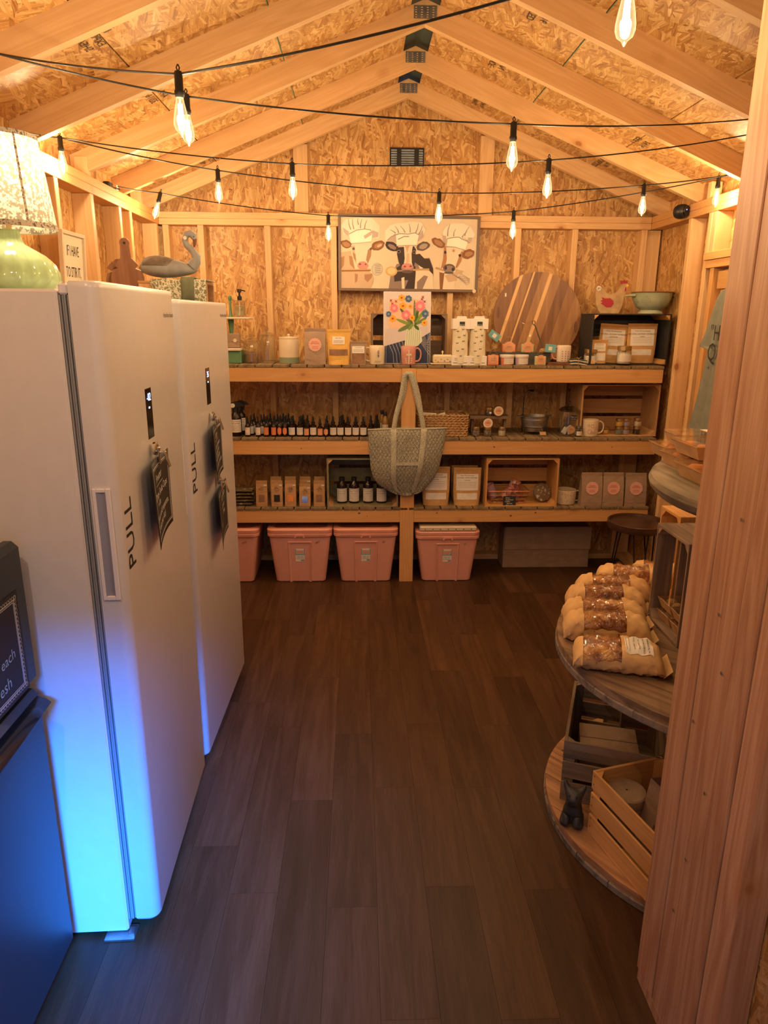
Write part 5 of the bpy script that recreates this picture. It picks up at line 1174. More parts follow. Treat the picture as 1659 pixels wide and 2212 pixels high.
# middle cow
Pp(K3, [(640, 838+15), (660, 700), (720, 580), (940, 520), (1050, 510), (1090, 620), (1100, 853)]); Pp(WH, [(930, 560), (1000, 520), (1040, 560), (960, 640)]); Pp(K1, [(900, 480), (950, 470), (1000, 520), (1050, 520), (1090, 620), (1095, 700), (1040, 640), (960, 600), (905, 560)])
Pp(K1, [(690, 640), (800, 560), (910, 600), (915, 700), (860, 853), (800, 853), (840, 740), (700, 760)]); Pp(WH, [(915, 640), (1050, 640), (1090, 680), (1100, 853), (900, 853)]); Pp(K3, [(930, 760), (1000, 690), (1040, 700), (980, 853), (930, 853)]); Pp(WH, [(770, 720), (800, 710), (805, 853), (780, 853)]); Pp(K1, [(840, 700), (915, 660), (905, 853), (830, 853)])
E_(K1, 668, 402, 70, 46, 25, .2); E_(K3, 672, 405, 44, 22, 25, .2); E_(K2, 982, 395, 68, 45, -18, .15); E_((.40, .31, .27), 985, 396, 44, 26, -18, .1)
Pp(K1, [(722, 410), (890, 395), (912, 430), (905, 560), (885, 640), (780, 640), (740, 560), (722, 480)]); Pp(WH, [(790, 395), (880, 390), (868, 470), (872, 560), (885, 600), (790, 600), (800, 520)]); Pp((.62, .36, .24), [(800, 395), (850, 392), (835, 420), (825, 470), (815, 430)]); Pp((.62, .44, .34), [(820, 470), (845, 470), (850, 560), (815, 570)])
E_(K3, 740, 452, 20, 16); E_((.01, .01, .01), 740, 453, 12, 10); E_(K3, 893, 455, 16, 16); E_((.01, .01, .01), 893, 456, 10, 10); E_((.34, .22, .20), 830, 615, 64, 42); E_(NO, 830, 600, 56, 32, 0, .08); E_(ND, 803, 603, 13, 10); E_(ND, 862, 600, 12, 10); E_(K2, 830, 655, 56, 16)
Ll((.36, .22, .10), [(725, 650), (780, 645)], 14); Ll((.50, .32, .15), [(885, 637), (960, 632), (1052, 628)], 18); E_((.60, .40, .18), 668, 653, 60, 50); E_((.74, .55, .30), 668, 650, 42, 34)
Pp(HT, [(600, 330), (600, 250), (650, 190), (720, 170), (790, 165), (870, 150), (960, 160), (1005, 230), (960, 320), (935, 290), (720, 280), (710, 360), (620, 350)])
Pp(HS2, [(620, 345), (700, 270), (720, 290), (712, 365)]); Pp(HS2, [(935, 280), (975, 230), (985, 300), (930, 345)])
for a, b in (((700, 200), (735, 265)), ((750, 195), (800, 262)), ((835, 170), (850, 260)), ((930, 165), (905, 262)), ((970, 190), (935, 275)), ((650, 235), (705, 268))): Ll(HS, [a, ((a[0]+b[0])/2+6, (a[1]+b[1])/2), b], 4, 12)
Pp((.90, .82, .70), [(708, 290), (800, 268), (905, 262), (938, 280), (915, 388), (780, 392), (718, 398)]); Ll(HS, [(620, 345), (660, 305), (740, 272), (830, 275), (900, 262), (938, 282)], 8); Ll(HS2, [(718, 396), (790, 390), (915, 386)], 8); Ll(HS, [(730, 330), (790, 300), (840, 300)], 9)
# right cow
Pp(WH, [(1155, 560), (1320, 640), (1310, 853), (1160, 853)]); Pp(T2, [(1155, 655), (1205, 665), (1190, 853), (1165, 853)]); Pp(T3, [(1210, 690), (1345, 640), (1330, 740), (1250, 760)]); Pp(T3, [(1320, 620), (1400, 640), (1380, 670), (1330, 660)])
E_(T2, 1140, 362, 74, 42, 28, .25); E_(T1, 1135, 358, 50, 24, 28, .2); E_(T2, 1440, 465, 64, 48, -15, .2); E_(T1, 1445, 466, 40, 26, -15, .2)
Pp((.42, .20, .10), [(1195, 390), (1240, 400), (1235, 520), (1210, 600), (1165, 620), (1190, 520)]); Pp((.42, .20, .10), [(1340, 450), (1385, 440), (1370, 540), (1330, 610), (1310, 590)]); Pp(WH, [(1215, 400), (1380, 410), (1345, 500), (1310, 620), (1210, 620), (1225, 520)])
E_(K1, 1207, 453, 13, 16); E_(K1, 1355, 482, 14, 15); A.star((.45, .22, .12), *q(1290, 435), 26*S_, 6, .3)
E_(K2, 1252, 615, 62, 46); E_(K3, 1254, 622, 48, 36); E_(K1, 1218, 612, 12, 20); E_(K1, 1290, 625, 13, 18); E_(K2, 1250, 660, 50, 12)
Ll((.46, .30, .16), [(1115, 610), (1160, 625), (1200, 640)], 18); Ll(K3, [(1280, 670), (1350, 710)], 8)
for k in range(6): Ll(K3, [(1345, 705), (1400-20+k*12, 672+k*22), (1465, 720+k*8)], 3)
Pp(HT, [(1170, 250), (1200, 200), (1260, 165), (1370, 160), (1450, 190), (1500, 270), (1470, 330), (1430, 330), (1400, 300), (1225, 310), (1190, 330)])
Pp(HS2, [(1175, 280), (1210, 290), (1215, 385), (1185, 330)]); Pp(HS2, [(1430, 300), (1480, 300), (1450, 360), (1425, 340)])
for a, b in (((1245, 170), (1225, 290)), ((1305, 215), (1285, 290)), ((1440, 190), (1395, 285)), ((1420, 240), (1370, 300))): Ll(HS, [a, ((a[0]+b[0])/2-8, (a[1]+b[1])/2), b], 4, 12)
Pp((.90, .82, .70), [(1225, 315), (1330, 300), (1430, 340), (1410, 420), (1290, 402), (1218, 395)]); Ll(HS, [(1225, 315), (1290, 300), (1340, 298), (1370, 318), (1430, 340)], 8); Ll(HS2, [(1218, 392), (1300, 398), (1395, 425)], 8)
obj('cow_print', A.mb, A.mats, t, smooth=False)
obj('corner_tag', MB().lathe([(.012, 0), (.012, .0012)], 16), W['whitew'], t, (w_/2-.022, -.024, .008), (pi/2, 0, 0))

# ------------------------------------------------------------------ middle shelf
def dropper(x, y, z, r, h, kind, label, group='dark spray bottles on the middle shelf'):
    key = (round(r, 3), round(h, 2), kind)
    if key in dropper.c: return copy_tree(dropper.c[key], (x, y, z), label=label, group=group)
    t = thing('spray_bottle', label, 'bottle', (x, y, z), 0, group); b = h*.66
    obj('bottle', MB().lathe([(r*.93, 0), (r, .002), (r, b*.74), (r*.92, b*.84), (r*.5, b*.93), (r*.45, b)], 16), W['ambr'], t)
    obj('cap', MB().lathe([(r*.60, b*.985), (r*.60, b*1.10), (r*.34, b*1.13), (r*.30, h*.88), (r*.24, h), (r*.1, h)], 12), W['black'], t)
    if kind:
        mm = {'w': W['wcard'], 'r': W['wcard'], 'o': W['orange'], 'oo': W['orange'], 'p': W['peach'], 'po': W['peach']}[kind]; m = MB(); f = cyl(r*1.02); z0, z1 = b*.15, b*.70
        if 'o' == kind[-1] and len(kind) == 2: m.poly([(r*.8*cos(a), (z0+z1)/2+(z1-z0)/2*sin(a)) for a in [k*pi/10 for k in range(20)]], f) if False else m.grid(9, 7, lambda a, c_: f((a-.5)*2*r*.85*sqrt(max(.02, 1-(2*c_-1)**4)), z0+(z1-z0)*c_))
        else: m.grid(9, 2, lambda a, c_: f((a-.5)*r*2.2, z0+(z1-z0)*c_))
        lb = obj('label', m, mm, t); m = MB(); f2 = cyl(r*1.035)
        lines(m, f2, r*1.5, 3, z1-.004, (z1-z0)*.13, .0012, 4)
        if kind == 'r': m.text('Extra', .011, lambda u, v: f2(u*.9, z0+.006+v)); obj('lettering', m, W['red'], lb, smooth=False)
        else: lines(m, f2, r*1.5, 3, z0+(z1-z0)*.5, (z1-z0)*.14, .0009, 6); obj('lettering', m, W['ink'] if kind == 'w' else W['red'], lb, smooth=False)
    dropper.c[key] = t; return t
dropper.c = {}
ORD = ['first', 'second', 'third', 'fourth', 'fifth', 'sixth', 'seventh', 'eighth', 'ninth', 'tenth', 'eleventh', 'twelfth', 'thirteenth', 'fourteenth', 'fifteenth', 'sixteenth', 'seventeenth', 'eighteenth', 'nineteenth']
KD = {'w': 'white labelled', 'r': 'red scripted white labelled', 'o': 'orange labelled', 'oo': 'oval orange labelled', 'p': 'peach labelled', 'po': 'oval peach labelled', '': 'plain'}
row = [(536, 's', 'r', 3), (558.5, 's', 'r', 2), (576, 's', 'o', 3), (592, 's', 'o', 2), (604.5, 's', 'oo', 3), (616, 's', 'oo', 3), (631, 'l', 'w', 1), (648.5, 'l', 'w', 2), (662.5, 's', 'p', 1), (677, 'l', 'w', 0), (692, 's', 'p', 0), (704.5, 's', 'po', 1), (720, 'l', 'w', 0), (735.5, 'l', 'w', 2), (752, 'l', 'w', 0), (768.5, 'l', 'w', 0), (785, 'l', 'w', 0), (800, 's', 'w', 1), (811, 's', 'w', 2)]
for i, (px, sz, kd, back) in enumerate(row):
    r, h = (.0165, .112) if sz == 's' else (.0215, .125)
    p = on(px, 943, 'y', 4.372+r); x = p.x
    dropper(x, 4.372+r-(.0 if sz == 'l' else .004), Z2, r, h if sz == 'l' else (.128 if kd[0] in 'ro' else .112), kd, KD[kd]+' dark bottle, '+ORD[i]+' from the left in the front row')
    for b in range(back):
        yy = 4.372+r+.044*(b+1); xx = x+(.0045+.006*(b % 2)+(.012 if i < 2 else 0))*(1 if b else 1)+.004*b
        dropper(xx, yy, Z2, r, (h if sz == 'l' else .128), 'w' if i < 2 else '', 'dark bottle in rank %s behind the %s front bottle from the left' % (('one', 'two', 'three')[b], ORD[i]))
for i, (px, yy) in enumerate(((511, 4.42), (521, 4.49))):
    x = on(px, 943, 'y', yy).x; r = .037
    t = thing('trigger_bottle', ('nearer', 'rear')[i]+' black trigger spray bottle beside the freezer, middle shelf', 'spray bottle', (x, yy, Z2), 0, 'black trigger bottles')
    obj('bottle', MB().lathe([(r*.94, 0), (r, .004), (r, .105), (r*.9, .125), (r*.5, .143), (r*.42, .155)], 24), W['ambr'], t)
    obj('trigger_head', MB().lathe([(r*.5, .150), (r*.5, .175), (r*.3, .178)], 14).prism([(-.03, .176), (-.028, .205), (.01, .214), (.045, .200), (.058, .186), (.04, .186), (.02, .180), (.012, .176)], -.010, .010).prism([(.018, .182), (.034, .180), (.026, .150), (.020, .150)], -.005, .005), W['black'], t)
    m = MB(); f = cyl(r*1.012); m.grid(12, 2, lambda a, b: f((a-.5)*r*2.4, .025+.080*b)); lb = obj('label', m, W['wcard'], t)
    m = MB(); f = cyl(r*1.03); m.text('From This Homestead', .0085, lambda u, v: f(u, .092+v)); m.text('GLASS CLEANER', .0085, lambda u, v: f(u, .078+v)); lines(m, f, r*1.6, 4, .066, .009, .001, 3); obj('lettering', m, W['ink'], lb, smooth=False)
    tg = obj('price_tag', MB().lathe([(.014, 0), (.014, .0015)], 18), W['wcard'], t, (-.012, -.014, .190), (pi/2, 0, 0))
for i, (px, yy) in enumerate(((825, 4.55), (832, 4.47))):
    x = on(px, 930, 'y', yy).x; r = .021
    t = thing('oil_bottle', ('rear', 'front')[i]+' amber oil bottle with black flip cap behind the quilted bag', 'bottle', (x, yy, Z2), 0, 'amber oil bottles')
    obj('bottle', MB().lathe([(r*.95, 0), (r, .003), (r, .085), (r*.8, .10), (r*.45, .112), (r*.4, .125)], 20), W['ambl'], t)
    obj('cap', MB().lathe([(r*.5, .120), (r*.52, .124), (r*.52, .142), (r*.45, .146)], 16), W['black'], t)
    m = MB(); f = cyl(r*1.02); m.grid(9, 2, lambda a, b: f((a-.5)*r*2.3, .015+.05*b)); lb = obj('label', m, W['paper'], t); m = MB(); lines(m, cyl(r*1.04), r*1.6, 5, .058, .009, .001, 3); obj('lettering', m, W['ink'], lb, smooth=False)
# wicker basket
x0 = on(900, 945, 'y', 4.38).x; x1 = on(1011, 945, 'y', 4.38).x; hb = on(950, 897, 'y', 4.38).z-Z2; bw_, bd = x1-x0, .22
t = thing('wicker_basket', 'braided rectangular basket with cards inside on the middle shelf', 'basket', ((x0+x1)/2, 4.38+bd/2, Z2))
def rr_path(w2, d2, r, n=10):
    P_ = []
    for cx, cy, a0 in ((w2-r, d2-r, 0), (-w2+r, d2-r, pi/2), (-w2+r, -d2+r, pi), (w2-r, -d2+r, 1.5*pi)):
        for k in range(3): a = a0+k*pi/4; P_.append((cx+r*cos(a), cy+r*sin(a)))
    out = []
    for a, b in zip(P_, P_[1:]+P_[:1]):
        L = hypot(b[0]-a[0], b[1]-a[1]); k = max(1, int(L/.007))
        for i in range(k): out.append((a[0]+(b[0]-a[0])*i/k, a[1]+(b[1]-a[1])*i/k))
    return out
nr = 9
for k in range(nr):
    z = .008+k*(hb-.012)/(nr-1); w2, d2 = bw_/2-.006+.004*k/nr, bd/2-.006; pth = rr_path(w2, d2, .02); m = MB()
    for ph in (0, pi):
        P_ = []
        for i, (a, b) in enumerate(pth): q_ = i*.85+ph+k*pi/2; P_.append((a*(1+.022*cos(q_)), b*(1+.03*cos(q_)), z+.0042*sin(q_)))
        P_.append(P_[0]); m.tube(P_, .0052, 6, cap=False)
    obj('braid', m, W['wicker'], t)
obj('liner', MB().box(-bw_/2+.014, bw_/2-.014, -bd/2+.014, bd/2-.014, .004, .010), W['wicker'], t)
bx = t.location.x; bz = Z2
for i, (dx, yy, rz, lab) in enumerate(((-.09, 4.43, 4, 'white card leaning left in the basket'), (.0, 4.45, -18, 'tilted white card in the basket, right one'), (-.03, 4.50, 8, 'rear white card in the basket'))):
    c_ = thing('soap_card', lab, 'card', (bx+dx, yy, bz+.05), 0, 'cards in the basket', (radians(-14), radians(rz), 0))
    obj('card', MB().box(-.05, .05, -.002, .002, 0, .095-.01*i, .001), W['wcard'], c_); obj('lettering', MB().text('gift card', .012, lambda u, v: (u, -.0026, .066+v)), W['ink'], c_, smooth=False)
# riser with tins
xa = on(1012, 905, 'y', 4.50).x; xb = on(1098, 905, 'y', 4.50).x; zt = on(1055, 899, 'y', 4.46).z
t = thing('wooden_riser', 'small wooden step riser holding tins and jars', 'riser', ((xa+xb)/2, 4.50, Z2)); hw = (xb-xa)/2
obj('top_board', MB().box(-hw, hw, -.05, .05, zt-Z2-.018, zt-Z2, .002), CRB['x'], t); obj('leg', MB().box(hw-.032, hw-.016, -.02, .02, 0, zt-Z2-.018, .001), CRB['z'], t); obj('leg', MB().box(-hw+.016, -hw+.032, -.02, .02, 0, zt-Z2-.018, .001), CRB['z'], t)
j = jar('small_jar', 'dark jam jar on top of the wooden riser', 'jar', on(1057, 890, 'y', 4.46).x, 4.455, zt, .026, .056, W['tomato'], W['gold'], 'small jars on the middle shelf')
tagprice(j, .006, -.027, .022, .014, .011, .2)
for i, (px, py, yy, lab) in enumerate(((1077, 888, 4.44, 'round candle tin lid leaning upright on the riser'), (1054, 914, 4.40, 'round candle tin lid leaning under the riser'))):
    c_ = on(px, py, 'y', yy); t = thing('candle_tin', lab, 'tin', (c_.x, yy, c_.z), 0, 'round candle tins', (radians(90), 0, 0))
    obj('tin_body', MB().lathe([(.034, -.022), (.034, .0), (.033, .002), (.030, .002)], 32), W['gold'], t)
    obj('label', MB().lathe([(.0295, .0022), (.0295, .0030)], 32), W['paper'], t); m = MB(); scallop(m, 0, 0, .021, lambda u, v: (u, v, .0034)); lb = obj('seal_label', m, W['peach'], t, smooth=False)
    m = MB(); m.text('Candle', .010, lambda u, v: (u, -.002+v, .0038)).tube([(-.001, .004, .0038), (.002, .015, .0038)], .0006, 4); obj('lettering', m, W['ink'], lb, smooth=False)
for px, lab, mm in ((1028, 'left of the three small jars with gold lids, with speckled beans', W['powder']), (1053, 'middle small jar with gold lid, under the tilted tin', W['powder']), (1084, 'right small jar with gold lid beside the riser leg', W['cream'])):
    jar('small_jar', lab, 'jar', on(px, 944, 'y', 4.40).x, 4.385, Z2, .0265 if px != 1084 else .025, .060, floral('jar_fill_%d' % px, (.60, .52, .38), (.16, .12, .08), 80, .3) if px != 1084 else mm, W['gold'], 'small jars on the middle shelf')
# galvanised tub on a metal stand
tx_ = on(1153, 935, 'y', 4.50).x
t = thing('galvanised_tub', 'oval galvanised tub on a black stand with a tall rear hook', 'tub', (tx_, 4.50, Z2)); rx = .092
tb = obj('tub', MB().lathe([(rx*.78, .020), (rx*.80, .024), (rx*.90, .060), (rx*.905, .062), (rx*.90, .064), (rx*1.0, .116), (rx*1.03, .118), (rx*1.0, .120), (rx*.9, .06), (rx*.75, .03), (.003, .028)], 40, cap1=False, sy=.72), W['steel'], t)
for z, k in ((.052, .89), (.098, .965)): obj('bead', MB().tube([(rx*k*cos(a)*1.005, rx*k*.72*sin(a)*1.005, z) for a in [i*2*pi/40 for i in range(41)]], .0016, 5, False), W['steel'], tb)
for sg in (-1, 1): obj('side_handle', MB().box(sg*rx*1.0-.022, sg*rx*1.0+.022, -.025, .025, .113, .118, .002), W['steel'], tb)
obj('stand_ring', MB().tube([(rx*.95*cos(a), rx*.70*sin(a), .048) for a in [i*2*pi/32 for i in range(33)]], .002, 5, False), W['black'], t)
for a in (.6, 2.5, 3.8, 5.6): obj('stand_leg', MB().tube([(rx*.95*cos(a), rx*.70*sin(a), .05), (rx*.97*cos(a), rx*.72*sin(a), .004), (rx*1.12*cos(a), rx*.85*sin(a), .003)], .0025, 6), W['black'], t)
obj('hook', MB().tube([(-.072, .03, .05), (-.070, .03, .22), (-.063, .03, .262), (-.045, .03, .277), (-.015, .03, .278)], .0032, 8).lathe([(.014, .270), (.018, .276), (.014, .283)], 12, -.022, .03), W['black'], t)
c_ = obj('price_tag', MB().box(-.020, .020, 0, .001, -.014, .014), W['kraft'], t, (.035, -.095, .018), (radians(-50), 0, 0)); obj('tag_string', MB().tube([(.03, -.066, .055), (.033, -.085, .03)], .0008, 4), W['twine'], t)
# cookie jar with soap samples
cx_ = on(1223, 940, 'y', 4.46).x; r = .066
t = thing('cookie_jar', 'large lidded glass cookie jar with a black chalk label and soap samples', 'jar', (cx_, 4.37+r, Z2))
obj('glass_body', MB().lathe([(r*.86, .0), (r*.97, .006), (r, .02), (r, .125), (r*.90, .152), (r*.84, .160)], 36, cap1=False), W['glass'], t)
obj('lid', MB().lathe([(r*.93, .157), (r*1.0, .161), (r*1.0, .166), (r*.75, .178), (r*.4, .188), (r*.14, .192), (r*.10, .197), (r*.20, .206), (r*.19, .216), (.003, .220)], 36), glassy('smoky_lid', (.55, .55, .52), .2), t)
m = MB(); m.grid(9, 2, lambda a, b: cyl(r*1.01)((a-.15)*.040, .108+.030*b)); lb = obj('chalk_label', m, W['cboard'], t); m = MB(); f = cyl(r*1.02); m.text('Take one', .011, lambda u, v: f(.014+u, .124+v)); m.text('all scents', .009, lambda u, v: f(.014+u, .112+v)); obj('lettering', m, W['chalk'], lb, smooth=False)
for i, (dx, dz, an, lab) in enumerate(((-.030, .012, 30, 'soap sample packet at the left in the cookie jar'), (.018, .008, -12, 'soap sample packet at the right in the cookie jar'), (-.005, .028, 55, 'soap sample packet at the back in the cookie jar'))):
    s_ = thing('sample_packet', lab, 'packet', (cx_+dx, 4.37+r+(.0, .0, .02)[i], Z2+dz), 0, 'sample packets in the cookie jar', (0, radians(an), 0)); obj('packet', MB().box(-.016, .016, -.008, .008, 0, .045, .004), W['wcard'], s_)
s_ = thing('soap_disc', 'pink round labelled soap leaning inside the cookie jar', 'soap', (cx_+.006, 4.37+.012, Z2+.045), 0, None, (radians(80), 0, 0)); obj('disc', MB().lathe([(.026, -.008), (.027, 0), (.025, .002)], 24), W['film'], s_)
m = MB(); scallop(m, 0, 0, .0235, lambda u, v: (u, v, .0028)); lb = obj('seal_label', m, W['peach'], s_, smooth=False); m = MB(); m.text('Soap', .011, lambda u, v: (u, v, .0034)); obj('lettering', m, W['ink'], lb, smooth=False)
j = jar('small_jar', 'slim spice jar with white label beside the doodle mug', 'jar', on(1250, 945, 'y', 4.38).x, 4.37, Z2, .0195, .066, W['dgrey'], W['tin'], 'small jars on the middle shelf', W['wcard'])
x, y, w_, h = fit(1263, 1297, 909, 945, Z2); t = mug('doodle_mug', 'cream mug with red doodles in front of the crate', x, y+.01, Z2, w_, h, 1, W['cream'])
m = MB(); f = cyl(w_/2+.0014); rr = random.Random(8)
for (u, v, s) in ((-.028, .072, .006), (-.004, .070, .009), (.018, .055, .008), (-.018, .035, .012), (-.004, .028, .006), (.012, .028, .006)):
    P_ = [(u+s*cos(a)*(1+.4*rr.random()), v+s*sin(a)*(1+.4*rr.random())) for a in [k*2*pi/7 for k in range(8)]]
    for a, b in zip(P_[:-1], P_[1:]):
        dx, dz = b[0]-a[0], b[1]-a[1]; l = hypot(dx, dz) or 1; nx, nz = -dz/l*.0007, dx/l*.0007; m.add([f(a[0]-nx, a[1]-nz), f(b[0]-nx, b[1]-nz), f(b[0]+nx, b[1]+nz), f(a[0]+nx, a[1]+nz)], [(0, 1, 2, 3)])
obj('doodle_print', m, W['red'], t, smooth=False)
cr, x, y, w_, h = shelfcrate('natural pine crate at the right end of the middle shelf', 1256, 1424, 833, 946, Z2, .26, CR, 'crates on the shelves', nb=3, gap=.022)
cr.location.y += .055; y += .055
FY = W
for px, mm, lab in ((1337, W['sage'], 'bottom left small jar, sage wax, in the natural crate'), (1354, W['lilac'], 'bottom middle small jar, mauve wax, in the natural crate'), (1376, W['ink'], 'bottom right small jar, black wax, in the natural crate')):
    xx = on(px if px != 1354 else 1352, 938, 'y', y+.03).x
    jar('candle_jar', lab, 'candle jar', xx, y+.012, Z2+.0075, .0265, .050, mm, W['gold'], 'stacked candle jars')
for px, mm, lab in ((1327+4, W['yellow'], 'upper left small jar, yellow wax, in the natural crate'), (1352, W['lilac'], 'upper middle small jar, mauve wax, in the natural crate'), (1376, W['cream'], 'upper right small jar, cream wax, in the natural crate')):
    xx = on({1331: 1337, 1352: 1352, 1376: 1376}[px], 938, 'y', y+.03).x
    jar('candle_jar', lab, 'candle jar', xx, y+.012, Z2+.0085+.0505, .0265, .050 if px != 1376 else .054, mm, W['gold'], 'stacked candle jars')
jar('candle_jar', 'small jar half hidden behind the doodle mug handle', 'candle jar', on(1306, 938, 'y', y+.06).x, y+.03, Z2+.0075, .024, .046, W['yellow'], W['gold'], 'stacked candle jars')

# ------------------------------------------------------------------ bottom shelf
x = on(527, 1090, 'y', 4.42).x
for k in range(5):
    t = thing('foil_packet', 'camouflage foil packet, %s from the bottom of the stack' % ('first', 'second', 'third', 'fourth', 'topmost fifth')[k], 'packet', (x+.004*(k % 2), 4.44, Z3+.0005+k*.0215), radians((-3, 2, -1, 4, -2)[k]), 'stacked foil packets')
    obj('packet', MB().grid(14, 10, lambda u, v, k=k: (-.062+.124*u, -.06+.12*v, .0105+.0095*sin(pi*u)**.5*sin(pi*v)**.5+.0012*sin(u*17+k)*sin(v*13))).grid(14, 10, lambda u, v, k=k: (.062-.124*u, -.06+.12*v, .0105-.0098*sin(pi*u)**.5*sin(pi*v)**.5)), W['camo'], t)
def windowbag(label, px, py, pt, yy, wmat, gp='kraft window bags on the bottom shelf', w_=.072):
    x = on(px, py, 'y', yy).x; h = on(px, pt, 'y', yy).z-Z3; t, fr = blockbag('window_bag', label, 'bag', x, yy, Z3, w_, h, .05, W['kraft'], gp, 0, .12)
    m = MB(); m.grid(4, 4, lambda a, b: fr((a-.5)*w_*.52, h*(.20+.27*b), .0025)); obj('window', m, wmat, t)
    m = MB(); scallop(m, 0, h*.68, w_*.26, lambda u, v: fr(u, v, .0028), 12); lb = obj('seal_label', m, W['canvas'] if False else W['wicker'], t, smooth=False)
    m = MB()
    for i, s in enumerate(('HAND', 'CRAFTED', 'TEAS')): m.text(s, .0075, lambda u, v, i=i: fr(u, h*.68+.006-i*.0085+v, .0036))
    obj('lettering', m, W['ink'], lb, smooth=False); obj('price_sticker', MB().box(w_*.2, w_*.46, -.0265, -.0255, h*.80, h*.86), W['wcard'], t, (0, .010, 0), (0, 0, 0)); return t
for px, mm, lab in ((566, W['cocoa'], 'first from the left'), (599, W['ink'], 'second from the left'), (628, W['orangef'], 'third from the left, with orange contents'), (659, W['chrome'], 'fourth from the left, with blue foil contents'), (690, W['cocoa'], 'fifth from the left, beside the crate')):
    windowbag('kraft window bag in the front row, '+lab, px, 1094, 1040 if px != 659 else 1047, 4.36, mm)
for px, lab in ((597, 'leftmost'), (628, 'second'), (660, 'third'), (691, 'rightmost')): windowbag('kraft window bag in the rear row, '+lab+' of four', px, 1090, 1031, 4.44, W['cocoa'])
cr, x, y, w_, h = shelfcrate('olive toned crate left of the shelf post holding dark bottles', 707, 860, 991, 1096, Z3, .26, {a: plain('olive_wood_'+a, (.27, .23, .12), .7, noise=.15) for a in 'xyz'}, 'crates on the shelves', nb=3, gap=.02, cleat=CR['z'])
for px, lab, sc in ((739, 'first from the left', 'Citrus Fresh'), (765, 'second from the left', 'Cinnamon'), (795, 'third from the left', 'Blueberry'), (824, 'fourth, partly behind the quilted bag', 'Unscented')):
    xx = on(px, 1090, 'y', 4.44).x; r = .0335
    t = thing('cleaner_bottle', 'dark amber bottle with white label, '+lab, 'bottle', (xx, 4.44, Z3+.0085), 0, 'amber bottles in the olive crate')
    obj('bottle', MB().lathe([(r*.94, 0), (r, .003), (r, .112), (r*.88, .128), (r*.5, .140), (r*.42, .148)], 24), W['ambr'], t); obj('cap', MB().lathe([(r*.52, .146), (r*.54, .149), (r*.54, .166), (r*.48, .168)], 18), W['black'], t)
    m = MB(); f = cyl(r*1.012); m.grid(12, 2, lambda a, b: f((a-.5)*r*2.5, .012+.086*b)); lb = obj('label', m, W['wcard'], t)
    m = MB(); f = cyl(r*1.03); m.text('From This Homestead', .0075, lambda u, v: f(u, .088+v)); m.text('FLOOR CLEANER', .0072, lambda u, v: f(u, .076+v)); m.text(sc, .010, lambda u, v: f(u, .062+v)); lines(m, f, r*1.7, 4, .052, .010, .001, 3); obj('lettering', m, W['ink'], lb, smooth=False)
def carpet(px0, px1, pt, yy, lab, gp='carpet powder pouches'):
    a, b = on(px0, 1094, 'y', yy), on(px1, 1094, 'y', yy); h = on(px0, pt, 'y', yy).z-Z3
    return pouch('stand_up_pouch', lab, 'pouch', (a.x+b.x)/2, yy, Z3, b.x-a.x, h, .06, W['pouch'], gp, (.16, .33, W['powder'], .74), (.40, .83, .80, W['wcard'], [('From This Homestead', .0095, .78), ('NATURAL CARPET FRESHNER', .0098, .72), ('Lavender', .010, .66)], 4))
carpet(979, 1038, 1012, 4.37, 'carpet freshener pouch standing frontmost, left of the wire basket crate')
carpet(912, 971, 1010, 4.375, 'carpet freshener pouch half behind the quilted bag')
carpet(974, 1030, 1007, 4.50, 'carpet freshener pouch behind the frontmost one'); 
cr, x, y, w_, h = shelfcrate('orange pine crate right of the post holding a copper wire basket', 1047, 1202, 991, 1095, Z3, .26, CRN, 'crates on the shelves', nb=3, gap=.022)
# wire basket
bx0 = on(1052, 1088, 'y', 4.42).x; bx1 = on(1139, 1088, 'y', 4.42).x; bw2 = (bx1-bx0)/2
t = thing('wire_basket', 'copper wire basket with fabric cup sleeves inside the orange crate', 'basket', ((bx0+bx1)/2, 4.465, Z3+.0085)); hb = .085; bd = .085
def ring(z, k, r): return MB().tube([(bw2*k, -bd*k, z), (bw2*k, bd*k, z), (-bw2*k, bd*k, z), (-bw2*k, -bd*k, z), (bw2*k, -bd*k, z)], r, 5)
obj('rim', ring(hb, 1, .0022), W['copper'], t)
for z, k in ((.004, .78), (.03, .86), (.058, .93)): obj('hoop', ring(z, k, .0013), W['copper'], t)
for sg in (-1, 1):
    for i in range(8):
        u = -1+2*i/7; obj('upright', MB().tube([(bw2*u*.78, sg*bd*.78, .004), (bw2*u, sg*bd, hb)], .0012, 5), W['copper'], t)
    for i in range(4):
        u = -1+2*(i+.5)/4; obj('upright', MB().tube([(sg*bw2*.78, bd*u*.78, .004), (sg*bw2, bd*u, hb)], .0012, 5), W['copper'], t)
for i in range(9): u = -1+2*(i+.5)/9; obj('base_wire', MB().tube([(bw2*.78*u, -bd*.78, .004), (bw2*.78*u, bd*.78, .004)], .0011, 5), W['copper'], t)
bcx = t.location.x
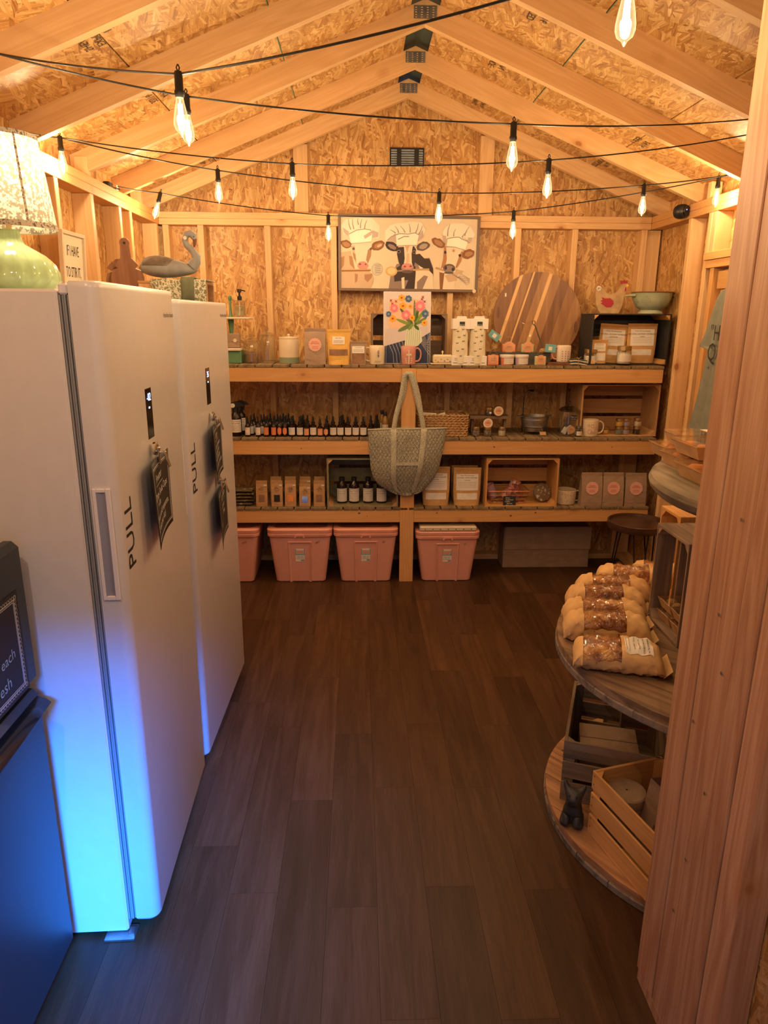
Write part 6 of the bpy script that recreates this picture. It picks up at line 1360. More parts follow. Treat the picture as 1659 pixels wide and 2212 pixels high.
for i, (dx, dy, dz, rot, mm, lab) in enumerate(((-.035, -.03, .035, (0, radians(55), 0), W['copperf'], 'front left patterned cup sleeve tipped over the basket rim'), (.055, -.02, .012, (radians(10), radians(-12), 0), W['copperf'], 'front right pink checked cup sleeve in the basket'), (.03, .04, .045, (0, radians(25), 0), W['splat'], 'rear cup sleeve with printed band in the basket'), (-.07, .035, .02, (0, radians(-30), 0), W['lilac'], 'mauve cup sleeve at the left of the basket'))):
    s_ = thing('cup_sleeve', lab, 'cup sleeve', (bcx+dx, 4.465+dy, Z3+.008+dz), 0, 'fabric cup sleeves', rot)
    obj('sleeve', MB().lathe([(.026, 0), (.036, .095), (.034, .095), (.024, .003)], 20, cap1=False), mm, s_)
    obj('binding', MB().tube([(.0355*cos(a), .0355*sin(a), .095) for a in [k*2*pi/20 for k in range(21)]], .0022, 5, False), W['orange'] if i % 2 == 0 else W['red'], s_)
sx = on(1164, 1085, 'y', 4.42).x
t = thing('cloth_coaster', 'round brown floral cloth bowl cozy leaning at the right in the crate', 'cozy', (sx, 4.43, Z3+.012), 0, None, (radians(-14), radians(20), 0)); 
obj('cloth_disc', MB().lathe([(.004, -.010), (.055, -.008), (.064, 0), (.060, .012), (.030, .020), (.003, .022)], 10, cap0=False, cap1=False), W['pcloth'], t, (0, 0, .064), (radians(80), 0, 0))
x = on(1100, 1095, 'y', 4.352).x
t = thing('chalk_sign', 'small black chalk sign about iced coffee sleeves standing before the crate', 'sign', (x, 4.352, Z3), 0, None, (radians(-7), 0, 0)); obj('board', MB().box(-.041, .041, -.0015, .0015, 0, .066, .0005), W['cboard'], t)
m = MB()
for i, s in enumerate(('Dirty', 'Soda/Iced', 'Coffee', 'Sleeves', '$10 each')): m.text(s, .0125, lambda u, v, i=i: (u-(.012 if i in (0, 2) else 0), -.0022, .052-i*.0122+v))
obj('chalk_lettering', m, W['chalk'], t, smooth=False)
x, y, w_, h = fit(1203, 1249, 1062, 1092, Z3); t = mug('speckled_mug', 'wide white cup with maroon speckles on the bottom shelf', x, y, Z3, w_, h, 1, W['cream'], flare=1.0)
m = MB(); f = cyl(w_/2+.0014); rr = random.Random(5)
for i in range(70):
    u, v = rr.uniform(-.055, .055), rr.uniform(.012, h-.004); s = rr.uniform(.0008, .0022); m.poly([(u+s*cos(a)*1.2, v+s*sin(a)) for a in [k*pi/3 for k in range(6)]], f)
obj('speckle_print', tag(obj('speckle_print', m, W['red'], t, smooth=False), None, None, None, 'stuff') and MB(), W['red'], t) if False else tag(obj('speckle_print', m, W['red'], t, smooth=False), None, None, None, 'stuff')
for pl, pr, pt, lab, yy in ((1254, 1299, 1023, 'left of the three grey kraft bags with pink seals, bottom shelf', 0), (1300, 1345, 1023, 'middle of the three grey kraft bags with pink seals, bottom shelf', 0), (1348, 1394, 1024, 'right of the three grey kraft bags with pink seals, bottom shelf', 0)):
    sealbag(lab, pl, pr, pt, 1094, Z3, .07, 0, 'sealed kraft bags on the bottom shelf')

# ------------------------------------------------------------------ quilted bag hanging from the post
t = thing('quilted_bag', 'grey green quilted cotton tote hanging by its handles from the shelf post', 'bag', (.302, 4.302, 0))
zt_, zb_ = 1.020, .597
def bw(v):   # half widths left, right for v from top 0 to bottom 1
    pts = [(0, .246, .243), (.2, .240, .236), (.45, .230, .222), (.62, .222, .210), (.78, .205, .185), (.9, .168, .150), (1, .105, .115)]
    for (a, l0, r0), (b, l1, r1) in zip(pts[:-1], pts[1:]):
        if v <= b: k = (v-a)/(b-a); return l0+(l1-l0)*k, r0+(r1-r0)*k
    return .095, .1
def bagf(u, v, o=0.0):
    l, r = bw(v); x = -l+(l+r)*u+(-.012*v); s_ = sin(pi*u)
    zz = zt_-(zt_-zb_)*v+(.012-.024*abs(2*u-1)**2*0)*(1-v)*0+.010*(1-v)*(abs(2*u-1)**2)*-1*(1 if u < .5 else -.2)+ .012*v*(2*u-1)**2*2
    bul = (.030+.045*sin(min(1, v*1.05)*pi)**.7)*s_**.55+.004*sin(u*17+v*5)*s_+.005*sin(v*11+u*3)*s_
    return (x, .018-bul-o, zz)
obj('front_panel', MB().grid(40, 34, bagf), W['quilt'], t)
obj('back_panel', MB().grid(24, 18, lambda u, v: (bagf(1-u, v)[0], .021, bagf(1-u, v)[2]-.002)), W['quilt'], t)
obj('top_binding', MB().tube([bagf(u/24, 0, .001) for u in range(25)], .0050, 6), W['web'], t)
obj('top_binding', MB().tube([(bagf(u/24, 0)[0], .022, bagf(u/24, 0)[2]) for u in range(25)], .0045, 6), W['web'], t)
for uu in (.318, .705):
    m = MB(); wv = .019
    m.grid(5, 26, lambda a, b: bagf(uu+(a-.5)*2*wv/.49-.012*b*(1 if uu < .5 else -1)*-1, .0+b*.985, .0035)); s_ = obj('strap', m, W['web'], t); s_.modifiers.new('t', 'SOLIDIFY').thickness = .002
m = MB(); m.grid(12, 3, lambda a, b: bagf(.355+.31*a, .470+.05*b, .0045)); obj('pocket_hem', m, W['web'], t)
def handle(dx, yoff, name='handle'):
    a = Vector(bagf(.318, .0, .004)); b = Vector(bagf(.705, .0, .004)); topz = 1.352
    K = [Vector((a.x, a.y, a.z-.02)), Vector((a.x+.016, a.y+.01, a.z+.08)), Vector((a.x+.050+dx, .008+yoff, a.z+.22)), Vector((-.026+dx, .012+yoff, topz-.018)), Vector((-.006+dx, .014+yoff, topz)), Vector((.016+dx, .012+yoff, topz-.020)), Vector((b.x-.050+dx, .008+yoff, b.z+.2)), Vector((b.x-.016, b.y+.01, b.z+.07)), Vector((b.x, b.y, b.z-.02))]
    P_ = []
    for i in range(len(K)-1):
        c4 = [K[max(0, min(len(K)-1, j))] for j in (i-1, i, i+1, i+2)]
        for k in range(5):
            u = k/5; P_.append(.5*((2*c4[1])+(-c4[0]+c4[2])*u+(2*c4[0]-5*c4[1]+4*c4[2]-c4[3])*u*u+(-c4[0]+3*c4[1]-3*c4[2]+c4[3])*u**3))
    P_.append(K[-1]); V = []; n = len(P_)
    for i, p in enumerate(P_):
        tg = (P_[min(n-1, i+1)]-P_[max(0, i-1)]).normalized(); sd = tg.cross(Vector((0, -1, 0))).normalized(); V += [p-sd*.0145, p+Vector((0, -.004, 0)), p+sd*.0145]
    F = [(3*i+j, 3*i+j+1, 3*i+j+4, 3*i+j+3) for i in range(n-1) for j in range(2)]
    o = obj(name, MB().add(V, F), W['web'], t); o.modifiers.new('t', 'SOLIDIFY').thickness = .004
handle(0, 0); handle(.012, .010)
obj('hang_nail', MB().tube([(-.002, .03, 1.350), (-.002, -.006, 1.353)], .0022, 6), W['steel'], t)
obj('price_sticker', MB().box(-.010, .010, -.0008, 0, -.006, .006), W['wcard'], t, (.008, -.020, 1.008))

# ------------------------------------------------------------------ bins and box under the shelves
def rrect(hx, hy, r, n=4):
    P_ = []
    for cx, cy, a0 in ((hx-r, hy-r, 0), (-hx+r, hy-r, pi/2), (-hx+r, -hy+r, pi), (hx-r, -hy+r, 1.5*pi)):
        for k in range(n+1): a = a0+k*pi/2/n; P_.append((cx+r*cos(a), cy+r*sin(a)))
    return P_
def loft(levels, r=.03, cap=(True, True)):
    V = []; F = []; n = None
    for z, hx, hy, cy in levels:
        q_ = rrect(hx, hy, min(r, hx*.4)); n = len(q_); V += [(a, b+cy, z) for a, b in q_]
    for j in range(len(levels)-1):
        for i in range(n): k = (i+1) % n; F.append((j*n+i, j*n+k, (j+1)*n+k, (j+1)*n+i))
    if cap[0]: F.append(tuple(reversed(range(n))))
    if cap[1]: F.append(tuple((len(levels)-1)*n+i for i in range(n)))
    return MB().add(V, F)
def bin_(x, label, mark, topz=.372, dbl=True):
    t = thing('storage_bin', label, 'bin', (x, 4.53, 0), 0, 'pink lidded storage bins')
    hb = topz-.045; hx0, hx1, hy0, hy1 = .162, .200, .19, .205
    obj('bin_body', loft([(.0, hx0-.008, hy0-.008, 0), (.006, hx0, hy0, 0), (hb*.5, (hx0+hx1)/2, (hy0+hy1)/2, 0), (hb, hx1, hy1, 0), (hb+.010, hx1, hy1, 0)]), W['tote'], t)
    yf = lambda z: -(hy0+(hy1-hy0)*z/hb); wf = lambda z: .055+.004*z/hb
    for sg in (-1, 1):   # raised ribs either side of the sunken front panel
        V = [(sg*.054, yf(0)-.001, .002), (sg*.068, yf(0)-.009, .002), (sg*.070, yf(0)-.001, .002), (sg*.062, yf(hb*.86)-.001, hb*.86), (sg*.074, yf(hb*.86)-.009, hb*.86), (sg*.078, yf(hb*.86)-.001, hb*.86)]
        obj('rib', MB().add(V, [(0, 1, 4, 3), (1, 2, 5, 4), (3, 4, 5), (0, 2, 1)]), W['tote'], t, smooth=False, fix=True)
    obj('rib', MB().box(-.076, .076, yf(hb*.86)-.008, yf(hb*.86)+.004, hb*.84, hb*.865, .003), W['tote'], t)
    lz = hb+.008
    ld = obj('lid', loft([(lz-.022, hx1+.006, hy1+.006, 0), (lz-.016, hx1+.010, hy1+.010, 0), (lz, hx1+.010, hy1+.010, 0), (lz+.004, hx1+.006, hy1+.006, 0), (lz+.008, hx1+.010, hy1+.010, 0), (lz+.026, hx1+.012, hy1+.012, 0), (lz+.034, hx1+.006, hy1+.006, 0), (lz+.036, hx1-.02, hy1-.02, 0), (lz+.022, hx1-.035, hy1-.035, 0)], .045), W['lid'], t)
    obj('latch', MB().prism([(-.034, lz-.024), (-.028, lz-.002), (.028, lz-.002), (.034, lz-.024), (.024, lz-.024), (.020, lz-.012), (-.020, lz-.012), (-.024, lz-.024)], -(hy1+.014), -(hy1+.008)), W['lid'], ld, smooth=False)
    zs = hb*.44; y_ = yf(zs)-.0022
    lb = obj('label', MB().add([(-.029, yf(zs)-.0015, zs), (.029, yf(zs)-.0015, zs), (.029, yf(zs+.096)-.0015, zs+.09), (-.029, yf(zs+.096)-.0015, zs+.09)], [(0, 1, 2, 3)]), W['wcard'], t)
    m = MB(); f = lambda u, v: (u, yf(zs+v)-.0025, zs+v)
    m.poly([(-.029, .090), (-.029, .046), (.029, .046), (.029, .090), (.024, .084), (.024, .052), (-.024, .052), (-.024, .084)], f); obj('label_band', m, W['teal'], lb, smooth=False)
    m = MB(); m.poly([(-.022, .054), (.022, .054), (.022, .078), (-.022, .078)], f); obj('label_picture', m, W['tote'], lb, smooth=False)
    m = MB(); m.text('18 gal', .010, lambda u, v: f(-.011+u*.8, .030+v)); m.text('68 L', .010, lambda u, v: f(.013+u*.8, .030+v)); lines(m, f, .05, 2, .024, .005, .001, 3)
    for i in range(9): u = .006+i*.0024; m.add([f(u, .004), f(u+.0012, .004), f(u+.0012, .014), f(u, .014)], [(0, 1, 2, 3)])
    obj('lettering', m, W['ink'], lb, smooth=False)
    m = MB(); m.text(mark, .018, lambda u, v: (.115+u*.9, yf(hb*.86)-.0035, hb*.83+v+u*.3)); obj('marker_lettering', m, W['ink'], t, smooth=False)
    return t
bin_(-.855, 'pink storage bin farthest left, half hidden by the freezer', 'NPS')
bin_(-.385, 'pink storage bin second from the left under the shelves', 'NP1')
bin_(.042, 'pink storage bin directly left of the shelf post', '45')
bin_(.575, 'pink storage bin right of the post with a cream tray on its lid', '41', .352)
t = thing('cream_tray', 'cream perforated tray lying on the pink bin right of the post', 'tray', (.575, 4.46, .352))
obj('tray_body', MB().box(-.185, .185, -.145, .15, .0, .030, .006), W['cream'], t)
m = MB()
for i in range(7): m.add([(-.15+i*.05+.0035*cos(a), -.1457, .013+.0035*sin(a)) for a in [k*pi/4 for k in range(8)]], [tuple(reversed(range(8)))])
obj('hole', m, W['ink'], t, smooth=False)
t = thing('cardboard_box', 'long brown cardboard box lying under the bottom shelf', 'box', (1.30, 4.67, 0))
obj('box_body', MB().box(-.302, .302, -.085, .085, 0, .285, .003), W['card'], t); obj('flap', MB().box(-.296, .306, -.0935, -.0865, .135, .300, .002), W['card'], t, (0, 0, 0), (radians(0), 0, 0)); obj('flap', MB().box(-.302, .302, -.08, .085, .286, .292), W['card'], t)
m = MB(); m.lathe([(.024, 0), (.024, .0004)], 24); obj('printed_mark', m, W['kraftd'], t, (-.01, -.0938, .235), (pi/2, 0, 0)); m = MB(); m.text('HANDLE', .018, lambda u, v: (.075+u, -.0938, .24+v)); m.text('WITH CARE', .014, lambda u, v: (.075+u, -.0938, .22+v)); obj('lettering', m, W['kraftd'], t, smooth=False)
# tray-top side table
t = thing('side_table', 'round dark wooden tray table on black hairpin legs by the right wall', 'table', (1.695, 4.04, 0)); R_ = .178
obj('table_top', MB().lathe([(R_*.9, .452), (R_*.97, .456), (R_, .468), (R_*1.0, .498), (R_*.985, .500), (R_*.95, .498), (R_*.93, .482), (.002, .480)], 48, cap1=False), W['tray'], t)
for i in range(3):
    a = i*2*pi/3+.4; ca, sa = cos(a), sin(a); P_ = lambda r, o, z: (r*ca-o*sa, r*sa+o*ca, z)
    obj('hairpin_leg', MB().tube([P_(.10, .045, .453), P_(.15, .008, .006), P_(.152, 0, .004), P_(.15, -.008, .006), P_(.10, -.045, .453)], .0048, 8), W['black'], t)

# ------------------------------------------------------------------ cable spool display
SCX, SCY = 1.262, 2.062
def disc_planks(t, R, z0, z1, ang_, wd, mat, zr=None, name='plank'):
    n = int(2*R/wd)+1; ca, sa = cos(ang_), sin(ang_)
    for i in range(n):
        v0 = -R+i*2*R/n+.0012; v1 = -R+(i+1)*2*R/n-.0012; P_ = []
        N = 7
        for k in range(N): v = v0+(v1-v0)*k/(N-1); P_.append((sqrt(max(0, R*R-v*v)), v))
        for k in range(N): v = v1+(v0-v1)*k/(N-1); P_.append((-sqrt(max(0, R*R-v*v)), v))
        c = .003; Pi = [(x_*(1-c/R), y_) for x_, y_ in P_]
        m = MB(); nn = len(P_); V = [(a, b, z) for z, Q in ((z0, Pi), (z0+c, P_), (z1-c, P_), (z1, Pi)) for a, b in Q]; F = []
        for j in range(3):
            for k in range(nn): l = (k+1) % nn; F.append((j*nn+k, j*nn+l, (j+1)*nn+l, (j+1)*nn+k))
        F.append(tuple(reversed(range(nn)))); F.append(tuple(3*nn+k for k in range(nn))); m.add(V, F)
        obj(name, m, mat, t, (0, 0, 0), (0, 0, ang_), smooth=False, fix=True)
WS = weathered('spool_plank', 'x', (.46, .24, .115), (.22, .10, .045)); WM = weathered('spool_mid_plank', 'x', (.30, .18, .10), (.11, .065, .04)); WR = W['rim']
t = thing('cable_spool', 'large weathered wooden cable spool standing as a two-level display', 'spool', (SCX, SCY, 0), 0, 'wooden cable spools')
pa = math.atan2(2.047-2.128, .748-.682)
disc_planks(t, .600, .0, .025, pa+pi/2, .15, WR); disc_planks(t, .596, .0255, .050, pa, .14, WS)
disc_planks(t, .600, .600, .625, pa+.9, .15, WR); disc_planks(t, .597, .6255, .650, math.atan2(-.17, .16), .14, WM)
for i in range(12):
    a = i*2*pi/12; rr_ = .18; obj('stave', MB().box(-.046, .046, -.009, .009, .051, .599, .002), WM if i % 2 else WR, t, (rr_*cos(a), rr_*sin(a), 0), (0, 0, a+pi/2))
t = thing('cable_spool', 'smaller driftwood-grey round top with a thick rounded edge, uppermost level', 'spool', (1.33, 1.715, .650), 0, 'wooden cable spools'); R2 = .545
obj('round_top', MB().lathe([(R2-.03, .578), (R2-.010, .582), (R2, .594), (R2+.003, .606), (R2-.003, .620), (R2-.016, .628), (R2-.04, .631)], 72), W['log'], t)
obj('column', MB().lathe([(.10, .0), (.10, .578)], 20), W['log'], t)
for i in range(4):
    a = .5+i*pi/2; obj('brace_rod', MB().tube([(.10*cos(a), .10*sin(a), .40), (.30*cos(a), .30*sin(a), .577)], .006, 8), W['black'], t)
# crates and contents on the lower level
def wcrate(label, corner, u, L, D, Hh, mats, gp='crates on the spool', **k):
    u = Vector((u[0], u[1], 0)).normalized(); v = Vector((-u.y, u.x, 0)); c = Vector(corner)+u*(L/2)+v*(D/2)
    return crate(label, 'crate', L, D, Hh, mats, c, (0, 0, math.atan2(u.y, u.x)), gp, **k), c, u, v
crA, cA, uA, vA = wcrate('weathered grey slatted crate on the bottom spool level', (.704, 2.092, .0505), (.93, -.36), .332, .437, .235, CRD, gap=.016)
crB, cB, uB, vB = wcrate('fresh orange slatted crate in front of the weathered crate', (.750, 1.926, .0505), (.266, -.964), .42, .262, .235, CRN, gap=.016)
m = MB()
for k in range(3):
    for dz in (.02, .05):
        for dx in (.012, .41): m.add([(-.21+dx+.003*cos(a), -.1317, .012+k*.079+dz+.003*sin(a)) for a in [j*pi/3 for j in range(6)]], [tuple(range(6))])
obj('nail', m, W['walnut'], crB, smooth=False)
def at2(c, u, v, a, b, z): p = c+u*a+v*b; return (p.x, p.y, z)
t = thing('brown_carton', 'dark brown carton standing inside the weathered crate', 'carton', at2(cA, uA, vA, -.02, -.06, .0585), math.atan2(uA.y, uA.x)+.1)
obj('carton_body', MB().box(-.10, .10, -.09, .09, 0, .16, .003), W['card'], t); obj('flap', MB().box(-.10, .10, -.091, -.002, .1605, .163, .001), W['card'], t); obj('flap', MB().box(-.10, .10, .002, .091, .1605, .163, .001), W['card'], t)
t = thing('dried_star', 'pale dried star ornament tucked into the left of the weathered crate', 'ornament', at2(cA, uA, vA, -.142, -.16, .20), 0, None, (radians(60), 0, .6))
P_ = [((.045 if i % 2 == 0 else .016)*cos(i*pi/5), (.045 if i % 2 == 0 else .016)*sin(i*pi/5)) for i in range(10)]; obj('star', MB().prism(P_, -.004, .004, 'z'), W['wicker'], t, smooth=False)
def paperbag(label, loc, rz, w_, d, h, tilt=0, writing=None):
    t = thing('paper_bag', label, 'bag', loc, rz, 'brown paper bags', (radians(tilt), 0, rz)); m = MB()
    V = [(-w_/2, -d/2, 0), (w_/2, -d/2, 0), (w_/2, d/2, 0), (-w_/2, d/2, 0), (-w_/2, -d/2*.9, h), (w_/2, -d/2*.9, h), (w_/2, d/2*.9, h), (-w_/2, d/2*.9, h), (w_/2-.02, 0, h*.6), (-w_/2+.02, 0, h*.6)]
    m.add(V, [(0, 3, 2, 1), (0, 1, 5, 4), (2, 3, 7, 6), (1, 2, 8), (2, 6, 8), (6, 5, 8), (5, 1, 8), (3, 0, 9), (0, 4, 9), (4, 7, 9), (7, 3, 9)]); b = obj('bag_body', m, W['card'], t, smooth=False)
    for sg in (-1, 1): obj('handle', MB().tube([(-.04, sg*d*.44, h-.03), (-.038, sg*d*.44, h+.03), (-.02, sg*d*.42, h+.055), (.02, sg*d*.42, h+.055), (.038, sg*d*.44, h+.03), (.04, sg*d*.44, h-.03)], .0024, 6), W['paper'], t)
    if writing:
        m = MB()
        for i, s in enumerate(writing): m.text(s, .055, lambda u, v, i=i: (u, -d/2*(1-.1*(h-.08-i*.07)/h)-.0015, h-.085-i*.075+v))
        obj('lettering', m, W['walnut'], b, smooth=False)
    return t
paperbag('brown paper bag with looped handles and handwriting in the orange crate', at2(cB, uB, vB, .01, -.005, .062), math.atan2(uB.y, uB.x), .20, .08, .25, -8, ('Ans', 'Law'))
t = thing('brown_canister', 'round brown paper canister at the near end of the orange crate', 'canister', at2(cB, uB, vB, -.145, -.045, .0585)); obj('canister_body', MB().lathe([(.050, 0), (.052, .004), (.058, .15)], 28), W['card'], t); obj('lid', MB().lathe([(.060, .148), (.062, .152), (.062, .178), (.058, .182), (.003, .182)], 28, cap1=False), W['kraftd'], t)
paperbag('plain brown paper bag standing behind the crates under the spool', (1.10, 2.50, .0505), .5, .20, .09, .27)
# dark pup figurine, one continuous body grown from a skeleton
def figurine(loc, rz):
    import bmesh
    J = [((0, 0, .030), .034), ((0, -.002, .060), .033), ((0, -.006, .088), .024), ((0, -.012, .118), .032), ((.0, -.034, .108), .021), ((.0, -.046, .104), .013)]
    E_ = [(0, 1), (1, 2), (2, 3), (3, 4), (4, 5)]
    def ch(i, pts):
        for p, r in pts: J.append((p, r)); E_.append((i, len(J)-1)); i = len(J)-1
    for s in (-1, 1):
        ch(3, [((s*.022, -.006, .134), .013), ((s*.030, -.002, .146), .009), ((s*.034, .0, .158), .004)])
        ch(1, [((s*.018, -.024, .050), .014), ((s*.017, -.034, .030), .013), ((s*.017, -.042, .014), .014)])
        ch(0, [((s*.020, -.004, .022), .022), ((s*.026, -.020, .016), .015), ((s*.027, -.038, .012), .012)])
    ch(0, [((.0, .032, .018), .009), ((.02, .040, .012), .006)])
    me = bpy.data.meshes.new('pup'); me.from_pydata([j[0] for j in J], E_, []); o = bpy.data.objects.new('pup_figurine', me); COL.objects.link(o)
    o.modifiers.new('s', 'SKIN'); sv = me.skin_vertices[0].data
    for i, j in enumerate(J): sv[i].radius = (j[1], j[1])
    sv[0].use_root = True; o.modifiers.new('d', 'SUBSURF').levels = 2; o.modifiers['d'].render_levels = 2
    dg = bpy.context.evaluated_depsgraph_get(); dg.update(); m2 = bpy.data.meshes.new_from_object(o.evaluated_get(dg)); m2.materials.clear(); m2.materials.append(W['bronze'])
    m2.polygons.foreach_set('use_smooth', [True]*len(m2.polygons)); bpy.data.objects.remove(o)
    t = thing('dog_figurine', 'small dark stone dog figurine sitting with raised ears between the crates', 'figurine', loc, rz)
    b = bpy.data.objects.new('body', m2); COL.objects.link(b); b.parent = t
    for s in (-1, 1): obj('eye', MB().lathe([(.0005, -.003), (.003, 0), (.0005, .003)], 10), W['blackg'], t, (s*.011, -.037, .128), (pi/2, 0, 0))
figurine((.712, 1.968, .0505), radians(-25))

# ------------------------------------------------------------------ bread in kraft window bags on the middle level
def breadbag(label, c, rz, L=.28, w_=.106, h=.098, wnd=(-.28, .20), lab=False, tilt=0):
    t = thing('bread_bag', label, 'bread', c, rz, 'bread loaves in kraft bags', (radians(tilt), 0, rz)); rr = random.Random(int(c[0]*1e4)); ph = rr.uniform(0, 6)
    def sec(u, a, k=1.0):
        e = max(0, 1-abs(u)**5)**.5; e = .18+.82*e; hw = w_/2*(.80+.20*e)*k; hh = h/2*e*k
        ca, sa = cos(a), sin(a); sq = lambda q_, p: (abs(q_)**p)*(1 if q_ > 0 else -1)
        cr_ = .0025*sin(u*23+a*5+ph)+.002*sin(a*9+u*7)
        return (u*L/2, hw*sq(ca, .75)+cr_, h/2*k+hh*sq(sa, .8)*(1 if sa > 0 else 1)+cr_-(h/2-hh)*.8*(1 if True else 0)*(.9) + .0)
    u0, u1 = wnd[0]*2, wnd[1]*2
    def tubep(ua, ub, nu, a0, a1, na, k=1.0, dz=0):
        return MB().grid(na, nu, lambda p, q_: tuple(Vector(sec(ua+(ub-ua)*q_, a0+(a1-a0)*p, k))+Vector((0, 0, dz))))
    obj('kraft_end', tubep(-1, u0, 12, 0, 2*pi, 28), W['kraftb'], t, ang=60); obj('kraft_end', tubep(u1, 1, 14, 0, 2*pi, 28), W['kraftb'], t, ang=60)
    obj('kraft_underside', tubep(u0, u1, 8, pi*.97, 2.03*pi, 16), W['kraftb'], t, ang=60)
    obj('loaf', tubep(u0-.12, u1+.12, 14, -.05, pi+.05, 20, .955), W['bread'], t, ang=80)
    obj('film_window', MB().grid(26, 18, lambda p, q_: tuple(Vector(sec(u0+(u1-u0)*q_, pi*p, 1.0))+Vector((0, 0, .0035*sin(q_*31+p*7)*sin(p*19+q_*5))))), W['film'], t, ang=80)
    obj('gusset_fold', MB().add([(L/2*.98, -w_*.40, .006), (L/2*.98, w_*.40, .006), (L/2+.018, w_*.42, .030), (L/2+.020, -w_*.42, .034)], [(0, 1, 2, 3)]), W['kraftb'], t, smooth=False)
    if lab:
        f = lambda u, v, o=.0022: tuple(Vector(sec(.42+u/(L/2), pi/2-v/(w_/2)*.95))+Vector((0, -.0, o)))
        m = MB().grid(8, 14, lambda p, q_: f((p-.5)*.080, (q_-.5)*.100-.012)); lb = obj('label', m, W['wcard'], t)
        m = MB(); g = lambda u, v: f(-v, u, .0036)
        for i, (s, sz) in enumerate((('From This Homestead', .0085), ('SOURDOUGH LOAF', .008), ('bread flour, water, salt', .0065), ('starter, butter, honey', .0065))): m.text(s, sz, lambda u, v, i=i: f(.030-i*.014-v, -.012-u*-1, .0036))
        for i in range(2): lines(m, lambda u, v: f(-v, -.012+u, .0036), .08, 1, .028+i*.008, .006, .001, i+3)
        obj('lettering', m, W['ink'], lb, smooth=False)
    return t
for px, py, rz, lab, kw in ((1318, 1247, -14, 'bagged loaf fifth from the front on the spool', {}), (1302, 1268, -12, 'bagged loaf fourth from the front', {}), (1299, 1298, -10, 'bagged loaf third from the front', {}), (1304, 1326, -12, 'bagged loaf second from the front, behind the labelled one', {})):
    p = on(px, py, 'z', .742); breadbag(lab, (p.x+.012, p.y-.005, .651), radians(rz), **kw)
p = on(1342, 1398, 'z', .72); breadbag('frontmost bagged loaf with a white printed label, lying on the spool edge', (p.x-.004, p.y+.010, .651), radians(-16), L=.265, w_=.15, h=.085, wnd=(-.40, .02), lab=True)
p = on(1378, 1225, 'z', .742); breadbag('bagged loaf behind and right of the main row, next to the crate', (p.x-.018, p.y-.005, .651), radians(-16))
breadbag('bagged loaf farthest back, half hidden by the grey crate', (1.20, 2.60, .651), radians(-22), L=.22)
# crates with lidded trays
CC = {a: weathered('smoky_crate_'+a, a, (.33, .22, .15), (.14, .095, .07)) for a in 'xyz'}
crC = crate('smoky brown crate standing on end with trays inside, on the spool', 'crate', .355, .24, .25, CC, (1.285, 2.175, .651+.1775), (0, 0, 0), 'crates on the spool', nb=3, gap=.02)
crC.matrix_world = Matrix(((0, 0, -1, 1.285), (0, 1, 0, 2.175), (1, 0, 0, .651+.1775), (0, 0, 0, 1)))
crD = crate('fresh orange crate standing behind the smoky crate', 'crate', .37, .16, .24, CRN, (1.36, 2.39, .651+.185), (0, 0, 0), 'crates on the spool', nb=2, gap=.02)
crD.matrix_world = Matrix(((0, 0, -1, 1.36), (0, 1, 0, 2.39), (1, 0, 0, .651+.185), (0, 0, 0, 1)))
def tray(label, x, y, z, w_, d, rz=0, fill=None, h=.036, lid=True):
    t = thing('lidded_tray', label, 'tray', (x, y, z), radians(rz), 'kraft trays with clear lids'); a, b = .86, 1.0
    V = []
    for k, zz in ((a, 0), (b, h)): V += [(-w_/2*k, -d/2*k, zz), (w_/2*k, -d/2*k, zz), (w_/2*k, d/2*k, zz), (-w_/2*k, d/2*k, zz)]
    o = obj('tray_body', MB().add(V, [(0, 3, 2, 1)]+[(i, (i+1) % 4, (i+1) % 4+4, i+4) for i in range(4)]), W['kraft'], t, smooth=False); o.modifiers.new('t', 'SOLIDIFY').thickness = .0015
    if lid:
        o = obj('clear_lid', MB().box(-w_/2-.002, w_/2+.002, -d/2-.002, d/2+.002, h-.003, h+.005, .002), W['lidc'], t)
    if fill:
        rr = random.Random(int(x*1e4+z*1e3)); n = 0
        for i in range(3):
            for j in range(2):
                fx, fy = (-.3+.3*i)*w_, (-.22+.44*j)*d; r = d*.20
                obj('cookie', MB().lathe([(r*.8, .002), (r, .012), (r*.95, .024+rr.uniform(0, .004)), (r*.5, .032+rr.uniform(0, .005)), (.002, .035)], 9, fx, fy), fill, t)
    obj('paper_label', MB().box(.0, w_*.42, -d*.2, d*.34, h+.0054, h+.0059), W['wcard'], t); return t
TZ = 1.2815
tray('front right lidded tray on the top level', .955, 1.745, TZ, .21, .17, 2, W['orangef'])
tray('lower left lidded tray with orange treats on the top level', .985, 1.925, TZ, .21, .14, 2, W['orangef'])
tray('upper lidded tray with orange treats stacked on the left tray', .995, 1.875, TZ+.0425, .21, .15, 1, W['orangef'])
tray('topmost empty lidded tray at the back of the top level', 1.03, 2.03, TZ+.0425, .20, .13, 0, None)
tray('rear lidded tray under the topmost one', 1.01, 2.085, TZ, .20, .13, 0, W['orangef'])
for i, (yy, zz, lab) in enumerate(((2.225, .6615, 'lower rear lidded tray inside the smoky crate'), (2.225, .706, 'upper rear lidded tray inside the smoky crate'), (2.118, .6615, 'lower front lidded tray inside the smoky crate'), (2.118, .706, 'upper front lidded tray inside the smoky crate'))): tray(lab, 1.155, yy, zz, .20, .098, 0, W['kraftb'])

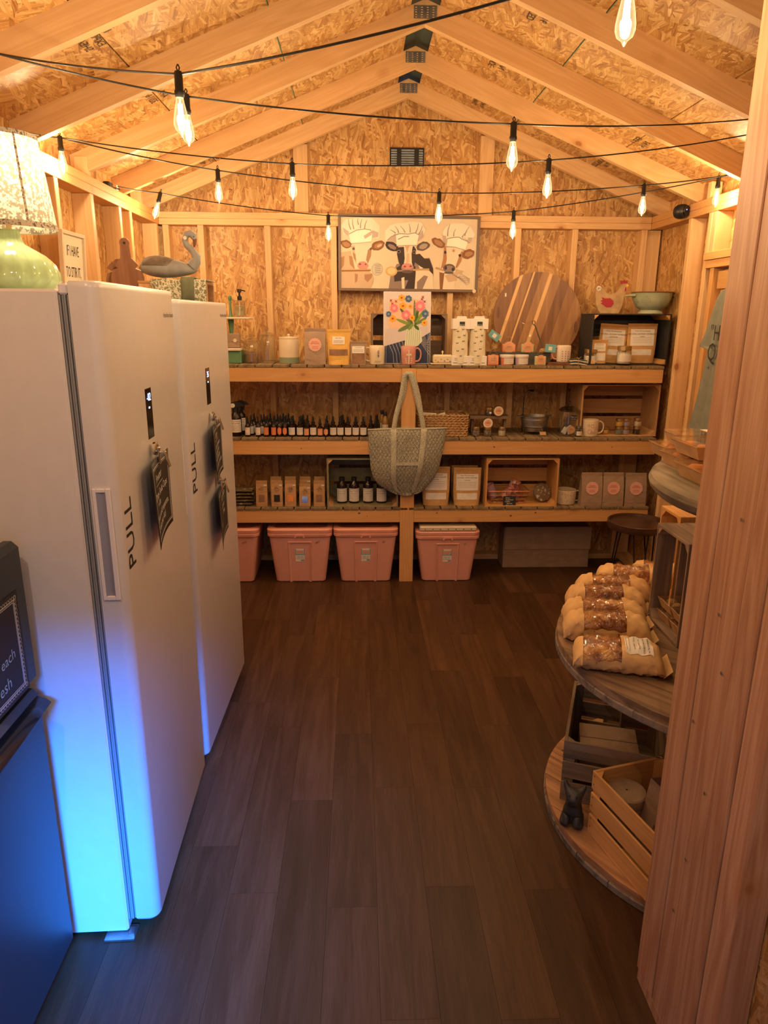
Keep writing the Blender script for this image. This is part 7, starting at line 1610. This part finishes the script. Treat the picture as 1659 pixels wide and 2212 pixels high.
# ------------------------------------------------------------------ right wall: shirt, hanger, camera
t = thing('tshirt', 'sage green t-shirt with black print hanging on the right wall door', 'shirt', (1.80, 3.36, 0))
HY = 3.36-3.36
out = [(.04, 1.835), (.10, 1.850), (.165, 1.835), (.23, 1.80), (.285, 1.66), (.335, 1.545), (.275, 1.515), (.225, 1.56), (.245, 1.40), (.30, 1.25), (.355, 1.115)]
def edge(z):
    pr = [(1.85, .10), (1.82, .20), (1.78, .235), (1.70, .262), (1.62, .292), (1.545, .334), (1.5445, .235), (1.40, .262), (1.25, .31), (1.11, .362)]
    for (a, l0), (b, l1) in zip(pr[:-1], pr[1:]):
        if z >= b: k = (a-z)/(a-b) if a > b else 0; return l0+(l1-l0)*max(0, min(1, k))
    return pr[-1][1]
def shirtp(u, v, o=0.0):
    z = 1.848-.738*v; w2 = edge(z); y = (2*u-1)*w2; zz = z
    if v < .12: zz = z-.05*(abs(y)/.22)**2*(1-v/.12)*0
    if v < .06 and abs(y) < .085: zz -= .075*(1-(abs(y)/.085)**2)*(1-v/.06)
    return (-.012-.020*abs(cos(u*pi*5+v*1.3))*min(1, v*2)-.012*sin(u*pi)-o, y, zz)
o = obj('front_panel', MB().grid(44, 48, shirtp), W['shirt'], t); o.modifiers.new('t', 'SOLIDIFY').thickness = .003
obj('back_panel', MB().grid(20, 16, lambda u, v: (.012, (2*u-1)*edge(1.848-.738*v), 1.848-.738*v)), W['shirt'], t)
obj('neck_band', MB().tube([(-.018, .09*cos(a), 1.842-.082*sin(a)*1.0) for a in [k*pi/12 for k in range(13)]], .006, 6), W['shirt'], t)
obj('hem', MB().tube([shirtp(k/24, .985, .001) for k in range(25)], .0028, 5), W['shirt'], t)
m = MB(); pf = lambda y, z: (-.047, y, z)
m.text('"H', .105, lambda u, v: pf(.140-u*.9, 1.585+v)); m.text('Q', .125, lambda u, v: pf(.152-u*.9, 1.485+v)); m.text('+', .045, lambda u, v: pf(.165-u, 1.435+v))
obj('shirt_print', m, W['shirtp'], t, smooth=False)
t = thing('clothes_hanger', 'black hanger hooked on the door header holding the shirt', 'hanger', (1.80, 3.36, 0)); obj('hook', MB().tube([(0, 0, 1.85), (0, 0, 1.90), (.012, .0, 1.93), (.03, 0, 1.945), (.045, 0, 1.935)], .003, 8), W['black'], t); obj('arm', MB().tube([(0, -.20, 1.80), (0, -.06, 1.85), (0, 0, 1.858), (0, .06, 1.85), (0, .20, 1.80)], .006, 8), W['black'], t)
t = thing('easel_back', 'small tilted wooden easel leg behind the trays on the top level', 'easel', (1.22, 2.16, TZ)); obj('easel_leg', MB().box(-.012, .012, -.008, .008, 0, .16, .002), CR['z'], t, (.05, 0, 0), (0, radians(30), 0)); obj('easel_leg', MB().box(-.012, .012, -.008, .008, 0, .15, .002), CR['z'], t, (.14, .02, 0), (0, radians(-10), 0))
t = thing('security_camera', 'black wall camera with a blue light under the right plate', 'camera', (1.845, 4.255, 2.275), radians(28))
obj('housing', MB().lathe([(.026, -.036), (.034, -.032), (.039, -.018), (.040, 0), (.037, .020), (.028, .030)], 28), W['black'], t, (0, 0, 0), (pi/2, 0, 0))
obj('lens_face', MB().lathe([(.030, 0), (.026, .003)], 28), W['blackg'], t, (0, -.0361, 0), (pi/2, 0, 0)); obj('status_light', MB().lathe([(.003, 0), (.002, .002)], 10), W['ledb'], t, (-.008, -.0395, .006), (pi/2, 0, 0))
obj('mount', MB().tube([(.02, .02, .02), (.045, .03, .030)], .010, 10).lathe([(.024, 0), (.024, .006)], 16, .03, .03), W['black'], t, (0, 0, 0))
# plug on the left plate
t = thing('string_light_plug', 'black plug of the light string lying on the left top plate', 'plug', (XL-.03, 3.95, ZP)); obj('plug_body', MB().box(-.018, .018, -.03, .03, .0, .03, .006).tube([(0, .03, .015), (.01, .06, .012), (.03, .09, .01)], .004, 6), W['black'], t); obj('paper_flag', MB().box(.02, .021, .07, .10, .004, .028), W['wcard'], t)
